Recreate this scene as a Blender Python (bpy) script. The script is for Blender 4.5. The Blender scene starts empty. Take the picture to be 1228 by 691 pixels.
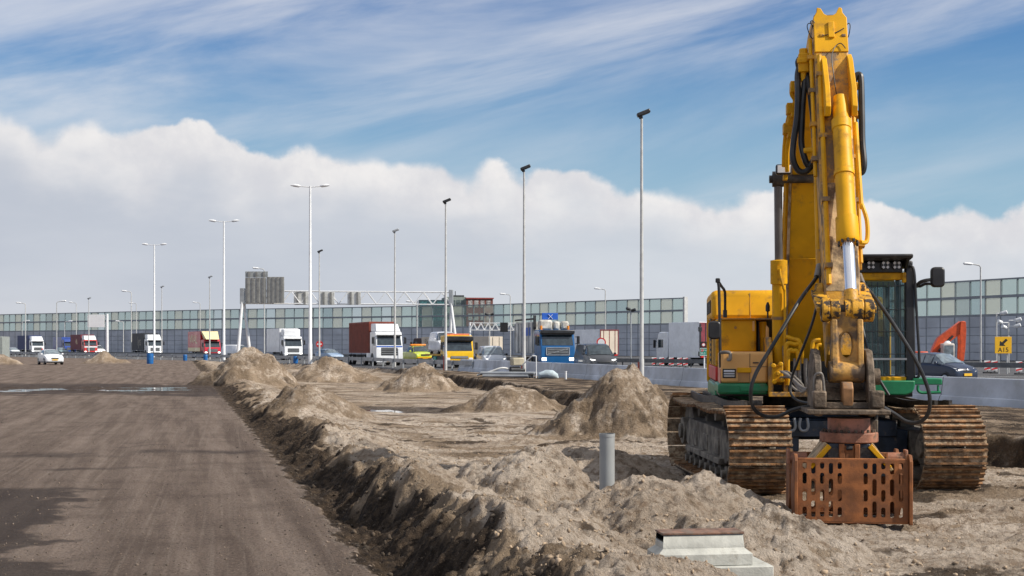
import bpy, bmesh, math, random
import numpy as np
from mathutils import Vector, Matrix

random.seed(7)
SC = bpy.context.scene
COL = SC.collection
R = math.radians
F_PX = 1600.0          # focal length of the photograph in its own pixels (1228 wide)
CAM_H = 1.8


def at(x, d, y=None):
    """lateral position (and height) at distance d of what the photo shows at column x (row y)"""
    lat = (x - 614.0) / F_PX * d
    if y is None:
        return lat
    return lat, CAM_H + (415.0 - y) / F_PX * d


# ------------------------------------------------------------------ materials
def nn(nt, kind, **kw):
    n = nt.nodes.new(kind)
    for k, v in kw.items():
        setattr(n, k, v)
    return n


def mixrgb(nt, fac, a, b, blend='MIX'):
    m = nn(nt, 'ShaderNodeMix', data_type='RGBA', blend_type=blend)
    m.clamp_factor = True
    for sock, val in ((m.inputs[0], fac), (m.inputs[6], a), (m.inputs[7], b)):
        if hasattr(val, 'is_output'):
            nt.links.new(val, sock)
        elif isinstance(val, (int, float)):
            sock.default_value = val
        else:
            sock.default_value = (*val[:3], 1)
    return m.outputs[2]


def mth(nt, op, a, b=None, c=None, clamp=False):
    m = nn(nt, 'ShaderNodeMath', operation=op)
    m.use_clamp = clamp
    for i, v in enumerate((a, b, c)):
        if v is None:
            continue
        if hasattr(v, 'is_output'):
            nt.links.new(v, m.inputs[i])
        else:
            m.inputs[i].default_value = v
    return m.outputs[0]


def noise(nt, vec, scale, detail=4, rough=.55, dist=0.0):
    n = nn(nt, 'ShaderNodeTexNoise')
    n.inputs['Scale'].default_value = scale
    n.inputs['Detail'].default_value = detail
    n.inputs['Roughness'].default_value = rough
    n.inputs['Distortion'].default_value = dist
    if vec is not None:
        nt.links.new(vec, n.inputs['Vector'])
    return n.outputs[0]


def ss(nt, val, lo, hi):
    m = nn(nt, 'ShaderNodeMapRange', interpolation_type='SMOOTHSTEP')
    nt.links.new(val, m.inputs[0])
    m.inputs[1].default_value = lo
    m.inputs[2].default_value = hi
    return m.outputs[0]


def mapping(nt, vec, scale=(1, 1, 1), rot=(0, 0, 0)):
    m = nn(nt, 'ShaderNodeMapping')
    m.inputs['Scale'].default_value = scale
    m.inputs['Rotation'].default_value = rot
    nt.links.new(vec, m.inputs['Vector'])
    return m.outputs[0]


MATS = {}


def mat(name, c, rough=.5, metal=0.0, var=.12, vscale=3.0, dirt=None, dlo=.52, dhi=.68, dscale=4.0, bump=0.0, bscale=20.0,
        spec=.5, emit=None, estr=0.0, coat=0.0):
    """painted / bare surface with tone variation, worn or dirty patches, and a little relief"""
    if name in MATS:
        return MATS[name]
    m = bpy.data.materials.new(name)
    m.use_nodes = True
    nt = m.node_tree
    p = nt.nodes['Principled BSDF']
    p.inputs['Roughness'].default_value = rough
    p.inputs['Metallic'].default_value = metal
    p.inputs['Specular IOR Level'].default_value = spec
    p.inputs['Coat Weight'].default_value = coat
    tc = nn(nt, 'ShaderNodeTexCoord')
    ob = tc.outputs['Object']
    v = noise(nt, ob, vscale, 5)
    lo = tuple(max(0, x * (1 - var * 2)) for x in c)
    hi = tuple(min(1, x * (1 + var)) for x in c)
    colr = mixrgb(nt, ss(nt, v, .3, .7), lo, hi)
    if dirt:
        d = noise(nt, ob, dscale, 8, .65)
        f = ss(nt, d, dlo, dhi)
        colr = mixrgb(nt, f, colr, dirt)
        rr = mth(nt, 'MULTIPLY_ADD', f, .85 - rough, rough)
        nt.links.new(rr, p.inputs['Roughness'])
    nt.links.new(colr, p.inputs['Base Color'])
    if bump:
        b = nn(nt, 'ShaderNodeBump')
        b.inputs['Strength'].default_value = bump
        b.inputs['Distance'].default_value = .02
        nt.links.new(noise(nt, ob, bscale, 6), b.inputs['Height'])
        nt.links.new(b.outputs[0], p.inputs['Normal'])
    if emit:
        p.inputs['Emission Color'].default_value = (*emit, 1)
        p.inputs['Emission Strength'].default_value = estr
    MATS[name] = m
    return m


def glass_mat(name, tint, alpha, rough=.08, body=(.3, .3, .3)):
    """see-through sheet: part transparent, part glossy body colour"""
    m = bpy.data.materials.new(name)
    m.use_nodes = True
    nt = m.node_tree
    p = nt.nodes['Principled BSDF']
    p.inputs['Base Color'].default_value = (*body, 1)
    p.inputs['Roughness'].default_value = rough
    t = nn(nt, 'ShaderNodeBsdfTransparent')
    t.inputs[0].default_value = (*tint, 1)
    mx = nn(nt, 'ShaderNodeMixShader')
    mx.inputs[0].default_value = alpha
    nt.links.new(t.outputs[0], mx.inputs[1])
    nt.links.new(p.outputs[0], mx.inputs[2])
    nt.links.new(mx.outputs[0], nt.nodes['Material Output'].inputs[0])
    MATS[name] = m
    return m


GRIME = (.17, .12, .075)
RUSTC = (.23, .085, .025)
M_YEL = mat('yellow_paint', (.74, .37, .004), .5, var=.10, vscale=1.6, dirt=(.27, .14, .03), dlo=.52, dhi=.76, dscale=4.2, spec=.28)
M_YELW = mat('worn_yellow_paint', (.60, .29, .015), .5, var=.2, vscale=4, dirt=(.22, .15, .09), dlo=.44, dhi=.58, dscale=4.5, bump=.3, bscale=30)
M_YELS = mat('scraped_steel_yellow', (.60, .42, .22), .6, var=.25, vscale=5, dirt=(.16, .11, .07), dlo=.47, dhi=.62, dscale=3.4, bump=.3, bscale=30)
M_KNUC = mat('chipped_yellow_steel', (.66, .33, .02), .5, var=.2, vscale=8, dirt=(.05, .035, .025), dlo=.49, dhi=.56, dscale=13, bump=.4, bscale=30)
M_PALE = mat('faded_orange_paint', (.74, .40, .13), .5, var=.06, vscale=2, dirt=(.42, .26, .12), dlo=.6, dhi=.8, dscale=3)
M_GREEN = mat('green_paint', (.008, .19, .075), .4, var=.12, vscale=3, dirt=(.10, .13, .08), dlo=.56, dhi=.75, dscale=4)
M_REDP = mat('red_paint', (.55, .025, .02), .45, var=.1, dirt=(.4, .2, .1), dlo=.58, dhi=.75)
M_RUST = mat('rusty_plate', (.29, .10, .027), .72, var=.25, vscale=5, dirt=(.17, .066, .028), dlo=.44, dhi=.70, dscale=4, bump=.14, bscale=60)
M_RUSTL = mat('rusty_red_steel', (.36, .15, .085), .65, var=.25, vscale=7, dirt=(.14, .09, .06), dlo=.5, dhi=.7, dscale=7, bump=.3, bscale=40)
M_STEEL = mat('grimy_steel', (.155, .112, .075), .6, metal=.15, var=.3, vscale=6, dirt=(.07, .052, .036), dlo=.46, dhi=.62, dscale=7, bump=.5, bscale=30)
M_STEELD = mat('dark_greasy_steel', (.055, .045, .036), .5, var=.4, vscale=6, dirt=(.16, .12, .08), dlo=.52, dhi=.7, dscale=6, bump=.4, bscale=25)
M_BLUED = mat('dark_blue_steel', (.022, .034, .055), .45, var=.3, vscale=6, dirt=(.16, .13, .10), dlo=.55, dhi=.75, dscale=7)
M_BLACK = mat('black_rubber', (.018, .018, .019), .45, var=.3, vscale=8, dirt=(.09, .075, .06), dlo=.58, dhi=.8, dscale=6)
M_HOSEG = mat('grey_hose', (.22, .20, .18), .5, var=.2, vscale=8, dirt=(.10, .08, .06), dlo=.5, dhi=.7)
M_CHROME = mat('chromed_rod', (.78, .79, .83), .25, metal=.7, var=.03)
M_RODG = mat('grey_rod', (.17, .16, .155), .35, metal=.5, var=.1)
M_CABG = glass_mat('tinted_cab_glass', (.58, .70, .72), .42, .05, (.12, .19, .20))
M_BLKP = mat('black_paint', (.022, .022, .024), .4, var=.25, dirt=(.10, .085, .07), dlo=.58, dhi=.8)
M_LAMPG = mat('lamp_glass', (.75, .76, .78), .15, var=.05)
M_TRACK = mat('track_steel', (.27, .135, .055), .7, metal=.1, var=.35, vscale=9, dirt=(.36, .25, .15), dlo=.52, dhi=.66, dscale=7, bump=.6, bscale=35)
M_TRKPL = mat('sandy_track_plate', (.36, .265, .17), .9, var=.3, vscale=14, dirt=(.17, .10, .05), dlo=.47, dhi=.58, dscale=8, bump=.9, bscale=40)
M_TRKIN = mat('muddy_track_frame', (.20, .175, .14), .85, var=.3, vscale=5, dirt=(.08, .065, .05), dlo=.48, dhi=.66, dscale=4, bump=.6, bscale=18)
M_CONC = mat('pale_concrete', (.45, .45, .41), .85, var=.12, vscale=5, dirt=(.25, .23, .19), dlo=.56, dhi=.76, dscale=6, bump=.25, bscale=50)
M_BARR = mat('barrier_concrete', (.52, .55, .60), .85, var=.15, vscale=.5, dirt=(.36, .37, .38), dlo=.5, dhi=.75, dscale=1.3, bump=.2, bscale=12)
M_PVC = mat('grey_pvc', (.30, .31, .31), .4, var=.05, dirt=(.27, .23, .18), dlo=.6, dhi=.8, dscale=7)
M_GALV = mat('galvanised_steel', (.34, .36, .38), .5, metal=.25, var=.12, vscale=1)
M_WHITEM = mat('white_metal', (.74, .75, .76), .45, var=.05)
M_POLE = mat('pale_grey_pole', (.50, .50, .49), .5, var=.08)
M_ORNG = mat('orange_red_paint', (.62, .085, .02), .45, var=.12, dirt=(.25, .10, .05), dlo=.58, dhi=.8)
M_TYRE = mat('tyre_rubber', (.02, .02, .02), .8, var=.3)
M_RIM = mat('alloy_rim', (.45, .46, .47), .35, metal=.6, var=.1)
M_CARG = mat('car_glass', (.04, .055, .065), .06, var=.2, spec=.8)
M_CARGL = mat('pale_car_glass', (.16, .20, .23), .06, var=.2, spec=.9)
M_HEADL = mat('lit_headlight', (.9, .9, .9), .2, emit=(1, .97, .9), estr=2.5)
M_HEADO = mat('unlit_headlight', (.75, .77, .8), .12, var=.08)
M_PLATE = mat('yellow_number_plate', (.72, .42, .02), .5, var=.04)
M_DARK = mat('dark_plastic', (.03, .032, .035), .6, var=.2)
M_REDL = mat('red_lamp', (.55, .02, .015), .3)
M_AMBER = mat('amber_lamp', (.85, .28, .03), .3)
M_WHT = mat('white_sign_paint', (.8, .8, .8), .5, var=.02)
M_SIGNY = mat('yellow_sign_paint', (.85, .46, .01), .5, var=.03)
M_SIGNK = mat('black_sign_paint', (.015, .015, .015), .5)
M_SIGNG = mat('green_sign_paint', (.01, .26, .18), .5, var=.05)
M_SIGNR = mat('red_sign_paint', (.62, .03, .03), .5, var=.05)
M_SIGNB = mat('blue_sign_paint', (.015, .10, .48), .5, var=.05)
M_BLUEB = mat('blue_plastic', (.01, .12, .36), .5, var=.1)


def car_paint(name, c):
    return mat('paint_' + name, c, .3, var=.05, vscale=2, dirt=tuple(x * .7 + .03 for x in c), dlo=.6, dhi=.85, dscale=1.5, coat=.3)


# ------------------------------------------------------------------ mesh builder
class MB:
    def __init__(s, M=None):
        s.v, s.f, s.mi = [], [], []
        s.M = M if M is not None else Matrix()
        s.k = 0

    def add(s, vs, fs):
        b = len(s.v)
        s.v.extend([s.M @ Vector(p) for p in vs])
        for f in fs:
            s.f.append([b + i for i in f])
            s.mi.append(s.k)
        return s

    def box(s, x0, y0, z0, x1, y1, z1):
        vs = [(x, y, z) for z in (z0, z1) for y in (y0, y1) for x in (x0, x1)]
        return s.add(vs, [(0, 2, 3, 1), (4, 5, 7, 6), (0, 1, 5, 4), (2, 6, 7, 3), (0, 4, 6, 2), (1, 3, 7, 5)])

    def cbox(s, c, size, rot=None):
        c = Vector(c)
        hx, hy, hz = size[0] / 2, size[1] / 2, size[2] / 2
        vs = []
        for z in (-hz, hz):
            for y in (-hy, hy):
                for x in (-hx, hx):
                    p = Vector((x, y, z))
                    vs.append(c + (rot @ p if rot else p))
        return s.add(vs, [(0, 2, 3, 1), (4, 5, 7, 6), (0, 1, 5, 4), (2, 6, 7, 3), (0, 4, 6, 2), (1, 3, 7, 5)])

    def bar(s, p0, p1, w, h=None, up=(0, 0, 1)):
        """rectangular bar from p0 to p1"""
        p0, p1 = Vector(p0), Vector(p1)
        h = h or w
        d = (p1 - p0)
        L = d.length
        d.normalize()
        up = Vector(up)
        if abs(d.dot(up)) > .98:
            up = Vector((1, 0, 0))
        x = d.cross(up).normalized()
        y = x.cross(d)
        rot = Matrix((x, y, d)).transposed()
        return s.cbox((p0 + p1) / 2, (w, h, L), rot)

    def prism(s, poly, a0, a1, axis='x'):
        """poly of 2-D points: (y,z) along x, (x,z) along y, (x,y) along z"""
        n = len(poly)
        def pt(p, a):
            if axis == 'x':
                return (a, p[0], p[1])
            if axis == 'y':
                return (p[0], a, p[1])
            return (p[0], p[1], a)
        vs = [pt(p, a0) for p in poly] + [pt(p, a1) for p in poly]
        fs = [tuple(range(n))[::-1], tuple(range(n, 2 * n))]
        for i in range(n):
            j = (i + 1) % n
            fs.append((i, j, n + j, n + i))
        return s.add(vs, fs)

    def tube(s, path, r, n=8, caps=True):
        P = [Vector(p) for p in path]
        m = len(P)
        rs = r if isinstance(r, (list, tuple)) else [r] * m
        T = []
        for i in range(m):
            t = P[min(i + 1, m - 1)] - P[max(i - 1, 0)]
            T.append(t.normalized() if t.length > 1e-9 else Vector((0, 0, 1)))
        u = Vector((0, 0, 1)) if abs(T[0].z) < .9 else Vector((1, 0, 0))
        u = (u - T[0] * u.dot(T[0])).normalized()
        vs = []
        for i in range(m):
            u = (u - T[i] * u.dot(T[i]))
            if u.length < 1e-6:
                u = T[i].orthogonal()
            u.normalize()
            w = T[i].cross(u)
            for k in range(n):
                a = 2 * math.pi * k / n
                vs.append(P[i] + (u * math.cos(a) + w * math.sin(a)) * rs[i])
        fs = []
        for i in range(m - 1):
            for k in range(n):
                j = (k + 1) % n
                fs.append((i * n + k, i * n + j, (i + 1) * n + j, (i + 1) * n + k))
        if caps:
            fs.append(tuple(range(n))[::-1])
            fs.append(tuple((m - 1) * n + k for k in range(n)))
        return s.add(vs, fs)

    def cyl(s, p0, p1, r, n=16):
        return s.tube([p0, p1], r, n)

    def quad(s, a, b, c, d):
        return s.add([a, b, c, d], [(0, 1, 2, 3)])

    def sweep(s, prof, path, up=(0, 0, 1)):
        """profile (u sideways, v up) swept along a ground path of points"""
        P = [Vector(p) for p in path]
        m, n = len(P), len(prof)
        vs = []
        for i in range(m):
            t = (P[min(i + 1, m - 1)] - P[max(i - 1, 0)])
            t.z = 0
            t.normalize()
            side = Vector((t.y, -t.x, 0))
            for (a, b) in prof:
                vs.append(P[i] + side * a + Vector((0, 0, b)))
        fs = []
        for i in range(m - 1):
            for k in range(n):
                j = (k + 1) % n
                fs.append((i * n + k, i * n + j, (i + 1) * n + j, (i + 1) * n + k))
        fs.append(tuple(range(n)))
        fs.append(tuple((m - 1) * n + k for k in range(n))[::-1])
        return s.add(vs, fs)

    def mesh(s, name, mats, smooth=35):
        me = bpy.data.meshes.new(name)
        me.from_pydata([tuple(p) for p in s.v], [], s.f)
        mats = mats if isinstance(mats, (list, tuple)) else [mats]
        for m in mats:
            me.materials.append(m)
        if len(mats) > 1:
            me.polygons.foreach_set('material_index', s.mi)
        bm = bmesh.new()
        bm.from_mesh(me)
        bmesh.ops.recalc_face_normals(bm, faces=bm.faces)
        bm.to_mesh(me)
        bm.free()
        if smooth:
            me.shade_smooth()
            me.set_sharp_from_angle(angle=R(smooth))
        me.update()
        return me

    def build(s, name, mats, parent=None, bevel=0, smooth=35, loc=None, rz=0):
        o = bpy.data.objects.new(name, s.mesh(name, mats, smooth))
        COL.objects.link(o)
        if parent:
            o.parent = parent
        if loc is not None:
            o.location = loc
        o.rotation_euler.z = rz
        if bevel:
            b = o.modifiers.new('Bevel', 'BEVEL')
            b.width = bevel
            b.segments = 2
            b.limit_method = 'ANGLE'
            b.angle_limit = R(40)
            b.harden_normals = False
        return o


def spline(pts, n=8):
    """Catmull-Rom through the points"""
    P = [Vector(p) for p in pts]
    out = []
    for i in range(len(P) - 1):
        a, b, c, d = P[max(i - 1, 0)], P[i], P[i + 1], P[min(i + 2, len(P) - 1)]
        for k in range(n):
            t = k / n
            out.append(.5 * ((2 * b) + (c - a) * t + (2 * a - 5 * b + 4 * c - d) * t * t + (3 * b - a - 3 * c + d) * t ** 3))
    out.append(P[-1])
    return out


def tag(o, label=None, cat=None, group=None, kind=None):
    if label:
        o['label'] = label
    if cat:
        o['category'] = cat
    if group:
        o['group'] = group
    if kind:
        o['kind'] = kind
    return o


def empty(name, loc, rz=0, label=None, cat=None, group=None):
    o = bpy.data.objects.new(name, None)
    COL.objects.link(o)
    o.location = loc
    o.rotation_euler = (0, 0, rz)
    o.empty_display_size = .2
    return tag(o, label, cat, group)


def copy_tree(o, parent=None):
    c = o.copy()
    COL.objects.link(c)
    c.parent = parent
    for ch in list(o.children):
        copy_tree(ch, c)
    return c


def text_obj(body, size, name, m, parent, M, depth=.004, align='CENTER'):
    cu = bpy.data.curves.new(name, 'FONT')
    cu.body = body
    cu.size = size
    cu.align_x = align
    cu.align_y = 'CENTER'
    cu.extrude = depth
    to = bpy.data.objects.new(name + '_tmp', cu)
    COL.objects.link(to)
    dg = bpy.context.evaluated_depsgraph_get()
    me = bpy.data.meshes.new_from_object(to.evaluated_get(dg))
    bpy.data.objects.remove(to)
    bpy.data.curves.remove(cu)
    me.materials.clear()
    me.materials.append(m)
    me.transform(M)
    o = bpy.data.objects.new(name, me)
    COL.objects.link(o)
    o.parent = parent
    return o


def facing(origin, right=(1, 0, 0), up=(0, 0, 1)):
    """matrix putting flat text (its x right, y up) at origin"""
    r, u = Vector(right).normalized(), Vector(up).normalized()
    n = r.cross(u)
    M = Matrix.Identity(4)
    for i in range(3):
        M[i][0], M[i][1], M[i][2], M[i][3] = r[i], u[i], n[i], origin[i]
    return M

# ------------------------------------------------------------------ camera, sun, sky
cam = bpy.data.cameras.new('camera')
co = bpy.data.objects.new('camera', cam)
COL.objects.link(co)
co.location = (0, 0, CAM_H)
co.rotation_euler = (R(90), 0, 0)
cam.sensor_width = 36
cam.lens = 36 * F_PX / 1228
cam.shift_y = (415 - 345.5) / 1228
cam.clip_start = .1
cam.clip_end = 9000
SC.camera = co

SUN_EL, SUN_AZ = R(40), R(109)          # azimuth clockwise from +y (the view direction): from the right, a little behind the camera
to_sun = Vector((math.sin(SUN_AZ) * math.cos(SUN_EL), math.cos(SUN_AZ) * math.cos(SUN_EL), math.sin(SUN_EL)))
sl = bpy.data.lights.new('sun', 'SUN')
sl.energy = 5.0
sl.angle = R(.5)
sl.color = (1, .93, .82)
so = bpy.data.objects.new('sun', sl)
COL.objects.link(so)
so.rotation_euler = to_sun.to_track_quat('Z', 'Y').to_euler()
so.location = (30, -20, 40)

W = bpy.data.worlds.new('World')
SC.world = W
W.use_nodes = True
nt = W.node_tree
bg = nt.nodes['Background']
bg.inputs[1].default_value = .1
sky = nn(nt, 'ShaderNodeTexSky', sky_type='NISHITA')
sky.sun_disc = False
sky.sun_elevation = SUN_EL
sky.sun_rotation = SUN_AZ
sky.air_density = 1.0
sky.dust_density = .6
sky.ozone_density = 2.0
tc = nn(nt, 'ShaderNodeTexCoord')
dirv = tc.outputs['Generated']
sx = nn(nt, 'ShaderNodeSeparateXYZ')
nt.links.new(dirv, sx.inputs[0])
X, Y, Z = sx.outputs
ln = mth(nt, 'SQRT', mth(nt, 'ADD', mth(nt, 'MULTIPLY', X, X), mth(nt, 'MULTIPLY', Y, Y)))
ln = mth(nt, 'MAXIMUM', ln, .001)
el = mth(nt, 'DIVIDE', Z, ln)            # tangent of the elevation
az = mth(nt, 'DIVIDE', X, ln)            # sine of the azimuth
# the deep blue of the clear part
blue = mixrgb(nt, 1.0, sky.outputs[0], (.31, .62, .95), 'MULTIPLY')
haze = mixrgb(nt, ss(nt, el, .06, .28), (3.0, 4.7, 5.9), blue)
# cirrus streaks, rising to the right
cv = nn(nt, 'ShaderNodeCombineXYZ')
a1 = mth(nt, 'ADD', mth(nt, 'MULTIPLY', az, .97), mth(nt, 'MULTIPLY', el, .30))
b1 = mth(nt, 'SUBTRACT', mth(nt, 'MULTIPLY', el, .97), mth(nt, 'MULTIPLY', az, .22))
nt.links.new(mth(nt, 'MULTIPLY', a1, 2.6), cv.inputs[0])
nt.links.new(mth(nt, 'MULTIPLY', b1, 13.0), cv.inputs[1])
ci = noise(nt, cv.outputs[0], 1.0, 7, .58, .35)
cv2 = nn(nt, 'ShaderNodeCombineXYZ')
nt.links.new(mth(nt, 'MULTIPLY', a1, 1.1), cv2.inputs[0])
nt.links.new(mth(nt, 'MULTIPLY', b1, 5.0), cv2.inputs[1])
cv2.inputs[2].default_value = 4.3
ci2 = noise(nt, cv2.outputs[0], 1.0, 4, .5, .2)
cir = mth(nt, 'MULTIPLY', ss(nt, ci, .33, .70), ss(nt, ci2, .30, .56))
cir = mth(nt, 'MULTIPLY', cir, .76)
skyc = mixrgb(nt, cir, haze, (7.0, 7.1, 7.5))
# unseen broken cloud overhead, added for soft fill light
nH = noise(nt, dirv, 2.6, 6, .55)
skyc = mixrgb(nt, mth(nt, 'MULTIPLY', ss(nt, el, .40, .75), ss(nt, nH, .25, .55)), skyc, (6.8, 6.9, 7.2))
# cumulus bank, its top lower towards the right
nA = noise(nt, dirv, 7.0, 3, .5)
nB = noise(nt, dirv, 26.0, 8, .58, .1)
vo = nn(nt, 'ShaderNodeTexVoronoi', feature='SMOOTH_F1')
vo.inputs['Scale'].default_value = 21
vo.inputs['Smoothness'].default_value = .35
vo.inputs['Detail'].default_value = 2.5
nt.links.new(dirv, vo.inputs['Vector'])
edge = mth(nt, 'SUBTRACT', .140, mth(nt, 'MULTIPLY', az, .10))
bump_ = mth(nt, 'ADD', mth(nt, 'MULTIPLY', mth(nt, 'SUBTRACT', nA, .5), .036),
            mth(nt, 'ADD', mth(nt, 'MULTIPLY', mth(nt, 'SUBTRACT', nB, .5), .026),
                mth(nt, 'MULTIPLY', mth(nt, 'SUBTRACT', .42, vo.outputs['Distance']), .018)))
below = mth(nt, 'SUBTRACT', mth(nt, 'ADD', edge, bump_), el)      # how far under the cloud top
kk = mth(nt, 'MULTIPLY_ADD', ss(nt, nA, .38, .62), 130.0, 45.0)
cum = ss(nt, mth(nt, 'MULTIPLY', mth(nt, 'ADD', below, .002), kk), 0.0, 1.0)
nC = noise(nt, mapping(nt, dirv, (1, 1, 2.2)), 9.0, 7, .55)
sh = ss(nt, mth(nt, 'ADD', below, mth(nt, 'MULTIPLY', mth(nt, 'SUBTRACT', nC, .5), .085)), .006, .066)
white = mixrgb(nt, ss(nt, nB, .3, .72), (6.5, 6.5, 6.8), (8.2, 8.0, 7.9))
grey = mixrgb(nt, ss(nt, az, -.3, .25), (5.1, 5.45, 6.1), (5.8, 6.2, 6.7))
lowc = mixrgb(nt, ss(nt, el, .0, .06), (5.8, 6.0, 6.4), grey)
nD = noise(nt, mapping(nt, dirv, (1, 1, 3.2)), 5.0, 6, .55)
lowc = mixrgb(nt, ss(nt, nD, .30, .72), mixrgb(nt, 1.0, lowc, (.93, .94, .96), 'MULTIPLY'), mixrgb(nt, 1.0, lowc, (1.06, 1.05, 1.04), 'MULTIPLY'))
cumc = mixrgb(nt, sh, white, lowc)
skyc = mixrgb(nt, cum, skyc, cumc)
nt.links.new(skyc, bg.inputs[0])

SC.view_settings.view_transform = 'Standard'
SC.view_settings.look = 'None'
SC.view_settings.exposure = .12
SC.view_settings.gamma = 1
SC.view_settings.use_curve_mapping = False
SC.cycles.max_bounces = 8
SC.cycles.transparent_max_bounces = 16
SC.cycles.use_denoising = True


# ------------------------------------------------------------------ terrain
def _hash(ix, iy, seed):
    h = (ix * 374761393 + iy * 668265263 + seed * 1442695041) & 0xffffffff
    h = ((h ^ (h >> 13)) * 1274126177) & 0xffffffff
    return ((h ^ (h >> 16)) & 0xffff) / 65535.0


def vnoise(x, y, seed=0):
    xi, yi = np.floor(x).astype(np.int64), np.floor(y).astype(np.int64)
    fx, fy = x - xi, y - yi
    u, v = fx * fx * fx * (fx * (fx * 6 - 15) + 10), fy * fy * fy * (fy * (fy * 6 - 15) + 10)

    def g(ax, ay, dx, dy):
        a = _hash(ax, ay, seed) * 2 * np.pi
        return np.cos(a) * dx + np.sin(a) * dy
    n00 = g(xi, yi, fx, fy)
    n10 = g(xi + 1, yi, fx - 1, fy)
    n01 = g(xi, yi + 1, fx, fy - 1)
    n11 = g(xi + 1, yi + 1, fx - 1, fy - 1)
    return (n00 * (1 - u) + n10 * u) * (1 - v) + (n01 * (1 - u) + n11 * u) * v     # about -.7 .. .7


def fbm(x, y, scale, octs=4, seed=0, gain=.5, ridged=False):
    out, a, f = np.zeros_like(x), 1.0, 1.0 / scale
    for o in range(octs):
        n = vnoise(x * f + 17.3 * o, y * f - 9.1 * o, seed + o)
        if ridged:
            n = .5 - np.abs(n) * 1.6
        out += n * a
        a *= gain
        f *= 2.03
    return out


def sstep(v, lo, hi):
    t = np.clip((v - lo) / (hi - lo), 0, 1)
    return t * t * (3 - 2 * t)


def road_edge(y):
    return 1.53 - .25 * y


def bank_x(y):
    return np.where(y < 20, 7.2 + (20 - y) * 1.2, 7.2 - .19 * (y - 20))


BARRIER = [(20.5, 17.8), (17.3, 28), (14.35, 37.4), (8.4, 55), (3.2, 72), (-3.6, 96)]
RAIL = [(-2.6, 92), (-7.6, 104), (-17, 129), (-42, 168), (-66, 200), (-92, 236), (-130, 285)]
EDGE_PTS = np.array(BARRIER[:-1] + RAIL[1:])[::-1]          # where the motorway begins, by distance


def hwy_x(y):
    p = EDGE_PTS[::-1]
    return np.interp(y, p[:, 1], p[:, 0])


# (x, y, height, radius x, radius y, crest turn, flatness, name/label)
HEAPS = [
    (2.34, 27.3, 1.36, 1.66, 1.5, .25, 1.0, 'large dirty sand heap behind the grey pipe, left of the yellow excavator'),
    (1.26, 12.6, .60, 1.0, .95, .1, .95, 'low pale sand heap around the foot of the grey pipe'),
    (2.16, 11.3, .46, .78, .8, -.3, .95, 'small sand heap with a dark left flank at the right of the concrete chamber'),
    (.36, 15.0, .66, 1.0, 1.0, .2, .95, 'low lumpy sand heap left of the grey pipe, in front of the flat sand'),
    (-12.1, 62.5, 1.70, 2.7, 2.7, .2, 1.0, 'tall sand heap beside the dirt road, below the left leg of the sign gantry'),
    (-11.6, 84, 1.55, 2.8, 2.4, .2, 1.0, 'pointed sand heap below the white lorry with the red container'),
    (-4.45, 66, 1.42, 2.15, 2.0, -.1, .95, 'round clumpy sand heap in front of the end of the concrete barrier'),
    (-.05, 46.5, .90, 2.1, 1.6, 0, .75, 'flat wide sand heap on the flat sand, left of the largest heap'),
    (-42, 137, 1.3, 2.1, 2.1, .3, 1.0, 'small distant sand heap near the white car on the dirt road'),
    (-49.5, 128, 1.1, 2.6, 2.2, .2, .9, 'distant sand heap cut by the left edge of the photo'),
    (-4.75, 33.2, .62, 1.5, 1.6, .5, .7, 'dark crumbly heap of soil and sand on the berm beside the dirt road'),
    (2.00, 14.0, .52, .80, .85, .2, .95, 'sand heap in front of the left crawler track of the yellow excavator'),
    (1.0, 18.3, .46, 1.35, 1.0, .2, .8, 'brownish low sand heap behind the grey pipe'),
]


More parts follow.
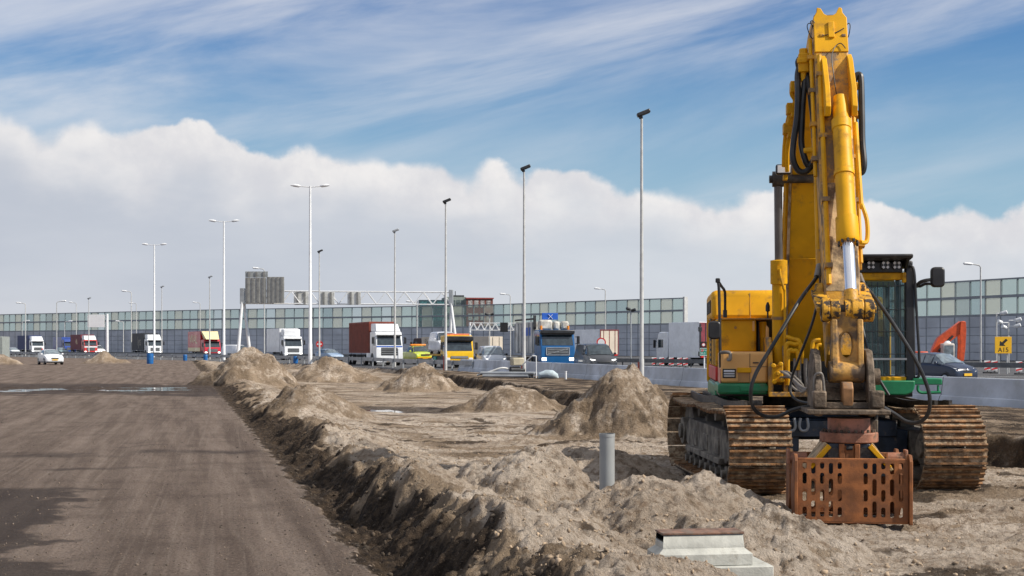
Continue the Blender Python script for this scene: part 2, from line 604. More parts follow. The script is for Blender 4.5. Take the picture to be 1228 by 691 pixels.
def terrain(x, y):
    """height and colour zones of the ground"""
    s = x - road_edge(y)
    far = sstep(y, 60, 75)
    # dirt road: faint ruts along it
    along = y * .97 - x * .24
    across = s
    ruts = (vnoise(across * 2.2, along * .05, 31) * .018 + vnoise(across * 6, along * .12, 32) * .007)
    z_road = ruts + fbm(x, y, 2.5, 4, 33) * .012
    # ditch and berm beside it
    amp = .80 + fbm(x, y, 3.2, 3, 40) * .8
    amp = np.clip(amp, .35, 1.5) * np.interp(y, [18, 34, 60, 80], [1.0, .72, .5, .4])
    wv = s + fbm(x, y, 1.4, 3, 41) * .32
    prof = np.interp(wv, [-.15, .0, .22, .40, .70, 1.0, 1.35, 1.9, 2.7, 3.6], [0, -.015, -.13, -.10, .20, .40, .40, .20, .05, 0])
    z_site_lumps = fbm(x, y, .9, 5, 42, .6) * .065 + fbm(x, y, .25, 4, 43, .65) * .04 + np.clip(fbm(x, y, .38, 4, 44, .6, True), 0, 1) * .05
    near = 1 - sstep(y, 17, 30)
    mess = np.clip((1 - sstep(s, 2.5, 5.5)) + .12, 0, 1) * (.35 + 1.5 * np.clip(fbm(x, y, 2.2, 3, 45) + .15, 0, 1)) * (.35 + .65 * near)
    z_berm = prof * amp + z_site_lumps * np.interp(wv, [0, .5, 2.5, 4], [.3, 1.3, .30, .2])
    z_berm = z_berm + (np.abs(vnoise(x / .42, y / .42, 46)) + .55 * np.abs(vnoise(x / .19, y / .19, 47)) - .22) * .16 * np.interp(wv, [.05, .4, 1.3, 2.2], [0, 1, 1, .12]) * (1 - .5 * far)
    # floor of the site
    drop = -.42 * sstep(y, 24, 44) * sstep(s, 2.0, 5)
    fl = drop + fbm(x, y, 4.0, 4, 50) * .07 + z_site_lumps * mess * .55
    trk = np.abs(np.sin((x * .86 + y * .5 + fbm(x, y, 4, 2, 60) * 1.2) * 2.1))
    fl += -.05 * sstep(trk, .80, .98) * sstep(fbm(x, y, 5, 2, 61), -.1, .25) * (1 - sstep(y, 26, 40))
    # caterpillar-ruffled ridges at the right foreground
    rid = fbm(x * .8 + y * .35, y * 2.2 - x * .3, 1.3, 4, 62, .55, True)
    fl += np.clip(rid - .25, 0, 1) * .075 * sstep(x, 2.6, 4.2) * (1 - sstep(y, 15, 22))
    fl += np.clip(fbm(x, y * 1.6, 2.0, 5, 63, .55) - .10, 0, 1) * .22 * sstep(y, 17, 22) * (1 - sstep(y, 34, 46)) * sstep(s, 3, 5) * (1 - sstep(x, 2.2, 4.2))
    # cut bank up to the level of the motorway
    q = x - bank_x(y) + fbm(x, y, 2.2, 4, 70) * .7
    q = np.where(y > 110, q - 30 * sstep(y, 110, 125), q)
    top = .12 + .33 * (1 - sstep(y, 22, 36)) * (1 - sstep(q, .8, 6)) + fbm(x, y, 2.0, 4, 71) * .07 * (1 - sstep(q, 4, 7))
    up = sstep(q, 0, .55)
    z_right = fl * (1 - up) + top * up
    # join
    w_b = 1 - sstep(s, 1.8, 3.6)
    z = z_berm * w_b + z_right * (1 - w_b)
    rd = sstep(-s + fbm(x, y, .5, 5, 72, .65) * .16, -.06, .06)
    z = z_road * rd + z * (1 - rd)
    hw = x - hwy_x(y)
    hmask = sstep(hw, -1.2, -.2)
    z = z * (1 - hmask)
    # zones: road, dark soil and painted flank shade, damp and dark streaks
    dark = sstep(-(wv - .70 - .55 * fbm(x, y, 1.0, 4, 80)), -.25, .12) * (1 - rd) * (1 - .35 * far)
    bankf = sstep(q, -.15, .05) * (1 - sstep(q, .35, .75)) * (1 - w_b)
    dark = np.maximum(dark, bankf * (.75 + .5 * fbm(x, y, .8, 3, 81)))
    topm = sstep(q, .4, .8) * (1 - w_b) * (1 - hmask)
    dark = np.maximum(dark, topm * np.clip(.50 + 1.0 * fbm(x, y, 1.3, 4, 82), 0, 1) * (1 - sstep(y, 100, 130) * .3))
    dark = np.maximum(dark, sstep(fbm(x, y * 1.5, 1.6, 5, 83, .6), .16, .42) * .65 * (1 - rd))
    brown = sstep(-(wv - 1.20 - 1.2 * fbm(x, y, 1.6, 4, 84)), -.35, .35) * (1 - rd)
    brown = np.maximum(brown, sstep(fbm(x * .55 + y * .1, y * 1.1, 2.4, 5, 85, .6), -.02, .30) * .85 * (1 - w_b))
    brown = np.maximum(brown, sstep(y, 33, 50) * .45)
    brown = np.maximum(brown, topm * .8)
    wet_dark = np.zeros_like(x)
    # the wet band across the road and its puddles
    yy = y + fbm(x * .35, y, 1.5, 3, 90) * 3.2 + .25 * (x + 18)
    band = sstep(yy, 48.5, 51.5) * (1 - sstep(yy, 60, 66)) * sstep(-x, 8.6, 10.5)
    wet_dark = np.maximum(wet_dark, band * rd)
    pl = np.exp(-(((x + 18.2) / 7.4) ** 2 + ((y - 56.5 + .12 * (x + 18)) / 3.6) ** 4)) * rd
    z -= pl * (.050 + .17 * fbm(x * .40, y, 1.7, 5, 91, .6))
    ps = np.exp(-(((x + 3.9) / 2.1) ** 2 + ((y - 47.5 + .5 * (x + 4)) / 2.3) ** 2))
    z -= ps * (.15 + .12 * fbm(x, y, 1.1, 3, 95))
    wet_dark = np.maximum(wet_dark, sstep(ps, .12, .5) * .8)
    ps2 = np.exp(-(((x + 2.0) / .75) ** 2 + ((y - 21.5) / .8) ** 2))
    z -= ps2 * .07
    wet_dark = np.maximum(wet_dark, sstep(ps2, .3, .7) * .5)
    # damp patch at the lower left, and darker streaks across the road
    wet_dark = np.maximum(wet_dark, sstep(-(x + 3.9 + (y - 12) * .34) + fbm(x, y, 1.6, 5, 92, .6) * 1.3, -.25, .55) * (1 - sstep(y, 16.4, 17.4)) * rd)
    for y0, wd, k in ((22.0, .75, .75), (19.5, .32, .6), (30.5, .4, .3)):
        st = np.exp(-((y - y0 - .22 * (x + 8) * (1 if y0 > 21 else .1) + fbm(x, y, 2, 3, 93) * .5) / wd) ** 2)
        wet_dark = np.maximum(wet_dark, st * k * rd * (.7 + .6 * fbm(x, y, 1.0, 3, 94)))
    z += .13 * np.exp(-(((x - 1.28) / .45) ** 2 + ((y - 9.68) / .22) ** 2) ** 2)
    # heaps
    hid = np.full(x.shape, -1, dtype=np.int32)
    best = np.full(x.shape, .06)
    for i, (hx, hy, hh, rx, ry, turn, flat, _l) in enumerate(HEAPS):
        m = (np.abs(x - hx) < rx * 1.9) & (np.abs(y - hy) < ry * 1.9)
        if not m.any():
            continue
        xx, y2 = x[m] - hx, y[m] - hy
        sc = max(hh, .5)
        wx_, wy_ = fbm(x[m], y[m], rx * .6, 5, 400 + i, .6) * rx * .14, fbm(x[m], y[m], rx * .6, 5, 430 + i, .6) * ry * .14
        xx, y2 = xx + wx_, y2 + wy_
        ang = np.arctan2(y2, xx)
        wob = fbm(x[m], y[m], rx * .8, 3, 100 + i) * .30 + .08 * np.cos(ang - i * 1.9) + .05 * np.cos(3 * ang + i)
        r = np.sqrt((xx / rx) ** 2 + (y2 / ry) ** 2) * (1 + wob)
        ridge = np.abs(math.cos(turn) * y2 - math.sin(turn) * xx) / ry
        base = np.clip(1 - r, 0, 2)
        cone = np.clip(1.10 - np.sqrt(r * r + .010 + (1 - flat) * .25), 0, 2)
        cone = np.where(base > 0, cone, 0)
        cone = np.clip(cone - .09, 0, 2) * (1.02 if flat > .85 else 1.15)
        skirt = .10 * np.exp(-(np.clip(r - .75, 0, 9) / .25) ** 2)
        lump = fbm(x[m], y[m], rx * .5, 5, 130 + i, .6) * (.13 if hh > .7 else .06) + fbm(x[m], y[m], rx * .14, 5, 160 + i, .65, True) * (.075 if hy > 16 else .04)
        h = hh * (cone + skirt * .5) + lump * sc * np.clip(base * 2.4, 0, 1) * .75
        h += (np.abs(vnoise(x[m] / .34, y[m] / .34, 280 + i)) + .5 * np.abs(vnoise(x[m] / .15, y[m] / .15, 300 + i)) - .25) * (.09 if hy > 16 else .045) * min(1.4, sc + .2) * np.clip(base * 3, 0, 1)
        h = np.clip(h, 0, None)
        z[m] = z[m] + h
        mm = h > best[m]
        t = hid[m]
        t[mm] = i
        hid[m] = t
        tb = best[m]
        tb[mm] = h[mm]
        best[m] = tb
        dk = sstep(fbm(x[m], y[m], rx * .3, 6, 190 + i, .68), .02, .45) * .45
        dl = sstep(-xx / rx + fbm(x[m], y[m], rx * .4, 3, 220 + i) * .5, .15, .6) * .30 if hh > .6 else 0  # shade of the flank away from the sun, painted into the heap colour
        rd[m] = rd[m] * (1 - np.clip(h / .10, 0, 1))
        bh = (.58 if hh > .58 and hy > 16 else .0) + fbm(x[m], y[m], rx * .30, 5, 270 + i, .65) * (.55 if hy > 16 else .8) + np.clip(.25 - h / max(hh, .3), 0, .25) * 1.5
        k_ = np.clip(h / .10, 0, 1)
        brown[m] = brown[m] * (1 - k_) + np.clip(bh, 0, 1) * k_
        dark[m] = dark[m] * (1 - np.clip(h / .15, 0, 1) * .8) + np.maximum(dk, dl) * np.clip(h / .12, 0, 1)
    # clods
    z += fbm(x, y, .15, 4, 250, .65) * .032 * (1 - rd) * (1 - hmask) * (1 - sstep(y, 25, 45))
    return z, rd, dark, wet_dark, hid, hmask, np.clip(brown, 0, 1)


rows = [2.0]
while rows[-1] < 4200:
    d = rows[-1]
    k = .012 if d < 7 else (.0025 if d < 22 else (.0024 if d < 90 else (.006 if d < 330 else .06)))
    rows.append(d * (1 + k))
rows = np.array(rows)
uc = np.arange(-.46, .4601, .00155)
side = [.46]
while side[-1] < 5:
    side.append(side[-1] * 1.045)
side = np.array(side[1:])
us = np.concatenate([-side[::-1], uc, side])
UU, DD = np.meshgrid(us, rows)
gx, gy = UU * DD, DD.copy()
gz, g_rd, g_dk, g_wt, g_hid, g_hm, g_br = terrain(gx, gy)
nr, nc = gx.shape
NV = nr * nc
vx = np.stack([gx, gy, gz], -1).reshape(-1, 3).astype(np.float32)
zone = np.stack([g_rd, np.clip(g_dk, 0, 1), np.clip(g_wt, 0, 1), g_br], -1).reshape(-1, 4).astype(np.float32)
idx = np.arange(NV).reshape(nr, nc)
Q = np.stack([idx[:-1, :-1], idx[:-1, 1:], idx[1:, 1:], idx[1:, :-1]], -1).reshape(-1, 4)
q_hid = g_hid[:-1, :-1].reshape(-1)
q_hm = g_hm[:-1, :-1].reshape(-1)
q_rd = g_rd[:-1, :-1].reshape(-1)


def ground_height(x, y):
    z = terrain(np.array([[float(x)]]), np.array([[float(y)]]))[0]
    return float(z[0, 0])


def sheet(name, faces, m, origin=(0, 0, 0)):
    used, inv = np.unique(faces.reshape(-1), return_inverse=True)
    me = bpy.data.meshes.new(name)
    v = vx[used] - np.array(origin, dtype=np.float32)
    nf = len(faces)
    me.vertices.add(len(used))
    me.vertices.foreach_set('co', v.reshape(-1))
    me.loops.add(nf * 4)
    me.loops.foreach_set('vertex_index', inv.astype(np.int32))
    me.polygons.add(nf)
    me.polygons.foreach_set('loop_start', np.arange(0, nf * 4, 4, dtype=np.int32))
    me.polygons.foreach_set('loop_total', np.full(nf, 4, dtype=np.int32))
    me.polygons.foreach_set('use_smooth', np.ones(nf, dtype=bool))
    me.update(calc_edges=True)
    ca = me.color_attributes.new('zone', 'FLOAT_COLOR', 'POINT')
    ca.data.foreach_set('color', zone[used].reshape(-1))
    me.materials.append(m)
    o = bpy.data.objects.new(name, me)
    o.location = origin
    COL.objects.link(o)
    return o


def soil_material():
    m = bpy.data.materials.new('sand_and_soil')
    m.use_nodes = True
    nt = m.node_tree
    p = nt.nodes['Principled BSDF']
    g = nn(nt, 'ShaderNodeNewGeometry')
    P = g.outputs['Position']
    at_ = nn(nt, 'ShaderNodeAttribute', attribute_name='zone')
    sp = nn(nt, 'ShaderNodeSeparateColor')
    nt.links.new(at_.outputs['Color'], sp.inputs[0])
    rd, dk, wt = sp.outputs
    # sand
    n1 = noise(nt, P, .8, 6, .6)
    n2 = noise(nt, P, 9, 6, .65)
    n3 = noise(nt, P, 60, 3, .6)
    sand = mixrgb(nt, ss(nt, n1, .32, .68), (.41, .33, .255), (.64, .545, .45))
    sand = mixrgb(nt, ss(nt, n2, .40, .75), sand, (.23, .162, .108))
    sand = mixrgb(nt, mth(nt, 'MULTIPLY', ss(nt, n3, .56, .72), .45), sand, (.13, .09, .06))
    bn = ss(nt, mth(nt, 'ADD', at_.outputs['Alpha'], mth(nt, 'MULTIPLY', mth(nt, 'SUBTRACT', n2, .5), .9)), .25, .85)
    sand = mixrgb(nt, bn, sand, mixrgb(nt, ss(nt, n1, .35, .65), (.19, .138, .092), (.33, .25, .175)))
    soil = mixrgb(nt, ss(nt, n2, .35, .7), (.030, .022, .017), (.105, .074, .050))
    bn = ss(nt, mth(nt, 'ADD', at_.outputs['Alpha'], mth(nt, 'MULTIPLY', mth(nt, 'SUBTRACT', n2, .5), .9)), .25, .85)
    sand = mixrgb(nt, bn, sand, mixrgb(nt, ss(nt, n1, .35, .65), (.19, .138, .092), (.33, .25, .175)))
    soil = mixrgb(nt, mth(nt, 'MULTIPLY', ss(nt, n3, .6, .72), .6), soil, (.26, .20, .145))
    # dirt road: dusty brown with wheel lines along it
    ru = mapping(nt, mapping(nt, P, (1, 1, 1), (0, 0, R(-14))), (2.3, .13, 1))
    r1 = noise(nt, ru, 1.0, 5, .62)
    r1b = noise(nt, mapping(nt, mapping(nt, P, (1, 1, 1), (0, 0, R(-12))), (17, .16, 1)), 1.0, 4, .6)
    r2 = noise(nt, P, 1.1, 5, .6)
    r3 = noise(nt, P, 34, 4, .7)
    rv = nn(nt, 'ShaderNodeTexVoronoi')
    rv.inputs['Scale'].default_value = 24
    nt.links.new(P, rv.inputs['Vector'])
    peb = mth(nt, 'LESS_THAN', rv.outputs['Distance'], .16)
    road = mixrgb(nt, ss(nt, r1, .30, .72), (.118, .087, .069), (.228, .176, .143))
    road = mixrgb(nt, mth(nt, 'MULTIPLY', ss(nt, r1b, .48, .72), .42), road, (.27, .22, .18))
    sxy = nn(nt, 'ShaderNodeSeparateXYZ')
    nt.links.new(P, sxy.inputs[0])
    srd = mth(nt, 'ADD', sxy.outputs[0], mth(nt, 'MULTIPLY', sxy.outputs[1], .25))
    srd = mth(nt, 'ADD', srd, mth(nt, 'MULTIPLY', mth(nt, 'SUBTRACT', noise(nt, mapping(nt, P, (.1, .1, .1)), 1.0, 2), .5), 1.4))
    for cen, wid, amt in ((.85, .10, .42), (.55, .06, .30), (-1.35, .12, .38), (-1.75, .09, .30), (-3.2, .14, .30), (-4.1, .10, .28), (-6.2, .16, .3)):
        f = mth(nt, 'SUBTRACT', 1.0, mth(nt, 'DIVIDE', mth(nt, 'ABSOLUTE', mth(nt, 'SUBTRACT', srd, cen)), wid), clamp=True)
        road = mixrgb(nt, mth(nt, 'MULTIPLY', mth(nt, 'MULTIPLY', f, amt * 1.7), ss(nt, r3, .35, .62)), road, (.27, .215, .175))
    road = mixrgb(nt, mth(nt, 'MULTIPLY', ss(nt, r2, .45, .75), .55), road, (.075, .054, .043))
    road = mixrgb(nt, mth(nt, 'MULTIPLY', ss(nt, r3, .48, .66), .62), road, (.045, .033, .027))
    pc = nn(nt, 'ShaderNodeSeparateColor')
    nt.links.new(rv.outputs['Color'], pc.inputs[0])
    road = mixrgb(nt, mth(nt, 'MULTIPLY', peb, ss(nt, pc.outputs[0], .62, .9)), road, (.30, .24, .20))
    n4 = noise(nt, P, 17, 5, .75)
    sand = mixrgb(nt, mth(nt, 'MULTIPLY', ss(nt, n4, .58, .70), .26), sand, (.12, .085, .058))
    sand = mixrgb(nt, mth(nt, 'MULTIPLY', ss(nt, n4, .46, .36), .28), sand, (.62, .52, .42))
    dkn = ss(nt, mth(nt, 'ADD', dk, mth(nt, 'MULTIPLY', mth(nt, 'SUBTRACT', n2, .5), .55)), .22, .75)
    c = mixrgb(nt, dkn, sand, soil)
    c = mixrgb(nt, rd, c, road)
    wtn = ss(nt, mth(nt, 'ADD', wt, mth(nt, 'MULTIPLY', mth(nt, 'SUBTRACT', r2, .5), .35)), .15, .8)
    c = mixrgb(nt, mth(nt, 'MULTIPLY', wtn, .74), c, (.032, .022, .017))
    nt.links.new(c, p.inputs['Base Color'])
    nt.links.new(mth(nt, 'MULTIPLY_ADD', wtn, -.18, .95), p.inputs['Roughness'])
    p.inputs['Specular IOR Level'].default_value = .15
    b = nn(nt, 'ShaderNodeBump')
    b.inputs['Strength'].default_value = 1.0
    b.inputs['Distance'].default_value = .085
    hgt = mth(nt, 'ADD', mth(nt, 'ADD', mth(nt, 'MULTIPLY', noise(nt, P, 26, 6, .75), .9), mth(nt, 'MULTIPLY', noise(nt, P, 7, 4, .6), 1.4)), mth(nt, 'MULTIPLY', n3, .35))
    hgt = mth(nt, 'MULTIPLY', hgt, mth(nt, 'MULTIPLY_ADD', rd, -.45, 1.0))
    nt.links.new(hgt, b.inputs['Height'])
    nt.links.new(b.outputs[0], p.inputs['Normal'])
    return m


def asphalt_material():
    m = bpy.data.materials.new('asphalt')
    m.use_nodes = True
    nt = m.node_tree
    p = nt.nodes['Principled BSDF']
    g = nn(nt, 'ShaderNodeNewGeometry')
    c = mixrgb(nt, ss(nt, noise(nt, g.outputs['Position'], .3, 6, .6), .3, .7), (.045, .045, .048), (.085, .083, .085))
    c = mixrgb(nt, mth(nt, 'MULTIPLY', ss(nt, noise(nt, g.outputs['Position'], 20, 3), .5, .7), .4), c, (.12, .12, .12))
    nt.links.new(c, p.inputs['Base Color'])
    p.inputs['Roughness'].default_value = .85
    return m


M_SOIL, M_ASPH = soil_material(), asphalt_material()
is_heap = q_hid >= 0
is_hwy = (q_hm > .5) & ~is_heap
is_road = (q_rd > .5) & ~is_heap & ~is_hwy
is_site = ~(is_heap | is_hwy | is_road)
tag(sheet('sandy_ground', Q[is_site], M_SOIL), kind='structure')
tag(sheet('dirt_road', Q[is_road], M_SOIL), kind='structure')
tag(sheet('motorway', Q[is_hwy], M_ASPH), kind='structure')
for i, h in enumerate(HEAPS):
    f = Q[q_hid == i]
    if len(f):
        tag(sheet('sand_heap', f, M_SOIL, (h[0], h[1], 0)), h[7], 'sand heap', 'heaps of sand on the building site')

# land behind and beside the camera, lower than the site so that it never shows through
gb = MB()
gb.quad((-5000, -5000, -1.6), (5000, -5000, -1.6), (5000, 6000, -1.6), (-5000, 6000, -1.6))
tag(gb.build('ground', mat('bare_earth', (.2, .15, .11), .95, bump=0), smooth=0), kind='structure')

# standing water
M_WATER = bpy.data.materials.new('muddy_water')
M_WATER.use_nodes = True
_p = M_WATER.node_tree.nodes['Principled BSDF']
_p.inputs['Base Color'].default_value = (.06, .05, .042, 1)
_p.inputs['Roughness'].default_value = .05
_p.inputs['Specular IOR Level'].default_value = .6


def puddle(cx, cy, rx, ry, z):
    b = MB()
    n = 40
    b.add([(math.cos(2 * math.pi * k / n) * rx, math.sin(2 * math.pi * k / n) * ry, 0) for k in range(n)], [tuple(range(n))])
    tag(b.build('puddle', M_WATER, smooth=0, loc=(cx, cy, z)), kind='structure')


puddle(-18.2, 56.5, 9.0, 5.6, -.035)
puddle(-3.9, 47.5, 2.8, 4.0, -.53)

# loose clods of soil and gravel
rng = np.random.default_rng(5)


def scatter(name, n, pick, size, m, seed=0):
    ico = bmesh.new()
    bmesh.ops.create_icosphere(ico, subdivisions=1, radius=1)
    iv = np.array([v.co[:] for v in ico.verts])
    fi = np.array([[v.index for v in f.verts] for f in ico.faces])
    ico.free()
    pts = pick(n)
    zz = terrain(pts[:, 0:1].copy(), pts[:, 1:2].copy())
    keep = (zz[5][:, 0] < .1)
    pts, z = pts[keep], zz[0][keep, 0]
    n = len(pts)
    sz = size[0] * (size[1] / size[0]) ** (rng.random(n) ** 2.2)
    jit = 1 + rng.uniform(-.45, .45, (n, len(iv), 3))
    V = iv[None] * jit * sz[:, None, None] * rng.uniform(.55, 1.25, (n, 1, 3))
    V[:, :, 0] += pts[:, 0:1]
    V[:, :, 1] += pts[:, 1:2]
    V[:, :, 2] += (z + sz * .25)[:, None]
    Fc = (fi[None] + (np.arange(n) * len(iv))[:, None, None]).reshape(-1, 3)
    me = bpy.data.meshes.new(name)
    me.vertices.add(n * len(iv))
    me.vertices.foreach_set('co', V.astype(np.float32).reshape(-1))
    me.loops.add(len(Fc) * 3)
    me.loops.foreach_set('vertex_index', Fc.reshape(-1).astype(np.int32))
    me.polygons.add(len(Fc))
    me.polygons.foreach_set('loop_start', np.arange(0, len(Fc) * 3, 3, dtype=np.int32))
    me.polygons.foreach_set('loop_total', np.full(len(Fc), 3, dtype=np.int32))
    me.update(calc_edges=True)
    me.materials.append(m)
    o = bpy.data.objects.new(name, me)
    COL.objects.link(o)
    return tag(o, kind='stuff')


def pick_site(n):
    d = 8.5 * (38 / 8.5) ** rng.random(n)
    u = rng.uniform(-.30, .42, n)
    x = u * d
    s = x - road_edge(d)
    ok = (s > .05)
    dens = np.where(s < 3.0, 1.0, .45)
    ok &= rng.random(n) < dens * (.35 + .9 * np.clip(fbm(x, d, 1.1, 3, 300) + .4, 0, 1))
    return np.stack([x, d], 1)[ok]


def pick_road(n):
    d = 8.5 * (60 / 8.5) ** rng.random(n)
    x = rng.uniform(-.42, .1, n) * d
    s = x - road_edge(d)
    ok = (s < .1) & (rng.random(n) < np.where(s > -.5, 1, .35))
    return np.stack([x, d], 1)[ok]


M_CLOD = mat('soil_clod', (.36, .27, .185), .95, var=.3, vscale=1.2, dirt=(.10, .07, .05), dlo=.54, dhi=.7, dscale=2.2)
M_GRAV = mat('road_gravel', (.17, .13, .10), .9, var=.4, vscale=3)
M_CLODD = mat('dark_clod', (.085, .062, .043), .95, var=.4, vscale=1.2)
scatter('soil_clods', 26000, lambda n: (lambda q: q[q[:, 0] - road_edge(q[:, 1]) > .85])(pick_site(n)), (.004, .024), M_CLOD)
scatter('dark_soil_clods', 26000, lambda n: (lambda q: q[q[:, 0] - road_edge(q[:, 1]) <= .95])(pick_site(n)), (.005, .032), M_CLODD)
scatter('road_gravel', 18000, pick_road, (.003, .014), M_GRAV)

# ------------------------------------------------------------------ the yellow excavator
EX, EY, ERZ = 4.05, 18.3, math.atan2(-.113, .9936)
exc = empty('excavator', (EX, EY, 0), ERZ,
            'big worn yellow crawler excavator with raised boom and a rusty slotted grab', 'excavator')
# local frame of the upper structure: x to the right in the photo, y away from the camera, z up


def P(x, y, yl):
    k = (x - 614.0) / F_PX
    a = (k * (18.3 + .9936 * yl) - 4.05 - .113 * yl) / (.9936 + .113 * k)
    d = 18.3 - .113 * a + .9936 * yl
    return Vector((a, yl, CAM_H + (415.0 - y) / F_PX * d))


def rect_box(mb, x0, y0, x1, y1, yf, yb):
    p, q = P(x0, y1, yf), P(x1, y0, yf)
    mb.box(p.x, yf, p.z, q.x, yb, q.z)
    return p, q


# --- crawler tracks (their own frame, turned a little against the upper structure)
TM = Matrix.Rotation(R(8.8), 4, 'Z')
TL, TR = 1.83, .50                # half distance between the wheel axes, wheel radius


def track_path(n, zc=.53, r=TR):
    """n evenly spaced points + tangents round the belt, front at -y"""
    pts = []
    N = 900
    raw = []
    for i in range(N):
        t = i / N
        L = 2 * TL
        per = 2 * L + 2 * math.pi * r
        s = t * per
        if s < L:                                  # upper run, front to back, with sag between the carrier rollers
            y = -TL + s
            z = zc + r - .035 * abs(math.sin(math.pi * s / L * 2))
        elif s < L + math.pi * r:
            a = (s - L) / r
            y, z = TL + r * math.sin(a), zc + r * math.cos(a)
        elif s < 2 * L + math.pi * r:
            y, z = TL - (s - L - math.pi * r), zc - r
        else:
            a = (s - 2 * L - math.pi * r) / r
            y, z = -TL - r * math.sin(a), zc - r * math.cos(a)
        raw.append(Vector((0, y, z)))
    for i in range(n):
        k = int(i * N / n)
        p = raw[k]
        t = (raw[(k + 2) % N] - raw[k - 2]).normalized()
        pts.append((p, t))
    return pts


def make_track(side):
    x0, x1 = (.80, 1.56) if side > 0 else (-1.56, -.80)
    b = MB(TM)
    rg = random.Random(3 + side)
    n = 50
    path = track_path(n)
    per = 4 * TL + 2 * math.pi * TR
    pitch = per / n
    for p, t in path:
        out = Vector((0, t.z, -t.y))                 # outward normal of the belt
        if (p + out - Vector((0, 0, .53))).length < (p - Vector((0, 0, .53))).length:
            out = -out
        rot = Matrix((Vector((1, 0, 0)), t, Vector((1, 0, 0)).cross(t))).transposed()
        w = x1 - x0
        c = p + Vector(((x0 + x1) / 2, 0, 0))
        jit = rg.uniform(-.004, .004)
        b.k = 1
        b.cbox(c + out * (.012 + jit), (w, pitch * .93, .022), rot)
        b.k = 0
        for k, h in ((-.40, .040), (-.02, .030), (.36, .034)):
            b.cbox(c + t * (k * pitch) + out * (.022 + h / 2 + jit), (w - .004, .020, h), rot)
        b.k = 2
        for xx in (-.09, .09):                        # chain links on the inside
            b.cbox(c + Vector((xx, 0, 0)) - out * .05, (.04, pitch * 1.0, .10), rot)
        b.k = 0
    tr = b.build('track', [M_TRACK, M_TRKPL, M_STEELD], exc, smooth=0)
    xm = (x0 + x1) / 2
    f = MB(TM)
    f.prism([(-1.45, .36), (-1.28, .72), (1.35, .74), (1.62, .62), (1.62, .38), (1.3, .30), (-1.3, .30)], xm - .21, xm + .21)
    f.prism([(-1.2, .28), (-1.2, .36), (1.3, .36), (1.3, .28)], xm - .28, xm + .28)
    for yy in (-.9, -.1, .7):
        f.box(xm - .225, yy, .38, xm + .225, yy + .34, .60)
    for yy in (-.55, .65):                            # carrier roller brackets
        f.box(xm - .10, yy - .06, .72, xm + .10, yy + .06, .84)
    f.build('track_frame', M_TRKIN, tr, bevel=.012)
    for yy in (-TL, TL):
        w = MB(TM)
        c = Vector((xm, yy, .53))
        w.cyl(c - Vector((.13, 0, 0)), c + Vector((.13, 0, 0)), TR - .07, 28)
        w.cyl(c - Vector((.24, 0, 0)), c + Vector((.24, 0, 0)), .20, 18)
        w.cyl(c - Vector((.28, 0, 0)), c + Vector((.28, 0, 0)), .11, 12)
        if yy > 0:
            for k in range(21):
                a = 2 * math.pi * k / 21
                rot = Matrix.Rotation(a, 3, 'X')
                w.cbox(c + rot @ Vector((0, 0, TR - .05)), (.08, .06, .07), rot)
        w.build('idler' if yy < 0 else 'sprocket', M_TRKIN, tr, bevel=.008)
    for k in range(8):
        yy = -1.32 + k * .38
        w = MB(TM)
        w.cyl((xm - .22, yy, .17), (xm + .22, yy, .17), .105, 14)
        w.cyl((xm - .27, yy, .17), (xm + .27, yy, .17), .055, 10)
        w.build('roller', M_TRKIN, tr)
    for yy in (-.55, .65):
        w = MB(TM)
        w.cyl((xm - .2, yy, .88), (xm + .2, yy, .88), .075, 12)
        w.build('carrier_roller', M_TRKIN, tr)


make_track(-1)
make_track(1)
cb = MB(TM)
cb.prism([(-.95, .62), (-.85, .86), (.85, .86), (.95, .62), (.6, .56), (-.6, .56)], -.62, .62)
for sx in (-1, 1):
    for sy in (-1, 1):
        cb.prism([(sx * .45, .84), (sx * .95, .72), (sx * .95, .36), (sx * .45, .46)], sy * 1.05 - .26, sy * 1.05 + .26, 'y')
cb.cyl((0, 0, .84), (0, 0, 1.00), .68, 36)
cb.box(-.80, -1.12, .83, .80, 1.0, .862)
cb.build('undercarriage', M_BLUED, exc, bevel=.015)
for px0 in (948.5, 964):
    s = MB()
    q0 = P(px0, 511, -1.45)
    pth = [(q0.x + dx, -1.45, q0.z + dz) for dx, dz in ((-.04, .10), (-.055, .0), (-.03, -.055), (.03, -.055), (.055, .0), (.04, .10))]
    s.tube(spline(pth, 5), .018, 8)
    s.build('shackle', M_GALV, exc)
fb = MB(TM)
fb.box(-.80, -1.335, .64, .80, -1.05, .85)
fb.build('front_beam', M_BLUED, exc, bevel=.015)
sr = MB()
sr.cyl((0, 0, .98), (0, 0, 1.16), .60, 36)
sr.build('slewing_ring', M_STEELD, exc)

# --- revolving frame
fr = MB()
fr.box(-1.24, -1.15, 1.15, 1.20, 2.5, 1.30)
fr.box(-.55, -1.42, 1.15, .46, 0, 1.20)
fr.build('main_frame', M_BLKP, exc, bevel=.01)
lip = MB()
rect_box(lip, 922, 470.5, 1004, 476, -1.45, -1.40)
lip.build('frame_edge', M_YELW, exc, bevel=.008)

# left side: green skirt, pale tool box, tank, hood, counterweight
a_l = P(861, 460, -1.3).x
sk = MB()
p, q = rect_box(sk, 861, 460, 921, 473, -1.34, -.2)
sk.box(a_l, -.197, q.z - .30 + .02, a_l + .5, 2.7, q.z - .04)
gs = sk.build('side_skirt', M_GREEN, exc, bevel=.03)
st = MB()
rect_box(st, 888, 463, 921, 469, -1.36, -1.343)
st.build('step_plate', M_GREEN, gs, bevel=.005)

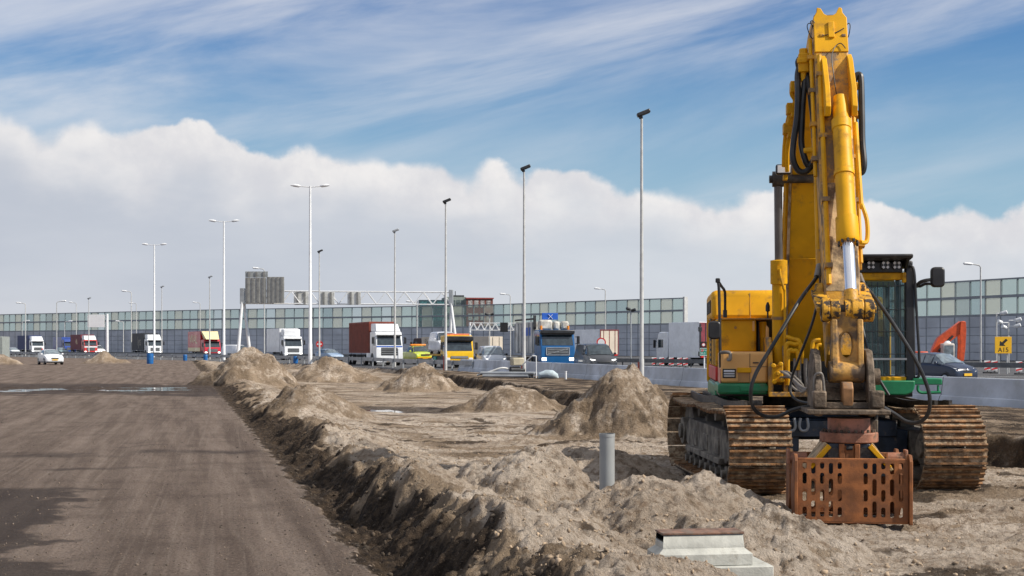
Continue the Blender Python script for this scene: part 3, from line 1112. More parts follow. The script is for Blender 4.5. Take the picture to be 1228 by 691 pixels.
tbx = MB()
p, q = rect_box(tbx, 864.5, 422, 921, 459.6, -1.30, -.32)
tb = tbx.build('tool_box', M_PALE, exc, bevel=.035)
dv = MB()
z0 = P(880, 438, -1.3).z
r0, r1 = P(899, 424, -1.303), P(899.6, 458, -1.303)
dv.box(r0.x, -1.305, r1.z, r0.x + .006, -1.296, r0.z)
rect_box(dv, 899.6, 439.6, 920, 440.1, -1.305, -1.296)
dv.build('panel_seam', M_DARK, tb)
rc = MB()
rect_box(rc, 885, 446.5, 899, 458.5, -1.306, -1.29)
rc.build('step_recess', mat('recess_shade', (.40, .21, .07), .6), tb)  # plate in a darker tone of the box paint imitates shade in the recess
yb = MB()
rect_box(yb, 884, 441, 901, 447, -1.325, -1.29)
yb.build('step_edge', M_YEL, tb, bevel=.008)
lg = MB()
rect_box(lg, 866.5, 442.5, 882.5, 453.5, -1.308, -1.29)
lo = lg.build('lamp_grille', M_BLKP, tb)
lg = MB()
rect_box(lg, 868, 444, 881, 452, -1.316, -1.30)
lo2 = lg.build('lamp', M_LAMPG, tb, bevel=.008)
lg = MB()
for yy in (446.6, 449.6):
    rect_box(lg, 866.5, yy - .5, 882.5, yy + .5, -1.325, -1.317)
lg.build('lamp_bar', M_BLKP, tb)
hd = MB()
hd.tube(spline([P(864, 423, -1.36), P(871, 422.5, -1.40), P(875.5, 424, -1.40), P(875.5, 431, -1.40), P(873, 431.5, -1.36)], 5), .022, 8)
hd.build('grab_handle', M_HOSEG, tb)
latch = MB()
rect_box(latch, 903, 434.5, 910, 435.8, -1.315, -1.29)
latch.build('latch', M_DARK, tb)

tk = MB()
rect_box(tk, 864, 382.5, 907, 423, -.62, .45)
tko = tk.build('fuel_tank', M_YEL, exc, bevel=.03)
cap = MB()
cpt = P(882, 393, -.63)
cap.cyl(cpt, cpt + Vector((0, -.012, 0)), .02, 10)
cap.build('bolt', M_YELW, tko)
top = MB()
rect_box(top, 862, 381.5, 925, 383.6, -.66, .40)
top.build('deck_plate', M_YELW, exc, bevel=.006)
dk = MB()
rect_box(dk, 907.5, 384, 926, 422, -.1, .3)
dk.build('valve_bay', M_BLKP, exc)
pi_ = MB()
pi_.cyl(P(910, 422, -.4), P(910, 385, -.4), .035, 10)
pi_.build('bay_post', M_BLKP, exc)
pi_ = MB()
pi_.cyl(P(916.5, 424, -.45), P(914.5, 386, -.45), .05, 10)
pi_.build('bay_pipe', M_YEL, exc)
pi_ = MB()
pi_.prism([(P(917.5, 430, -.6).x, P(0, 430, -.6).z), (P(922.5, 430, -.6).x, P(0, 430, -.6).z), (P(922, 392, -.6).x, P(0, 395, -.6).z), (P(918.5, 391, -.6).x, P(0, 391, -.6).z)], -.62, -.56, 'y')
pi_.build('bay_bracket', M_PALE, exc, bevel=.01)
hb = P(903.5, 384, -.64)
pi_ = MB()
rect_box(pi_, 902.4, 385, 905, 397, -.645, -.61)
pi_.build('hinge', M_PALE, exc)

# hood (rounded top-left edge), drawn as a section across the machine
hl, hr = P(853.5, 380, .45), P(928, 347.3, .45)
zt, zb = hr.z, P(853, 383, .45).z
ho = MB()
ho.prism([(.45, zb), (.60, zt - .03), (.66, zt), (2.75, zt), (2.75, zb)], hl.x, 1.0)
hood = ho.build('engine_hood', M_YEL, exc, bevel=.07)
hs = MB()
sx = P(900, 365, .445)
hs.bar((sx.x, .449, zb + .01), (sx.x, .597, zt - .04), .008, .008)
hs.build('panel_seam', M_YELW, hood)
hs = MB()
for k in range(5):
    hs.box(hl.x - .012, .75 + k * .34, zb + .10, hl.x - .002, .95 + k * .34, zb + .28)
hs.build('side_vent', M_DARK, hood)
# side panels under the hood, red band at their foot
sp_ = MB()
zr0, zr1 = P(852, 456, .4).z, P(852, 439, .4).z
sp_.box(a_l + .01, -.30, zr1, a_l + .62, 2.7, zb - .02)
side = sp_.build('side_panel', M_YEL, exc, bevel=.02)
s2 = MB()
for k in range(4):
    s2.box(a_l + .0, -.12 + k * .66, zr1 + .02, a_l + .012, -.10 + k * .66, zb - .03)
s2.build('panel_seam', M_DARK, side)
s2 = MB()
for k in range(9):
    s2.box(a_l - .003, 1.30 + .02, zr1 + .06 + k * .075, a_l + .013, 1.85, zr1 + .095 + k * .075)
s2.build('louvre', M_DARK, side)
rb_ = MB()
rb_.box(a_l + .005, -.305, zr0, a_l + .6, 2.7, zr1 - .003)
rb_.build('red_band', M_REDP, exc, bevel=.015)
rp = MB()
rp.box(p.x - .006, -1.26, P(0, 459, -1.3).z, p.x - .0005, -.5, P(0, 441, -1.3).z)
rp.build('faded_red_stripe', mat('faded_red_paint', (.62, .22, .15), .5), tb)
cw = MB()
prof = []
for k in range(13):
    a = math.pi * k / 12
    prof.append((-math.cos(a) * 1.36 + .06, 2.45 + math.sin(a) * .62))
cw.prism(prof, 1.22, zt - .03, 'z')
cw.build('counterweight', M_YEL, exc, bevel=.05)
# right of the boom: engine deck behind the cab
rd_ = MB()
rd_.box(.42, .45, 1.30, 1.20, 2.5, zb + .02)
rd_.build('right_body', M_YEL, exc, bevel=.03)

# exhaust stub, antenna lamp
ex = MB()
e0 = P(920.7, 382, -.3)
ex.tube([e0, e0 + Vector((0, 0, .09)), e0 + Vector((0, 0, .10)), e0 + Vector((0, 0, .17)), e0 + Vector((0, 0, .22))], [.012, .012, .03, .03, .012], 10)
ex.build('warning_lamp', M_BLKP, exc)

# left guard rail and mirror
ra = MB()
ra.tube(spline([P(864, 441, -1.25), P(863.3, 400, -1.25), P(862.3, 350, -1.25), P(861.0, 337, -1.25)], 4), .019, 8)
ra.tube(spline([P(861.2, 337, -1.25), P(865, 343, -1.15), P(868.5, 348, -1.1), P(869.5, 354, -1.05), P(869.5, 378, -1.0)], 5), .018, 8)
ra.cyl(P(869.5, 372, -1.0), P(869.5, 381, -1.0), .027, 8)
rail_o = ra.build('guard_rail', M_BLKP, exc)
hv = MB()
c = P(860.8, 336.5, -1.25)
hv.cbox(c, (.06, .05, .06))
hv.build('rail_end', M_BLKP, rail_o, bevel=.012)


def mirror(x0, y0, x1, y1, yl, name='mirror'):
    b = MB()
    p0, p1 = P(x0, y1, yl), P(x1, y0, yl)
    w, h = p1.x - p0.x, p1.z - p0.z
    pr = []
    for (cx, cz, a0) in ((p1.x - .05, p1.z - .05, 0), (p0.x + .05, p1.z - .05, 90), (p0.x + .05, p0.z + .05, 180), (p1.x - .05, p0.z + .05, 270)):
        for k in range(5):
            a = R(a0 + k * 22.5)
            pr.append((cx + .05 * math.cos(a), cz + .05 * math.sin(a)))
    b.prism(pr, yl, yl + .10, 'y')
    o = b.build(name, M_BLKP, exc, bevel=.02)
    g = MB()
    cx, cz = (p0.x + p1.x) / 2, (p0.z + p1.z) / 2
    g.prism([(cx + (u - cx) * .84, cz + (v - cz) * .84) for u, v in pr], yl + .1, yl + .104, 'y')
    g.build('mirror_glass', M_CHROME, o)
    return o


mirror(849.5, 385, 864.5, 407, -1.28)
mirror(1117, 320, 1133.5, 344.5, -1.62)
ma = MB()
ma.tube(spline([P(1098.5, 344, -1.55), P(1103, 339, -1.58), P(1110, 336.5, -1.6), P(1118, 335.5, -1.58)], 5), .024, 8)
ma.tube(spline([P(1098.5, 342, -1.5), P(1103, 343.5, -1.55), P(1110, 340.5, -1.58), P(1117, 340.5, -1.58)], 5), .018, 8)
ma.build('mirror_arm', M_BLKP, exc)

# --- boom, stick: side outlines in (y, z), y = -b
A0 = -.05


def BZ(b, z):
    return (-b, z)


boom_low = [(.58, 1.50), (.80, 2.3), (1.02, 3.1), (1.28, 3.85), (1.66, 4.45), (2.12, 4.86), (2.62, 5.10)]     # underside, towards the camera
boom_top = [(2.74, 5.52), (2.40, 5.70), (1.75, 5.55), (1.10, 5.05), (.60, 4.25), (.26, 3.2), (.05, 2.2), (-.02, 1.62), (.25, 1.42)]
lowS = [(v.x, v.y) for v in spline([Vector((a, b, 0)) for a, b in boom_low], 5)]
topS = [(v.x, v.y) for v in spline([Vector((a, b, 0)) for a, b in boom_top], 5)]
bo = MB()
bo.prism([BZ(b, z) for b, z in lowS + topS], A0 - .285, A0 + .285)
for v in bo.v:                        # the boom narrows towards its tip
    f = 1 - .42 * max(0, min(1, (v.z - 4.3) / 1.0))
    v.x = A0 + .05 * (1 - f) + (v.x - A0) * f
boom = bo.build('boom', M_YEL, exc, bevel=.012, smooth=25)
# thin flange along the left edge of the underside, weld seam, pipes on the left face
for sg in (-1, 1):
    fl_ = MB()
    fl_.tube([(A0 + sg * .30 * (1 - .42 * max(0, min(1, (z - 4.3) / 1.0))), -b - .012, z) for b, z in lowS], .018, 6)
    fl_.build('flange', M_YELS, boom)
se = MB()
se.tube([(A0 - .28, -1.006, 2.93), (A0 + .28, -1.006, 2.93)], .007, 6)
se.build('weld_seam', M_YEL, boom)
for off, bz in ((-.335, .40), (-.33, .22)):
    pp = MB()
    pth = spline([Vector((A0 + off, -(b - bz), z)) for b, z in [(.95, 2.2), (1.15, 3.1), (1.42, 3.8), (1.8, 4.35), (2.25, 4.75)]], 5)
    pp.tube(pth, .025, 8)
    pp.build('oil_pipe', M_YEL, boom)
for b, z in ((.85, 2.9), (1.15, 3.75), (1.65, 4.4)):
    cl = MB()
    cl.cbox((A0 - .315, -(b - .2), z), (.07, .20, .06), Matrix.Rotation(R(20), 3, 'X'))
    cl.build('pipe_clamp', M_YELW, boom)

# boom cylinders on both sides
for sgn in (-1, 1):
    if sgn < 0:
        c0, c1, c2 = P(934.5, 470, -1.05), P(934.0, 318, -1.18), P(933.0, 215, -1.35)
    else:
        l0, l1, l2 = P(934.5, 470, -1.05), P(934.0, 318, -1.18), P(933.0, 215, -1.35)
        c0, c1, c2 = [Vector((2 * A0 - v.x, v.y, v.z)) for v in (l0, l1, l2)]
    cy = MB()
    ax = (c1 - c0).normalized()
    cy.tube([c0, c1 - ax * .25, c1 - ax * .24, c1 + ax * .06, c1 + ax * .07], [.088, .088, .108, .108, .06], 20)
    cyl_o = cy.build('boom_cylinder', M_YEL, exc)
    rd2 = MB()
    rd2.cyl(c1, c2, .052, 16)
    rd2.build('piston_rod', M_RODG, cyl_o)
    ey = MB()
    ey.cyl(c2 + Vector((-.07, 0, 0)), c2 + Vector((.07, 0, 0)), .10, 18)
    ey.cyl(c2 + Vector((-.11, 0, 0)), c2 + Vector((.11, 0, 0)), .05, 14)
    ey.build('rod_eye', M_STEELD, cyl_o)
    gl = MB()
    gl.cbox(c1 + ax * .0 + Vector((0, -.11, -.05)), (.06, .04, .06))
    gl.tube(spline([c1 + Vector((.0, -.13, -.06)), c1 + Vector((.01, -.13, -.16)), c1 + Vector((.05 * -sgn, -.11, -.30)), c1 + Vector((.07 * -sgn, -.07, -.42)), c1 + Vector((.07 * -sgn, -.06, -1.2))], 6), .017, 8)
    gl.build('cylinder_pipe', M_YEL, cyl_o)
    bd = MB()
    cm = c1 - ax * .68
    bd.tube([cm - ax * .02, cm + ax * .02], .098, 18)
    bd.build('clamp_ring', M_YELW, cyl_o)
    if sgn < 0:
        pn = MB()
        pn.cyl(c2 + Vector((-.05, 0, 0)), c2 + Vector((.75, -.0, 0)), .055, 14)
        pn.build('pivot_pin', M_STEELD, boom)

# work lamp on the left of the boom
wl = MB()
c = P(939.5, 203.5, -1.80)
wl.cbox(c, (.19, .10, .125))
wlo = wl.build('work_lamp', M_BLKP, exc, bevel=.02)
g = MB()
g.cbox(c + Vector((0, -.05, 0)), (.155, .012, .092))
g.build('lamp_glass', M_LAMPG, wlo, bevel=.004)
g = MB()
g.cbox(c + Vector((.03, .09, -.09)), (.05, .14, .06))
g.build('lamp_bracket', M_YEL, wlo)

# stick
T, B = Vector((2.74, 5.56)), Vector((4.16, 1.56))
su = (B - T).normalized()
sn = Vector((-su.y, su.x))           # front normal in (b, z)
SLEN = (B - T).length


def SP(t, off, a=0.0):
    """point along the stick: t metres from its top, off metres in front of its axis, a metres to the right"""
    q = T + su * t + sn * off
    return Vector((A0 + a, -q.x, q.y))


st_out = [(0, .02), (0, .13), (.25, .17), (.9, .19), (2.2, .19), (3.3, .16), (SLEN - .12, .10), (SLEN, .0), (SLEN - .05, -.10), (3.3, -.20), (1.6, -.42), (.75, -.55), (.35, -.50), (-.02, -.25)]
sk2 = MB()
wid = .19
sk2.prism([(SP(t, o).y, SP(t, o).z) for t, o in st_out], A0 - wid, A0 + wid)
stick = sk2.build('stick', [M_YELW], exc, bevel=.02)
fp = MB()                             # scraped front plate of the lower half
fp.prism([(SP(t, o).y, SP(t, o).z) for t, o in [(2.15, .185), (2.15, .197), (3.30, .167), (3.42, .155), (3.30, .12)]], A0 - wid + .012, A0 + wid - .012)
fp.build('front_plate', M_YELS, stick, bevel=.004)
# bolted head plate with a notch on top
hp = MB()
hw = .19
pts = [(-hw, -.36), (hw, -.36), (hw, .09), (hw - .045, .16), (hw - .05, .22), (.105, .235), (.07, .155), (.03, .125), (-.03, .125), (-.065, .15), (-.10, .225), (-.145, .235), (-.15, .18), (-hw, .10)]
vs0 = []
for a, u in pts:
    vs0.append(SP(-u + .13, .15, a))
for a, u in pts:
    vs0.append(SP(-u + .13, .19, a))
n = len(pts)
hp.add(vs0, [tuple(range(n))[::-1], tuple(range(n, 2 * n))] + [(i, (i + 1) % n, n + (i + 1) % n, n + i) for i in range(n)])
hp.build('head_plate', M_YEL, stick, bevel=.008)
pn = MB()
pn.cyl(SP(-.02, -.02, -.16), SP(-.02, -.02, .17), .10, 16)
pn.build('head_pin', M_STEELD, stick)
hb = MB()
hb.add([SP(t, o, a) for t in (.10, .31) for o in (.19, .212) for a in (-.03, .04)], [(0, 2, 3, 1), (4, 5, 7, 6), (0, 1, 5, 4), (2, 6, 7, 3), (0, 4, 6, 2), (1, 3, 7, 5)])
hb.build('bolt_block', M_YEL, stick, bevel=.006)
# two ears that carry the grab cylinder
for sx_ in (-1, 1):
    e = MB()
    prof = [(.50, .15), (.62, .25), (1.08, .40), (1.32, .41), (1.40, .33), (1.34, .22), (1.2, .15)]
    a0 = sx_ * .145 + .05
    vs1 = [SP(t, o, a0 - .030) for t, o in prof] + [SP(t, o, a0 + .030) for t, o in prof]
    n = len(prof)
    e.add(vs1, [tuple(range(n))[::-1], tuple(range(n, 2 * n))] + [(i, (i + 1) % n, n + (i + 1) % n, n + i) for i in range(n)])
    e.build('cylinder_ear', M_YEL, stick, bevel=.008)
K = Vector((A0 + .045, -4.40, P(1013, 372, -4.40).z))
piv = SP(1.20, .30, .05)
ax = (K - piv).normalized()
Lc = (K - piv).length
b0 = piv + ax * -.10
zend = P(1012, 291, -4.1).z
bl = (piv.z - zend) / -ax.z
gc = MB()
gc.tube([piv - ax * .06, piv + ax * .10, piv + ax * .24, piv + ax * .25, piv + ax * .36, piv + ax * .37, piv + ax * (bl - .30), piv + ax * (bl - .29), piv + ax * (bl - .03), piv + ax * bl],
        [.070, .085, .085, .108, .108, .098, .102, .120, .124, .11], 24)
gco = gc.build('grab_cylinder', M_YEL, exc)
rr = MB()
rr.cyl(piv + ax * (bl - .01), K - ax * .14, .062, 20)
rr.build('piston_rod', M_CHROME, gco)
rr = MB()
rr.cyl(K + Vector((-.075, 0, 0)), K + Vector((.075, 0, 0)), .105, 20)
rr.tube([K - ax * .22, K - ax * .02], [.072, .085], 16)
rr.build('rod_eye', M_KNUC, gco)
for k in range(10):
    nu = MB()
    a = 2 * math.pi * k / 10
    x_ = ax.orthogonal().normalized()
    y_ = ax.cross(x_)
    c = piv + ax * (bl + .0) + (x_ * math.cos(a) + y_ * math.sin(a)) * .10
    nu.cyl(c - ax * .02, c + ax * .03, .014, 6)
    nu.build('bolt', M_STEELD, gco)
for t in (.9, 1.65):
    cr = MB()
    cr.tube([piv + ax * t, piv + ax * (t + .045)], .112, 20)
    cr.build('clamp_ring', M_YEL, gco)
# pipes beside the cylinder
pp = MB()
pp.tube(spline([piv + Vector((.17, -.02, -.25)), piv + ax * .6 + Vector((.155, -.02, 0)), piv + ax * 1.3 + Vector((.16, -.02, 0)), piv + ax * (bl - .45) + Vector((.165, -.03, 0)), piv + ax * (bl - .25) + Vector((.21, -.01, 0)), piv + ax * (bl - .02) + Vector((.20, .02, 0)), piv + ax * (bl) + Vector((.13, -.02, 0))], 6), .024, 8)
pp.build('oil_pipe', M_YEL, gco)
for off, t0, t1, r_ in ((-.145, .55, 3.35, .028), (-.222, .25, 2.0, .022), (.225, 1.0, 3.05, .022)):
    pp = MB()
    o_ = .215 if abs(off) < .2 else .08
    pp.tube(spline([SP(t0, o_, off), SP((t0 + t1) / 2, o_ + .005, off), SP(t1, o_ - .03, off)], 5), r_, 8)
    pp.build('oil_pipe', M_YEL, stick)
    for t in np.linspace(t0 + .25, t1 - .2, 4):
        cl = MB()
        cl.cbox(SP(t, o_ - .005, off), (.085, .075, .05), Matrix.Rotation(R(-19), 3, 'X'))
        cl.build('pipe_clamp', M_YELW, stick)
big = MB()                            # thick return pipe left of the stick with a bent top end
big.tube(spline([P(965, 181, -3.05), P(974, 180, -3.1), P(978, 184, -3.12), P(979, 196, -3.15), P(980, 240, -3.3), P(982, 318, -3.6)], 6), .034, 10)
big.build('return_pipe', M_YEL, stick)
bk = MB()
bk.cyl(P(983, 318, -3.62), P(983, 324, -3.62), .036, 8)
bk.cyl(P(983, 300, -3.56), P(983, 320, -3.6), .042, 8)
bk.build('hose_coupling', M_YELW, stick)

# valve cluster at the left of the stick, brackets with pipes down the boom
vb = MB()
c = P(963.5, 76, -2.85)
vb.cbox(c, (.12, .12, .22))
vb.cyl(c + Vector((0, 0, .08)), c + Vector((0, 0, .17)), .05, 10)
vb.cyl(c + Vector((0, 0, -.10)), c + Vector((0, 0, -.22)), .035, 10)
vb.cbox(c + Vector((.12, 0, .03)), (.16, .07, .10))
vb.cbox(c + Vector((.0, -.06, .02)), (.16, .05, .06))
vb.cyl(P(962.8, 68, -2.85), P(962.8, 63, -2.85), .035, 8)
vb.build('valve_block', M_YEL, stick, bevel=.012)
br = MB()
for (x_, y_, yl) in ((952.5, 105, -2.6), (948, 131, -2.45), (944, 155, -2.3)):
    br.cbox(P(x_, y_, yl), (.10, .16, .13))
    br.cbox(P(x_ + 3, y_ + 8, yl), (.06, .20, .05))
br.tube(spline([P(951, 98, -2.6), P(950, 112, -2.58), P(954, 121, -2.55), P(950, 135, -2.45), P(946, 150, -2.35)], 5), .035, 8)
br.tube(spline([P(948, 132, -2.45), P(944, 150, -2.3), P(941, 175, -2.1), P(940, 200, -1.95)], 5), .03, 8)
br.tube(spline([P(953, 130, -2.45), P(948, 158, -2.3), P(944, 180, -2.1), P(944, 206, -1.95)], 5), .03, 8)
br.build('pipe_bracket', M_YEL, boom, bevel=.01)

# black hoses
def hose(name, pts, r, m=M_BLACK, parent=None, n=8):
    b = MB()
    b.tube(spline(pts, n), r, 9)
    return b.build(name, m, parent or stick)


hose('hydraulic_hose', [P(958, 82, -2.8), P(956.5, 92, -2.85), P(957, 110, -2.95), P(956, 140, -3.0), P(951.5, 172, -3.0), P(951, 190, -3.05), P(957, 204, -3.05), P(966, 206, -3.05), P(974, 198, -3.05)], .036)
hose('hydraulic_hose', [P(964.5, 83, -2.8), P(965, 96, -2.85), P(963, 120, -2.95), P(961.5, 150, -3.0), P(961, 172, -3.0), P(965, 190, -3.05), P(970, 199, -3.05), P(976, 192, -3.08)], .036)
hose('hydraulic_hose', [P(966, 84, -2.8), P(969, 98, -2.88), P(972, 120, -2.95), P(975, 145, -3.05), P(976.5, 165, -3.1)], .030)
hose('hydraulic_hose', [P(957, 83, -2.8), P(955.5, 75, -2.8), P(957.5, 70, -2.8), P(960, 69, -2.8)], .02)
hose('hydraulic_hose', [P(968, 72, -2.8), P(970, 70, -2.85), P(969.5, 66, -2.85)], .014)
# loop on the right of the stick
hose('hydraulic_hose', [P(1023, 100, -3.0), P(1026, 92, -3.0), P(1030.5, 90, -3.0), P(1032.5, 98, -3.02), P(1033.5, 140, -3.1), P(1034, 170, -3.15), P(1036, 195, -3.2), P(1034, 206, -3.2), P(1029, 207, -3.2)], .037)
hose('hydraulic_hose', [P(1024, 106, -3.0), P(1026.5, 118, -3.0), P(1025, 145, -3.1), P(1022.5, 168, -3.15), P(1022, 168, -3.15)], .024)
hose('thin_line', [P(1027, 140, -3.1), P(1027, 170, -3.15), P(1026, 195, -3.2), P(1024, 225, -3.3), P(1028, 248, -3.3), P(1027, 268, -3.4), P(1026, 300, -3.5)], .012)
rbk = MB()
for (x_, y_) in ((1020, 98), (1024, 104), (1026, 138), (1027, 202), (1029, 196)):
    rbk.cbox(P(x_, y_, -3.0), (.09, .10, .09))
rbk.cyl(P(1020, 125, -3.0), P(1028, 140, -3.05), .03, 8)
rbk.build('pipe_bracket', M_YEL, stick, bevel=.012)
for pts in ([P(976, 47, -2.85), P(972, 44, -2.9), P(968, 32, -2.95), P(971, 28, -2.95), P(977, 33, -2.95), P(985, 43, -2.95)],
            [P(978, 44, -2.85), P(974, 31, -2.9), P(972, 26, -2.95), P(976, 26, -2.95), P(978, 37, -2.95)],
            [P(1013, 32, -2.95), P(1018, 28, -2.95), P(1019.5, 32, -2.95), P(1018, 42, -2.95), P(1016, 46, -2.95)],
            [P(985, 43, -3.02), P(1000, 40, -3.02), P(1012, 34, -2.98)],
            [P(1003, 113, -3.32), P(999, 85, -3.28), P(997.5, 68, -3.2), P(1001, 57, -3.1), P(1008, 52, -3.07), P(1014, 58, -3.1)]):
    hose('grease_line', pts, .0055)
cap = MB()
cap.cbox(P(985, 43, -3.0), (.05, .05, .035))
cap.build('line_clamp', M_YELW, stick, bevel=.008)
cap = MB()
cap.cbox(P(1011.5, 43, -3.0), (.05, .05, .035))
cap.build('line_clamp', M_YELW, stick, bevel=.008)

# big hanging hoses down to the grab
hose('grab_hose', [P(983, 325, -3.65), P(977, 336, -3.75), P(958, 362, -4.1), P(928, 412, -4.35), P(908, 445, -4.4), P(900.5, 468, -4.4), P(903, 488, -4.35), P(914, 498, -4.3), P(931, 500, -4.25), P(950, 492, -4.2), P(968, 488, -4.2), P(985, 489, -4.2)], .0205)
hose('grab_hose', [P(984, 325, -3.6), P(983, 345, -3.7), P(975, 385, -3.8), P(958, 430, -3.7), P(950, 452, -3.6), P(948, 470, -3.6), P(956, 480, -3.7), P(972, 484, -3.9)], .015)
hose('grab_hose', [P(1031, 336, -3.6), P(1038, 344, -3.75), P(1055, 365, -4.1), P(1080, 402, -4.35), P(1098, 432, -4.4), P(1110, 458, -4.4), P(1115, 478, -4.4), P(1113, 496, -4.35), P(1103, 506, -4.3), P(1088, 506, -4.25), P(1072, 496, -4.2), P(1060, 489, -4.2)], .0205)
hose('grab_hose', [P(1033, 388, -4.15), P(1038, 410, -4.2), P(1046, 440, -4.25), P(1056, 458, -4.25), P(1066, 474, -4.25)], .016)
cp = MB()
cp.cyl(P(983, 318, -3.62), P(980, 332, -3.7), .036, 10)
cp.cyl(P(1030, 330, -3.55), P(1034, 341, -3.65), .036, 10)
cp.build('hose_coupling', M_HOSEG, stick)

# lamps/box on the right edge of the stick
rbx = MB()
rbx.cbox(P(1029, 319, -3.55), (.07, .12, .10))
rbx.build('junction_box', M_YELW, stick, bevel=.01)

# --- knuckles, links
def knuckle(x0, x1, yl, r, name, m=M_KNUC):
    b = MB()
    pa, pb = P(x0, 372, yl), P(x1, 372, yl)
    b.cyl(Vector((pa.x, K.y, K.z)), Vector((pb.x, K.y, K.z)), r, 24)
    return b, pa.x, pb.x


pin_s = SP(3.36, -.02)                # stick pin of the rocker arms
for x0, x1 in ((985, 994), (1035.5, 1047)):
    b, xa, xb = knuckle(x0, x1, -4.4, .125, 'rocker')
    xm = (xa + xb) / 2
    b.bar((xm, K.y, K.z), (xm, pin_s.y, pin_s.z), (xb - xa) * .8, .17, up=(1, 0, 0))
    b.cyl((xa, pin_s.y, pin_s.z), (xb, pin_s.y, pin_s.z), .10, 18)
    b.build('rocker_arm', M_KNUC, exc, bevel=.01)
pn = MB()
pn.cyl((P(983.5, 372, -4.4).x, K.y, K.z), (P(1048.5, 372, -4.4).x, K.y, K.z), .058, 16)
pn.build('linkage_pin', M_STEELD, exc)
LB = Vector((A0 + .03, -4.48, P(1013, 446, -4.48).z))
lk = MB()
for x0, x1 in ((994.5, 1006.5), (1020, 1035)):
    b, xa, xb = knuckle(x0, x1, -4.4, .118, '')
    b.build('link_eye', M_KNUC, exc, bevel=.012)
# body of the link: a plate with an oval hole
xl0, xl1 = P(996, 400, -4.45).x, P(1034, 400, -4.45).x
xc, hwid = (xl0 + xl1) / 2, (xl1 - xl0) / 2
zt_, zb_ = K.z - .02, LB.z - .03
zc_ = (P(0, 400, -4.45).z + P(0, 428, -4.45).z) / 2
hh_ = (P(0, 400, -4.45).z - P(0, 428, -4.45).z) / 2
ow = .062
NN = 32
ring_o, ring_i = [], []
for k in range(NN):
    a = 2 * math.pi * k / NN
    ca, sa = math.cos(a), math.sin(a)
    t = 1 / max(abs(ca), abs(sa))
    oz = zc_ + sa * t * ((zt_ - zc_) if sa > 0 else (zc_ - zb_))
    taper = .93 if oz > zc_ else 1.0
    ring_o.append((xc + ca * t * hwid * taper, oz))
    ring_i.append((xc + ca * ow, zc_ + np.sign(sa) * abs(sa) ** .8 * hh_))
def ly(z, off):
    f = (z - LB.z) / (K.z - LB.z)
    return LB.y + (K.y - LB.y) * f + off
vs2 = []
for off in (-.075, .075):
    vs2 += [(x_, ly(z_, off), z_) for x_, z_ in ring_o]
    mid = .035 if off < 0 else 0
    vs2 += [(x_, ly(z_, off + (mid if off < 0 else 0)), z_) for x_, z_ in ring_i]
fs2 = []
for k in range(NN):
    j = (k + 1) % NN
    fs2 += [(k, j, NN + j, NN + k), (2 * NN + k, 3 * NN + k, 3 * NN + j, 2 * NN + j), (k, 2 * NN + k, 2 * NN + j, j), (NN + k, NN + j, 3 * NN + j, 3 * NN + k)]
lk.add(vs2, fs2)
# raised side flanges of the link
for x_ in (xl0 + .03, xl1 - .03):
    lk.bar((x_, ly(K.z - .10, -.085), K.z - .10), (x_, ly(LB.z + .03, -.085), LB.z + .03), .055, .06, up=(1, 0, 0))
lk.cyl((P(993.5, 446, -4.48).x, LB.y, LB.z), (P(1036, 446, -4.48).x, LB.y, LB.z), .115, 24)
lk.build('bucket_link', mat('link_steel', (.50, .27, .065), .6, var=.25, vscale=4, dirt=(.13, .09, .06), dlo=.42, dhi=.58, dscale=4.5, bump=.4), exc, bevel=.012)

# --- quick coupler
qc = MB()
zq0, zq1 = P(0, 492, -4.45).z, P(0, 420, -4.45).z
for x0, x1, xt in ((976, 988, 982), (1044, 1056, 1040)):
    pa, pb, pt_ = P(x0, 480, -4.55), P(x1, 480, -4.55), P(xt, 440, -4.55)
    qc.prism([(-4.72, zq0), (-4.74, zq0 + .18), (-4.60, zq1 - .12), (-4.48, zq1), (-4.25, zq1 + .02), (-4.02, zq1 - .15), (-3.95, zq0 + .1), (-4.0, zq0)], (pa.x + pt_.x) / 2 - .03, (pa.x + pt_.x) / 2 + .045)
pa, pb = P(978, 490, -4.6), P(1055, 480, -4.6)
qc.box(pa.x, -4.70, pa.z, pb.x, -4.0, pb.z - .02)
pa, pb = P(986, 480, -4.55), P(1046, 458, -4.55)
qc.prism([(-4.60, pa.z), (-4.52, pa.z + .07), (-4.12, pb.z), (-4.0, pb.z), (-4.0, pa.z)], pa.x, pb.x)
qco = qc.build('quick_coupler', M_STEEL, exc, bevel=.012)
lgs = MB()
pa = P(1015.5, 470, -4.62)
lgs.prism([(-4.70, P(0, 482, -4.6).z), (-4.72, P(0, 462, -4.6).z), (-4.66, P(0, 455, -4.6).z), (-4.52, P(0, 455, -4.6).z), (-4.45, P(0, 482, -4.6).z)], pa.x - .055, pa.x + .055)
lgs.build('locking_hook', mat('brown_steel', (.30, .15, .06), .6, var=.3, vscale=6, dirt=(.2, .16, .12)), qco, bevel=.012)
for x_, m_ in ((982.5, M_STEEL), (1051.5, M_STEEL)):
    pn = MB()
    c = P(x_, 478, -4.7)
    pn.box(c.x - .07, -4.76, c.z - .10, c.x + .07, -4.60, c.z + .08)
    pn.build('pin_boss', m_, qco, bevel=.02)
for xx in (979, 1050):
    pn = MB()
    c = P(xx, 452, -4.5)
    pn.cyl(c + Vector((-.04, 0, 0)), c + Vector((.04, 0, 0)), .085, 16)
    pn.build('pivot_boss', M_STEEL, qco)
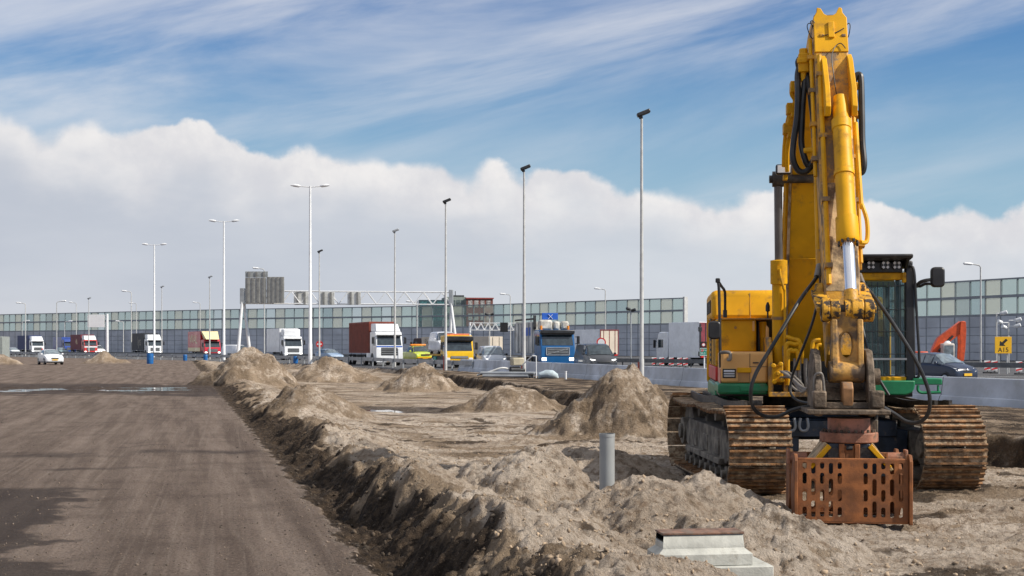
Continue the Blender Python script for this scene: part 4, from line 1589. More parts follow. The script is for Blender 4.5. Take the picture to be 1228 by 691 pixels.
# grey hose bundle on the left of the coupler
for k, (dx, dy) in enumerate(((0, 0), (5, 3), (9, 6))):
    hose('control_hose', [P(938 + dx * .6, 446 + dy * .3, -1.9), P(950 + dx * .4, 454 + dy, -2.4), P(960, 463 + dy, -3.0), P(968 - dx * .3, 466 + dy * .5, -3.6), P(976, 458 + dy * .2, -4.1), P(981, 451 + dx, -4.5)], .016, M_HOSEG, exc)
hose('control_hose', [P(978.5, 488, -4.62), P(976.5, 470, -4.65), P(977, 452, -4.65), P(983, 447.5, -4.68), P(986.5, 452, -4.66), P(988.5, 470, -4.66)], .014, M_HOSEG, exc)

# --- rotator and sorting grab (a part of the machine as it hangs now)
GC = Vector((A0 - .005, -4.50, 0))
gx0 = P(1018, 530, -4.5).x
ro = MB()
pa, pb = P(966, 496, -4.7), P(1064, 491, -4.7)
ro.box(pa.x, -4.92, pa.z, pb.x, -4.05, pb.z)
zA = P(0, 496, -4.7).z
zB = P(0, 512, -4.72).z
zC = P(0, 524, -4.79).z
grab = MB()
gc_ = Vector((gx0, -4.5, 0))
grab.cyl(gc_ + Vector((0, 0, zC)), gc_ + Vector((0, 0, zB)), .295, 40)
grab_o = grab.build('sorting_grab', M_RUSTL, exc, bevel=.012)
ro.build('adapter_plate', M_STEEL, grab_o, bevel=.01)
rt = MB()
rt.cyl(gc_ + Vector((0, 0, zB + .002)), gc_ + Vector((0, 0, zA - .001)), .215, 36)
rt.build('rotator', mat('faded_red_steel', (.40, .17, .11), .6, var=.2, vscale=6, dirt=(.17, .11, .07), dlo=.5, dhi=.65, dscale=7), grab_o)
for k in range(22):
    a = 2 * math.pi * k / 22
    if math.sin(a) > .35:
        continue
    bt = MB()
    c = gc_ + Vector((math.cos(a) * .255, math.sin(a) * .255, zB))
    bt.cyl(c - Vector((0, 0, .004)), c + Vector((0, 0, .03)), .015, 6)
    bt.build('bolt', M_STEEL, grab_o)
mt = MB()
c = P(1046, 512, -4.45)
mt.cbox(c, (.10, .14, .16))
mt.cyl(c + Vector((.03, 0, .05)), c + Vector((.03, 0, .16)), .03, 8)
mt.build('swing_motor', M_STEELD, grab_o, bevel=.02)
# housing: two trapezoid plates with yellow edges
xw0, xw1 = P(971, 553, -4.7), P(1066, 553, -4.7)
xt0, xt1 = P(994, 528, -4.7), P(1042, 528, -4.7)
zH1, zH0 = zC - .003, P(0, 560, -4.7).z
hs_ = MB()
for y0_, y1_ in ((-4.74, -4.68), (-4.32, -4.26)):
    hs_.prism([(xt0.x, zH1), (xt1.x, zH1), (xw1.x, zH0 + .10), (xw1.x, zH0), (xw0.x, zH0), (xw0.x, zH0 + .10)], y0_, y1_, 'y')
hs_.box(xt0.x + .06, -4.68, zH0 + .02, xt1.x - .06, -4.32, zH1)
house = hs_.build('grab_housing', M_BLUED, grab_o, bevel=.008)
for sg, xt_, xw_ in ((-1, xt0.x, xw0.x), (1, xt1.x, xw1.x)):
    e = MB()
    e.bar((xt_, -4.75, zH1 - .02), (xw_ - sg * .0, -4.75, zH0 + .09), .05, .06, up=(0, 1, 0))
    e.build('yellow_edge', M_YEL, grab_o, bevel=.006)
    e = MB()
    e.bar((xt_ + sg * .02, -4.5, zH1), (xw_ + sg * .03, -4.5, zH0 + .06), .035, .44, up=(0, 1, 0))
    e.build('edge_plate', M_YELS, grab_o, bevel=.006)
cbk = MB()
pa, pb = P(1006, 556, -4.76), P(1031, 532.5, -4.76)
cbk.box(pa.x, -4.79, pa.z, pa.x + .055, -4.745, pb.z)
cbk.box(pb.x - .055, -4.79, pa.z, pb.x, -4.745, pb.z)
cbk.box(pa.x + .055, -4.775, pa.z, pb.x - .055, -4.745, pb.z - .02)
cbk.build('centre_bracket', M_RUST, grab_o, bevel=.008)
dd = MB()
c = P(1018.5, 537.5, -4.78)
dd.cyl(c + Vector((-.03, -.0, 0)), c + Vector((.03, 0, 0)), .022, 10)
dd.build('bracket_slot', M_DARK, grab_o)
for x_ in (1001, 1036):
    d_ = MB()
    c = P(x_, 545, -4.76)
    d_.cyl(c, c + Vector((0, .05, 0)), .07, 16)
    d_.build('hinge_pin', M_STEELD, grab_o)
for sg, x_ in ((-1, 957), (1, 1074)):
    d_ = MB()
    c = P(x_, 549, -4.55)
    d_.cyl(c + Vector((-.09, 0, 0)), c + Vector((.09, 0, 0)), .055, 14)
    d_.cbox(c + Vector((.10 * sg, 0, .01)), (.03, .12, .15))
    d_.build('hinge_boss', M_RUSTL, grab_o, bevel=.008)


def slotted_plate(W_, H_, th):
    """plate W_ x H_ in x,z with rows of slots: 2-D filled curve -> mesh"""
    cu = bpy.data.curves.new('plate', 'CURVE')
    cu.dimensions = '2D'
    cu.fill_mode = 'BOTH'
    cu.extrude = th / 2

    def loop(pts):
        sp = cu.splines.new('POLY')
        sp.points.add(len(pts) - 1)
        for q, (a, b) in zip(sp.points, pts):
            q.co = (a, b, 0, 1)
        sp.use_cyclic_u = True
    loop([(0, 0), (W_, 0), (W_, H_), (0, H_)])
    short = [(.09, .115), (.30, .185), (.575, .195), (.845, .165)]
    longs = [(.137, .185), (.44, .275), (.80, .27)]
    for i, u in enumerate((.06, .14, .22, .30, .38, .615, .695, .775, .855, .935)):
        k = i if i < 5 else i - 5
        for v, h in (short if k % 2 == 0 else longs):
            w = .040 * W_ / 2
            cx, cz, hz = u * W_, H_ * (1 - v), H_ * h / 2
            pts = []
            for a in range(0, 181, 30):
                pts.append((cx + w * math.cos(R(a)), cz + hz - w + w * math.sin(R(a))))
            for a in range(180, 361, 30):
                pts.append((cx + w * math.cos(R(a)), cz - hz + w + w * math.sin(R(a))))
            loop(pts)
    ob = bpy.data.objects.new('tmp', cu)
    COL.objects.link(ob)
    me = bpy.data.meshes.new_from_object(ob.evaluated_get(bpy.context.evaluated_depsgraph_get()))
    bpy.data.objects.remove(ob)
    bpy.data.curves.remove(cu)
    me.transform(Matrix.Rotation(R(90), 4, 'X'))       # now in x,z
    me.materials.clear()
    me.materials.append(M_RUST)
    return me


YF = -4.93
f0, f1 = P(957, 622, YF), P(1089, 552.5, YF)
GW = f1.x - f0.x
GH = f1.z - .03
for sgn, nm in ((-1, 'front'), (1, 'rear')):
    ywall = YF if sgn < 0 else -4.07
    sh_e = MB()
    # bottom lip and top bar of the shell
    sh_e.box(f0.x, ywall - .012, .015, f1.x, ywall + .10 if sgn < 0 else ywall + .012, .035)
    if sgn > 0:
        sh_e.box(f0.x, ywall - .10, .012, f1.x, ywall - .0121, .034)
    tb_ = MB()
    tb_.bar((f0.x, ywall + .03 * -sgn, f1.z - .01), (f1.x, ywall + .03 * -sgn, f1.z - .01), .06, .05)
    tb_.build('shell_top_bar', M_RUST, grab_o, bevel=.006)
    sh = sh_e.build('grab_shell', M_RUST, grab_o, bevel=.006)
    pl = bpy.data.objects.new('slotted_plate', slotted_plate(GW, GH - .005, .026))
    pl.parent = grab_o
    COL.objects.link(pl)
    pl.location = (f0.x, ywall, .035)
    for x_ in (f0.x - .022, f1.x + .022):
        sd = MB()
        ys = [ywall - .05, ywall + .36] if sgn < 0 else [ywall + .05, ywall - .36]
        sd.prism([(ys[0], .01), (ys[0], GH + .02), (ys[0] + (.05 if sgn < 0 else -.05), GH + .085), (ys[0] + (.13 if sgn < 0 else -.13), GH + .085), (ys[1], GH * .75), (ys[1], GH * .35), (ys[0] + (.22 if sgn < 0 else -.22), .01)], x_ - .017, x_ + .017)
        sd.build('side_plate', M_RUST, grab_o, bevel=.006)

# --- hydraulics in the middle: yellow bent pipes, valves, grey hoses
for (x0, y0, x1, yl) in ((945, 440, 957, -1.45), (943, 432, 962, -1.4)):
    hose('bent_pipe', [P(x0, 462, yl), P(x0, y0 - 14, yl), P(x0 + 3, y0 - 20, yl), P(x0 + (x1 - x0) / 2, y0 - 23 + 4, yl), P(x1 - 2, y0 - 19, yl), P(x1, y0 - 12, yl), P(x1, y0 + 4, yl)], .028, M_YEL, exc)
hose('bent_pipe', [P(943, 404, -1.3), P(952, 407, -1.35), P(958, 409, -1.4), P(959.5, 418, -1.4), P(959.5, 430, -1.4)], .028, M_YEL, exc)
hose('bent_pipe', [P(984, 408, -1.5), P(977, 409, -1.5), P(974.5, 414, -1.5), P(974, 432, -1.5)], .028, M_YEL, exc)
hose('bent_pipe', [P(985, 414, -1.5), P(981, 414, -1.5), P(979, 419, -1.5), P(979, 434, -1.5)], .026, M_YEL, exc)
for x_ in (953.5, 958.5, 974.5, 980, 966):
    hose('grey_hose', [P(x_, 430, -1.42), P(x_, 450, -1.42), P(x_ + 1.5, 462, -1.42), P(x_ + 3, 471, -1.38)], .026, M_HOSEG, exc)
hose('grey_hose', [P(935, 446, -1.5), P(946, 447, -1.6), P(956, 455, -1.65), P(963, 464, -1.6), P(957, 469, -1.55), P(948, 462, -1.5)], .017, M_HOSEG, exc)
hose('grey_hose', [P(936, 453, -1.5), P(948, 453, -1.6), P(958, 462, -1.65), P(968, 467, -1.6), P(976, 462, -1.55), P(981, 455, -1.5)], .017, M_HOSEG, exc)
vb = MB()
c = P(932.5, 448, -1.42)
vb.cbox(c, (.13, .14, .22))
for dx, dz in ((-.06, .10), (.03, .12), (-.05, -.10), (.05, -.08), (.0, 0)):
    vb.cyl(c + Vector((dx, -.05, dz)), c + Vector((dx, -.13, dz)), .032, 8)
vb.build('valve_block', M_YEL, exc, bevel=.012)
bay = MB()
pa, pb = P(944, 470, -.95), P(1000, 400, -.95)
bay.box(pa.x, -.95, pa.z, pb.x, -.9, P(0, 432, -.95).z)
bay.build('hose_bay', M_BLKP, exc)
brk = MB()
for x0, x1 in ((921, 927), (939, 944.5)):
    pa, pb = P(x0, 472, -1.3), P(x1, 400, -1.3)
    brk.prism([(-1.40, pa.z - .02), (-1.38, P(0, 440, -1.3).z), (-1.1, P(0, 405, -1.2).z), (-.3, P(0, 405, -1.2).z), (-.2, pa.z)], pa.x, pb.x)
brk.build('boom_bracket', M_YELW, exc, bevel=.012)
vv = MB()
for k, x_ in enumerate((962, 968, 985, 990)):
    c = P(x_, 452 + (k % 2) * 6, -1.2)
    vv.cbox(c, (.07, .1, .10))
vv.build('valve_bank', M_STEELD, exc, bevel=.012)

# --- cab
YC = -1.55
cbm = MB()
c0, c1 = P(1020, 455, YC), P(1096, 319, YC)
ca, cbx = c0.x, c1.x
zc0, zc1 = c0.z, c1.z
zroof = P(0, 306, YC).z
prof_front = [(YC, zc0), (YC - .02, zc0 + .45), (YC + .07, zc1), (.25, zc1), (.35, zc0)]
# open frame of the cab: floor, pillars, roof
cbm.box(ca, YC, zc0 - .06, cbx, .35, zc0 + .02)
cbm.bar((ca + .035, YC, zc0), (ca + .035, YC + .06, zc1), .07, .08, up=(1, 0, 0))
cbm.bar((cbx - .045, YC + .005, zc0 - .05), (cbx - .045, YC + .065, zc1), .09, .12, up=(1, 0, 0))
cbm.box(cbx - .06, -.62, zc0, cbx, -.52, zc1)
cbm.box(cbx - .06, .22, zc0, cbx, .35, zc1)
cbm.box(ca, .22, zc0, ca + .06, .35, zc1)
cbm.box(ca, YC + .06, zc1, cbx, .35, zc1 + .07)
cbm.box(ca + .06, .27, zc0, cbx - .06, .34, zc0 + .55)
cab = cbm.build('cab', M_BLKP, exc, bevel=.02)
yb2 = MB()
pa, pb = P(1030, 336, YC), P(1086, 326.5, YC)
yb2.box(ca - .02, YC + .02, pa.z, pb.x, YC + .09, pb.z)
yb2.cbox((pb.x - .02, YC, (pa.z + pb.z) / 2 - .02), (.05, .06, .13))
yb2.build('roof_beam', M_YEL, cab, bevel=.015)
yb2 = MB()
pa, pb = P(1030, 457.5, YC), P(1087, 452.0, YC)
yb2.box(ca, YC - .03, pa.z, pb.x, YC + .2, pb.z)
yb2.build('sill', M_YEL, cab, bevel=.01)
gm = MB()
pa, pb = P(1030, 451.5, YC), P(1086, 337, YC)
gm.quad((ca + .07, YC + .01, pa.z), (cbx - .09, YC + .01, pa.z), (cbx - .09, YC + .06, pb.z), (ca + .07, YC + .06, pb.z))
gm.build('windscreen', M_CABG, cab, smooth=0)
for xg, nm in ((cbx - .012, 'side_window'), (ca + .03, 'side_window')):
    gm = MB()
    gm.quad((xg, YC + .12, zc0 + .1), (xg, -.62, zc0 + .1), (xg, -.62, zc1 - .02), (xg, YC + .16, zc1 - .02))
    gm.quad((xg, -.52, zc0 + .55), (xg, .22, zc0 + .55), (xg, .22, zc1 - .02), (xg, -.52, zc1 - .02))
    gm.build(nm, M_CABG, cab, smooth=0)
gm = MB()
gm.quad((ca + .06, .3, zc0 + .55), (cbx - .06, .3, zc0 + .55), (cbx - .06, .3, zc1 - .02), (ca + .06, .3, zc1 - .02))
gm.build('rear_window', M_CABG, cab, smooth=0)
# visor with three work lamps
vs_ = MB()
pa, pb = P(1030, 325, YC - .05), P(1091, 306, YC - .05)
vs_.prism([(YC - .30, pb.z - .015), (YC - .28, pb.z), (.30, pb.z - .02), (.30, pb.z - .09), (YC - .02, pb.z - .075), (YC - .28, pb.z - .05)], ca - .05, pb.x)
vs_.box(ca - .05, YC - .03, pa.z - .02, P(1082, 0, YC).x, YC + .03, pb.z - .08)
vs_.prism([(YC - .26, pb.z - .05), (YC + .2, pb.z - .05), (YC + .2, pb.z - .16), (YC - .1, pb.z - .17)], pb.x - .07, pb.x - .03)
vis = vs_.build('visor', M_BLKP, cab, bevel=.012)
for x_ in (1044.5, 1062, 1075.5):
    l = MB()
    c = P(x_, 318, YC - .08)
    l.cyl(c, c + Vector((0, .05, 0)), .055, 16)
    lm = l.build('roof_lamp', M_BLKP, cab)
    g = MB()
    for sg in (-1, 1):
        for k in (-1, 1):
            g.cbox(c + Vector((.026 * sg, -.006, .026 * k)), (.030, .012, .030), Matrix.Rotation(R(45), 3, 'Y'))
    g.build('lamp_lens', M_LAMPG, cab)
# guard grille
gr = MB()
g0, g1 = P(1030, 451, YC - .08), P(1085, 338, YC - .08)
for k in range(10):
    x_ = ca + .05 + (cbx - .10 - ca - .05) * k / 9
    gr.tube([(x_, YC - .07, g0.z), (x_, YC - .02, g1.z)], .005, 6)
for y_ in (348, 374.5, 399, 424, 448):
    z_ = P(0, y_, YC - .08).z
    f = (z_ - g0.z) / (g1.z - g0.z)
    gr.tube([(ca + .03, YC - .07 + .05 * f, z_), (cbx - .08, YC - .07 + .05 * f, z_)], .005, 6)
gr.build('window_guard', M_BLKP, cab)
gb2 = MB()
z_ = P(0, 429.5, YC - .08).z
gb2.box(ca + .05, YC - .085, z_ - .012, cbx - .10, YC - .06, z_ + .012)
gb2.build('guard_bar', M_GALV, cab)
# things seen through the glass: seat, lever console
seat = MB()
seat.box(ca + .22, -.75, zc0 + .02, cbx - .25, -.25, zc0 + .45)
seat.prism([(-.35, zc0 + .45), (-.42, zc0 + .5), (-.25, zc0 + 1.1), (-.12, zc0 + 1.1), (-.15, zc0 + .45)], ca + .22, cbx - .25)
seat.build('seat', M_DARK, cab, bevel=.04)
sv = MB()
sv.box(ca + .1, YC + .10, zc0 + 1.16, ca + .55, YC + .13, zc1 - .04)
sv.build('sun_shade', mat('yellow_shade', (.5, .42, .10), .6), cab)
# hand rails and the right pillar edge
hr_ = MB()
hr_.tube(spline([P(1088, 321, YC + .1), P(1093, 319.5, YC - .02), P(1096, 325, YC - .05), P(1097.5, 342, YC - .06), P(1099.5, 380, YC - .06), P(1102.5, 430, YC - .06), P(1102.5, 448, YC - .06), P(1100, 453, YC - .04), P(1096, 453, YC + .02)], 6), .017, 8)
hr_.build('hand_rail', M_BLKP, exc)
# green running board under the cab and the step at the right
gs_ = MB()
pa, pb = P(1040, 473.5, YC - .1), P(1097, 456.5, YC - .1)
r_ = .12
pr = [(ca - .1, pb.z), (ca - .1, pa.z), (pb.x - r_, pa.z)] + [(pb.x - r_ + r_ * math.sin(R(k)), pa.z + r_ - r_ * math.cos(R(k))) for k in (22, 45, 67, 90)] + [(pb.x, pb.z)]
gs_.prism(pr, YC - .12, .9, 'y')
gso = gs_.build('cab_skirt', M_GREEN, exc, bevel=.015)
s2_ = MB()
pa, pb = P(1097, 461.5, YC - .1), P(1130, 454.0, YC - .1)
s2_.box(pa.x - .02, YC - .10, pa.z, pb.x, YC + .35, pb.z)
s2_.build('foot_step', M_GREEN, gso, bevel=.01)
s2_ = MB()
s2_.tube(spline([P(1101, 462, YC - .08), P(1101, 468, YC - .08), P(1105, 471, YC - .08), P(1113, 471, YC - .08), P(1128, 470.5, YC - .08)], 5), .018, 8)
s2_.tube([P(1125, 462, YC - .08), P(1125, 470.5, YC - .08)], .014, 8)
s2_.build('step_rung', M_GREEN, gso)

# ------------------------------------------------------------------ concrete chamber, pipe and loose things on the site
def chamber():
    d = 10.1
    x0, x1 = at(782, d), at(898, d)
    zb = CAM_H + (415 - 674) / F_PX * d
    e = empty('inspection_chamber', ((x0 + x1) / 2 + .02, d + .20, zb - .035), R(8),
              'pale concrete inspection chamber with a flat rusty lid, half buried in sand in the foreground', 'inspection chamber')
    w = (x1 - x0) / 2
    b = MB()
    hw, hd = w + .005, .17

    def ring(sx, sy, z):
        return [(-sx, -sy, z), (sx, -sy, z), (sx, sy, z), (-sx, sy, z)]
    lv = [ring(hw, hd, 0), ring(hw, hd, .085), ring(hw - .05, hd - .05, .125), ring(hw - .058, hd - .058, .225), ring(hw - .058, hd - .058, .227)]
    vs = [p for r_ in lv for p in r_]
    fs = [(0, 3, 2, 1), (16, 17, 18, 19)]
    for i in range(4):
        for k in range(4):
            j = (k + 1) % 4
            fs.append((i * 4 + k, i * 4 + j, i * 4 + 4 + j, i * 4 + 4 + k))
    b.add(vs, fs)
    b.build('frame', M_CONC, e, bevel=.01, smooth=20)
    s = MB()
    s.box(-hw + .10, -hd - .05, -.16, hw + .15, hd + .16, -.004)
    s.build('base_slab', M_CONC, e, bevel=.008)
    l = MB()
    l.box(-hw + .05, -hd + .05, .229, hw - .05, hd - .05, .245)
    l.build('lid', mat('rusty_lid', (.20, .105, .07), .85, var=.3, vscale=9, dirt=(.15, .11, .085), dlo=.42, dhi=.62, dscale=7, bump=.4), e, bevel=.004)


chamber()
px_, pz_ = at(728, 13.1, 520)
gzz = ground_height(px_, 13.1)
b = MB()
b.tube([(0, 0, -.4), (0, 0, pz_ - gzz), ], .075, 28, caps=False)
b.tube([(0, 0, pz_ - gzz - .03), (0, 0, pz_ - gzz - .001)], .0785, 28, caps=False)
b.tube([(0, 0, pz_ - gzz - .005), (0, 0, -.3)], .068, 28, caps=False)
b.add([(math.cos(a) * r_, math.sin(a) * r_, pz_ - gzz) for r_ in (.068, .0785) for a in [2 * math.pi * k / 28 for k in range(28)]],
      [(k, (k + 1) % 28, 28 + (k + 1) % 28, 28 + k) for k in range(28)])
tag(b.build('upright_pipe', M_PVC, smooth=30, loc=(px_, 13.1, gzz)), 'open grey plastic pipe standing upright in the pale sand', 'pipe')

# flat wet slab pieces: small things along the barrier
def on_ground(x, d, dz=0):
    lx = at(x, d)
    return Vector((lx, d, ground_height(lx, d) + dz))


p = on_ground(606, 71)
e = empty('pipe_stack', p, R(75), 'stack of long grey pipes lying in front of the concrete barrier', 'pipes')
for k, (o, z) in enumerate(((-.16, .1), (0.02, .1), (.2, .1), (-.07, .25), (.11, .25))):
    b = MB()
    b.cyl((o, -1.3 - k * .1, z), (o, 1.2 + k * .05, z), .085, 12)
    b.build('pipe', M_GALV, e)
p = on_ground(619, 72)
e = empty('water_pump', p, R(20), 'small site pump with a beige tank beside a lamp post at the concrete barrier', 'pump')
b = MB()
b.box(-.45, -.3, .12, .45, .3, .2)
b.cyl((-.35, 0, .38), (.2, 0, .38), .2, 14)
b.cyl((.2, 0, .38), (.5, 0, .36), .09, 12)
b.build('engine', M_DARK, e, bevel=.02)
b = MB()
b.box(-.28, -.26, .62, .38, .26, 1.05)
b.build('tank', mat('beige_tank', (.45, .40, .29), .6), e, bevel=.06)
for sx in (-.4, .4):
    b = MB()
    b.cyl((sx, -.34, .14), (sx, -.28, .14), .14, 14)
    b.build('wheel', M_TYRE, e)
b = MB()
b.tube(spline([(-.4, 0, .45), (-.9, -.1, .5), (-1.5, 0, .30), (-2.2, .1, .12)], 6), .05, 8)
b.build('suction_hose', M_POLE, e)
p = on_ground(643, 70)
b = MB()
b.tube([(0, 0, 0), (0, 0, 1.18)], .03, 8)
b.tube([(0, 0, 1.16), (-.18, 0, 1.2), (-.75, .2, .68)], .03, 8)
tag(b.build('bent_pipe', M_WHITEM, loc=p), 'thin white bent pipe standing in front of the concrete barrier', 'pipe')
p = on_ground(657.5, 69)
b = MB()
b.tube([(-.5, 0, .02), (-.42, 0, .16), (-.1, 0, .24), (.2, 0, .22), (.42, 0, .12), (.5, 0, .02)], [.05, .16, .22, .22, .15, .05], 12)
tag(b.build('sack', mat('pale_blue_sack', (.42, .50, .54), .7, bump=.4, bscale=8), loc=p), 'pale blue sack lying at the foot of the concrete barrier', 'sack')
p = on_ground(678.5, 66)
b = MB()
b.tube([(0, 0, 0), (0, 0, .36)], .05, 8)
b.cyl((0, 0, .36), (0, 0, .40), .065, 8)
tag(b.build('marker_post', M_WHT, loc=p), 'short white marker post on the edge of the cut bank', 'post')
for k, (x, d, lab) in enumerate(((180, 135, 'blue plastic drum at the foot of a twin arm lamp post'),
                                 (222, 163, 'blue drum below the cab of the red lorry, left of its lamp post'),
                                 (246.5, 158, 'blue drum behind the tall sand heap, just under the red lorry'),
                                 (354.5, 138, 'blue drum under the guard rail below the white box lorry'))):
    p = on_ground(x, d)
    h = 1.05 if k == 0 else .75
    r_ = .33 if k == 0 else .24
    b = MB()
    b.tube([(0, 0, 0), (0, 0, .03), (0, 0, h * .33), (0, 0, h * .35), (0, 0, h * .66), (0, 0, h * .68), (0, 0, h - .02), (0, 0, h)], [r_ * .96, r_, r_, r_ * 1.05, r_, r_ * 1.05, r_, r_ * .94], 18)
    tag(b.build('drum', M_BLUEB, loc=p), lab, 'drum', 'blue drums along the guard rail')

# ------------------------------------------------------------------ barrier and guard rails
bz = [(x, d, 0) for x, d in BARRIER]
path = spline([Vector(p) for p in bz], 10)
b = MB()
prof = [(-.31, -.1), (-.31, .07), (-.24, .28), (-.20, .30), (-.115, .84), (-.10, .86), (.10, .86), (.115, .84), (.20, .30), (.24, .28), (.31, .07), (.31, -.1)]
b.sweep(prof, path)
barr = tag(b.build('concrete_barrier', M_BARR, smooth=20), 'long grey concrete safety barrier between the building site and the motorway', 'barrier')
# joints, darker drips
cum = 0
jn = 0
M_JOINT = mat('joint_gap', (.07, .07, .075), .9)
for i in range(len(path) - 1):
    a, c = path[i], path[i + 1]
    L = (c - a).length
    while cum < L:
        q = a + (c - a) * (cum / L)
        t = (c - a).normalized()
        s = Vector((t.y, -t.x, 0))
        j = MB()
        j.M = Matrix.Translation(q)
        pr = [(u * 1.012, v * (1.004 if v > 0 else 1)) for u, v in prof]
        j.sweep(pr, [-t * .012, t * .012])
        j.build('joint', M_JOINT, barr)
        cum += 6.0
    cum -= L


def guard_rail(pts, lab, zc, step, double=False, m=M_GALV):
    path = spline([Vector((x, d, 0)) for x, d in pts], 14)
    b = MB()
    W3 = [(-.04, -.155), (-.04, -.10), (.04, -.07), (.04, -.03), (-.03, 0), (.04, .03), (.04, .07), (-.04, .10), (-.04, .155), (-.055, .155), (-.055, -.155)]
    b.sweep([(u, v + zc) for u, v in W3], path)
    if double:
        b.sweep([(-u + .3, v + zc) for u, v in W3], path)
    o = tag(b.build('guard_rail', m, smooth=25), lab, 'guard rail', 'steel guard rails of the motorway')
    acc = 0
    proto = None
    for i in range(len(path) - 1):
        a, c = path[i], path[i + 1]
        L = (c - a).length
        while acc < L:
            q = a + (c - a) * (acc / L)
            t = (c - a).normalized()
            s = Vector((t.y, -t.x, 0))
            if proto is None:
                pb = MB()
                pb.box(-.05, -.03, -.1, .05, .03, zc + .14)
                proto = pb.build('post', m, o)
                po = proto
            else:
                po = proto.copy()
                COL.objects.link(po)
                po.parent = o
            po.location = q - s * (-.15 if double else .11)
            po.rotation_euler.z = math.atan2(s.y, s.x)
            acc += step
        acc -= L
    return o


guard_rail(RAIL, 'grey steel guard rail running left from the end of the concrete barrier', .62, 4.0)
MEDIAN = [(46, 62), (30, 82), (12, 105), (-6, 131), (-30, 172), (-58, 212), (-96, 254), (-140, 300)]
guard_rail(MEDIAN, 'dark double guard rail in the middle of the motorway, behind the cars and lorries', .62, 4.0, True, mat('weathered_rail', (.14, .145, .15), .6, metal=.2))

# painted lane lines on the asphalt
M_LINE = mat('road_line_paint', (.72, .72, .70), .7)
for off, dash in ((-3.2, False), (-6.8, True), (-10.4, True)):
    pts = [(x + off * .8 - .0, d + off * .58) for x, d in MEDIAN]
    path = spline([Vector((x, d, 0)) for x, d in pts], 14)
    b = MB()
    for i in range(len(path) - 1):
        if dash and i % 3:
            continue
        a, c = path[i], path[i + 1]
        t = (c - a).normalized()
        s = Vector((t.y, -t.x, 0)) * .08
        b.quad(a - s + Vector((0, 0, .006)), a + s + Vector((0, 0, .006)), c + s + Vector((0, 0, .006)), c - s + Vector((0, 0, .006)))
    tag(b.build('lane_line', M_LINE, smooth=0), kind='structure')

# ------------------------------------------------------------------ noise walls
M_PANE = glass_mat('green_tinted_pane', (.86, .93, .90), .22, .15, (.42, .48, .46))
M_PANE2 = glass_mat('cream_pane', (.95, .96, .90), .40, .3, (.72, .74, .64))
M_PANE3 = glass_mat('grey_green_pane', (.80, .88, .87), .28, .15, (.38, .45, .45))
M_PANE4 = glass_mat('clear_pane', (.90, .95, .94), .16, .12, (.5, .55, .55))
M_PANE5 = glass_mat('dusty_pane', (.84, .89, .86), .36, .25, (.50, .55, .52))
M_NW = mat('grey_wall_panel', (.48, .50, .54), .7, var=.10, vscale=.25, dirt=(.36, .37, .39), dlo=.5, dhi=.8, dscale=.4)
M_NWF = mat('wall_steel_frame', (.26, .28, .30), .6, var=.1, vscale=.3)


def noise_wall(pts, lab, pitch=2.55, H=10.0, end_post=True, ztop=None):
    raw = spline([Vector((x, d, 0)) for x, d in pts], 24)
    # even spacing
    P_, acc = [raw[0]], 0
    for i in range(len(raw) - 1):
        a, c = raw[i], raw[i + 1]
        L = (c - a).length
        t = pitch - acc
        while t <= L:
            P_.append(a + (c - a) * (t / L))
            t += pitch
        acc = L - (t - pitch)
    Z0 = 5.55
    zm = (Z0 + H) / 2 + .05
    fr = MB()
    for z, h, w in ((H - .09, .18, .24), (zm, .34, .22), (Z0, .30, .26)):
        fr.sweep([(-w / 2, z - h / 2), (-w / 2, z + h / 2), (w / 2, z + h / 2), (w / 2, z - h / 2)], P_)
    wall = tag(fr.build('noise_wall', M_NWF, smooth=0), lab, 'noise wall')
    pn = MB()
    # lower cladding: long trays with shadow gaps
    zs = [0, 1.0, 2.02, 3.05, 4.1, Z0 - .15]
    for a, c in zip(zs[:-1], zs[1:]):
        pn.sweep([(-.11, a + .03), (-.15, a + .06), (-.15, c - .03), (-.11, c), (.11, c), (.11, a)], P_)
    pn.build('cladding', M_NW, wall, smooth=0)
    pc = {}
    rgw = random.Random(len(P_))
    for i in range(len(P_) - 1):
        a, c = P_[i], P_[i + 1]
        mid = (a + c) / 2
        ang = math.atan2(c.y - a.y, c.x - a.x)
        kind = 'g'
        if i % 3 == 1:
            kind = 'c'
        elif rgw.random() < .45:
            kind = rgw.choice('hjk')
        if kind not in pc:
            q = MB()
            q.box(-pitch / 2 + .04, -.015, Z0 + .14, pitch / 2 - .04, .015, zm - .16)
            q.box(-pitch / 2 + .04, -.015, zm + .16, pitch / 2 - .04, .015, H - .17)
            pc[kind] = q.build('pane', {'g': M_PANE, 'c': M_PANE2, 'h': M_PANE3, 'j': M_PANE4, 'k': M_PANE5}[kind], wall, smooth=0)
            o = pc[kind]
        else:
            o = pc[kind].copy()
            COL.objects.link(o)
            o.parent = wall
        o.location = mid
        o.rotation_euler.z = ang
        if 'post' not in pc:
            q = MB()
            q.box(-.055, -.13, Z0, .055, .13, H - .01)
            q.box(-.10, -.17, 0, .10, .17, Z0 - .16)
            pc['post'] = o = q.build('post', M_NWF, wall, smooth=0)
        else:
            o = pc['post'].copy()
            COL.objects.link(o)
            o.parent = wall
        o.location = a
        o.rotation_euler.z = ang
    if end_post:
        q = MB()
        q.box(-.18, -.45, 0, .18, .45, H + .12)
        a = P_[0]
        c = P_[1]
        o = q.build('end_post', M_POLE, wall, loc=a + (a - c).normalized() * .2)
        o.rotation_euler.z = math.atan2(c.y - a.y, c.x - a.x)
    return wall


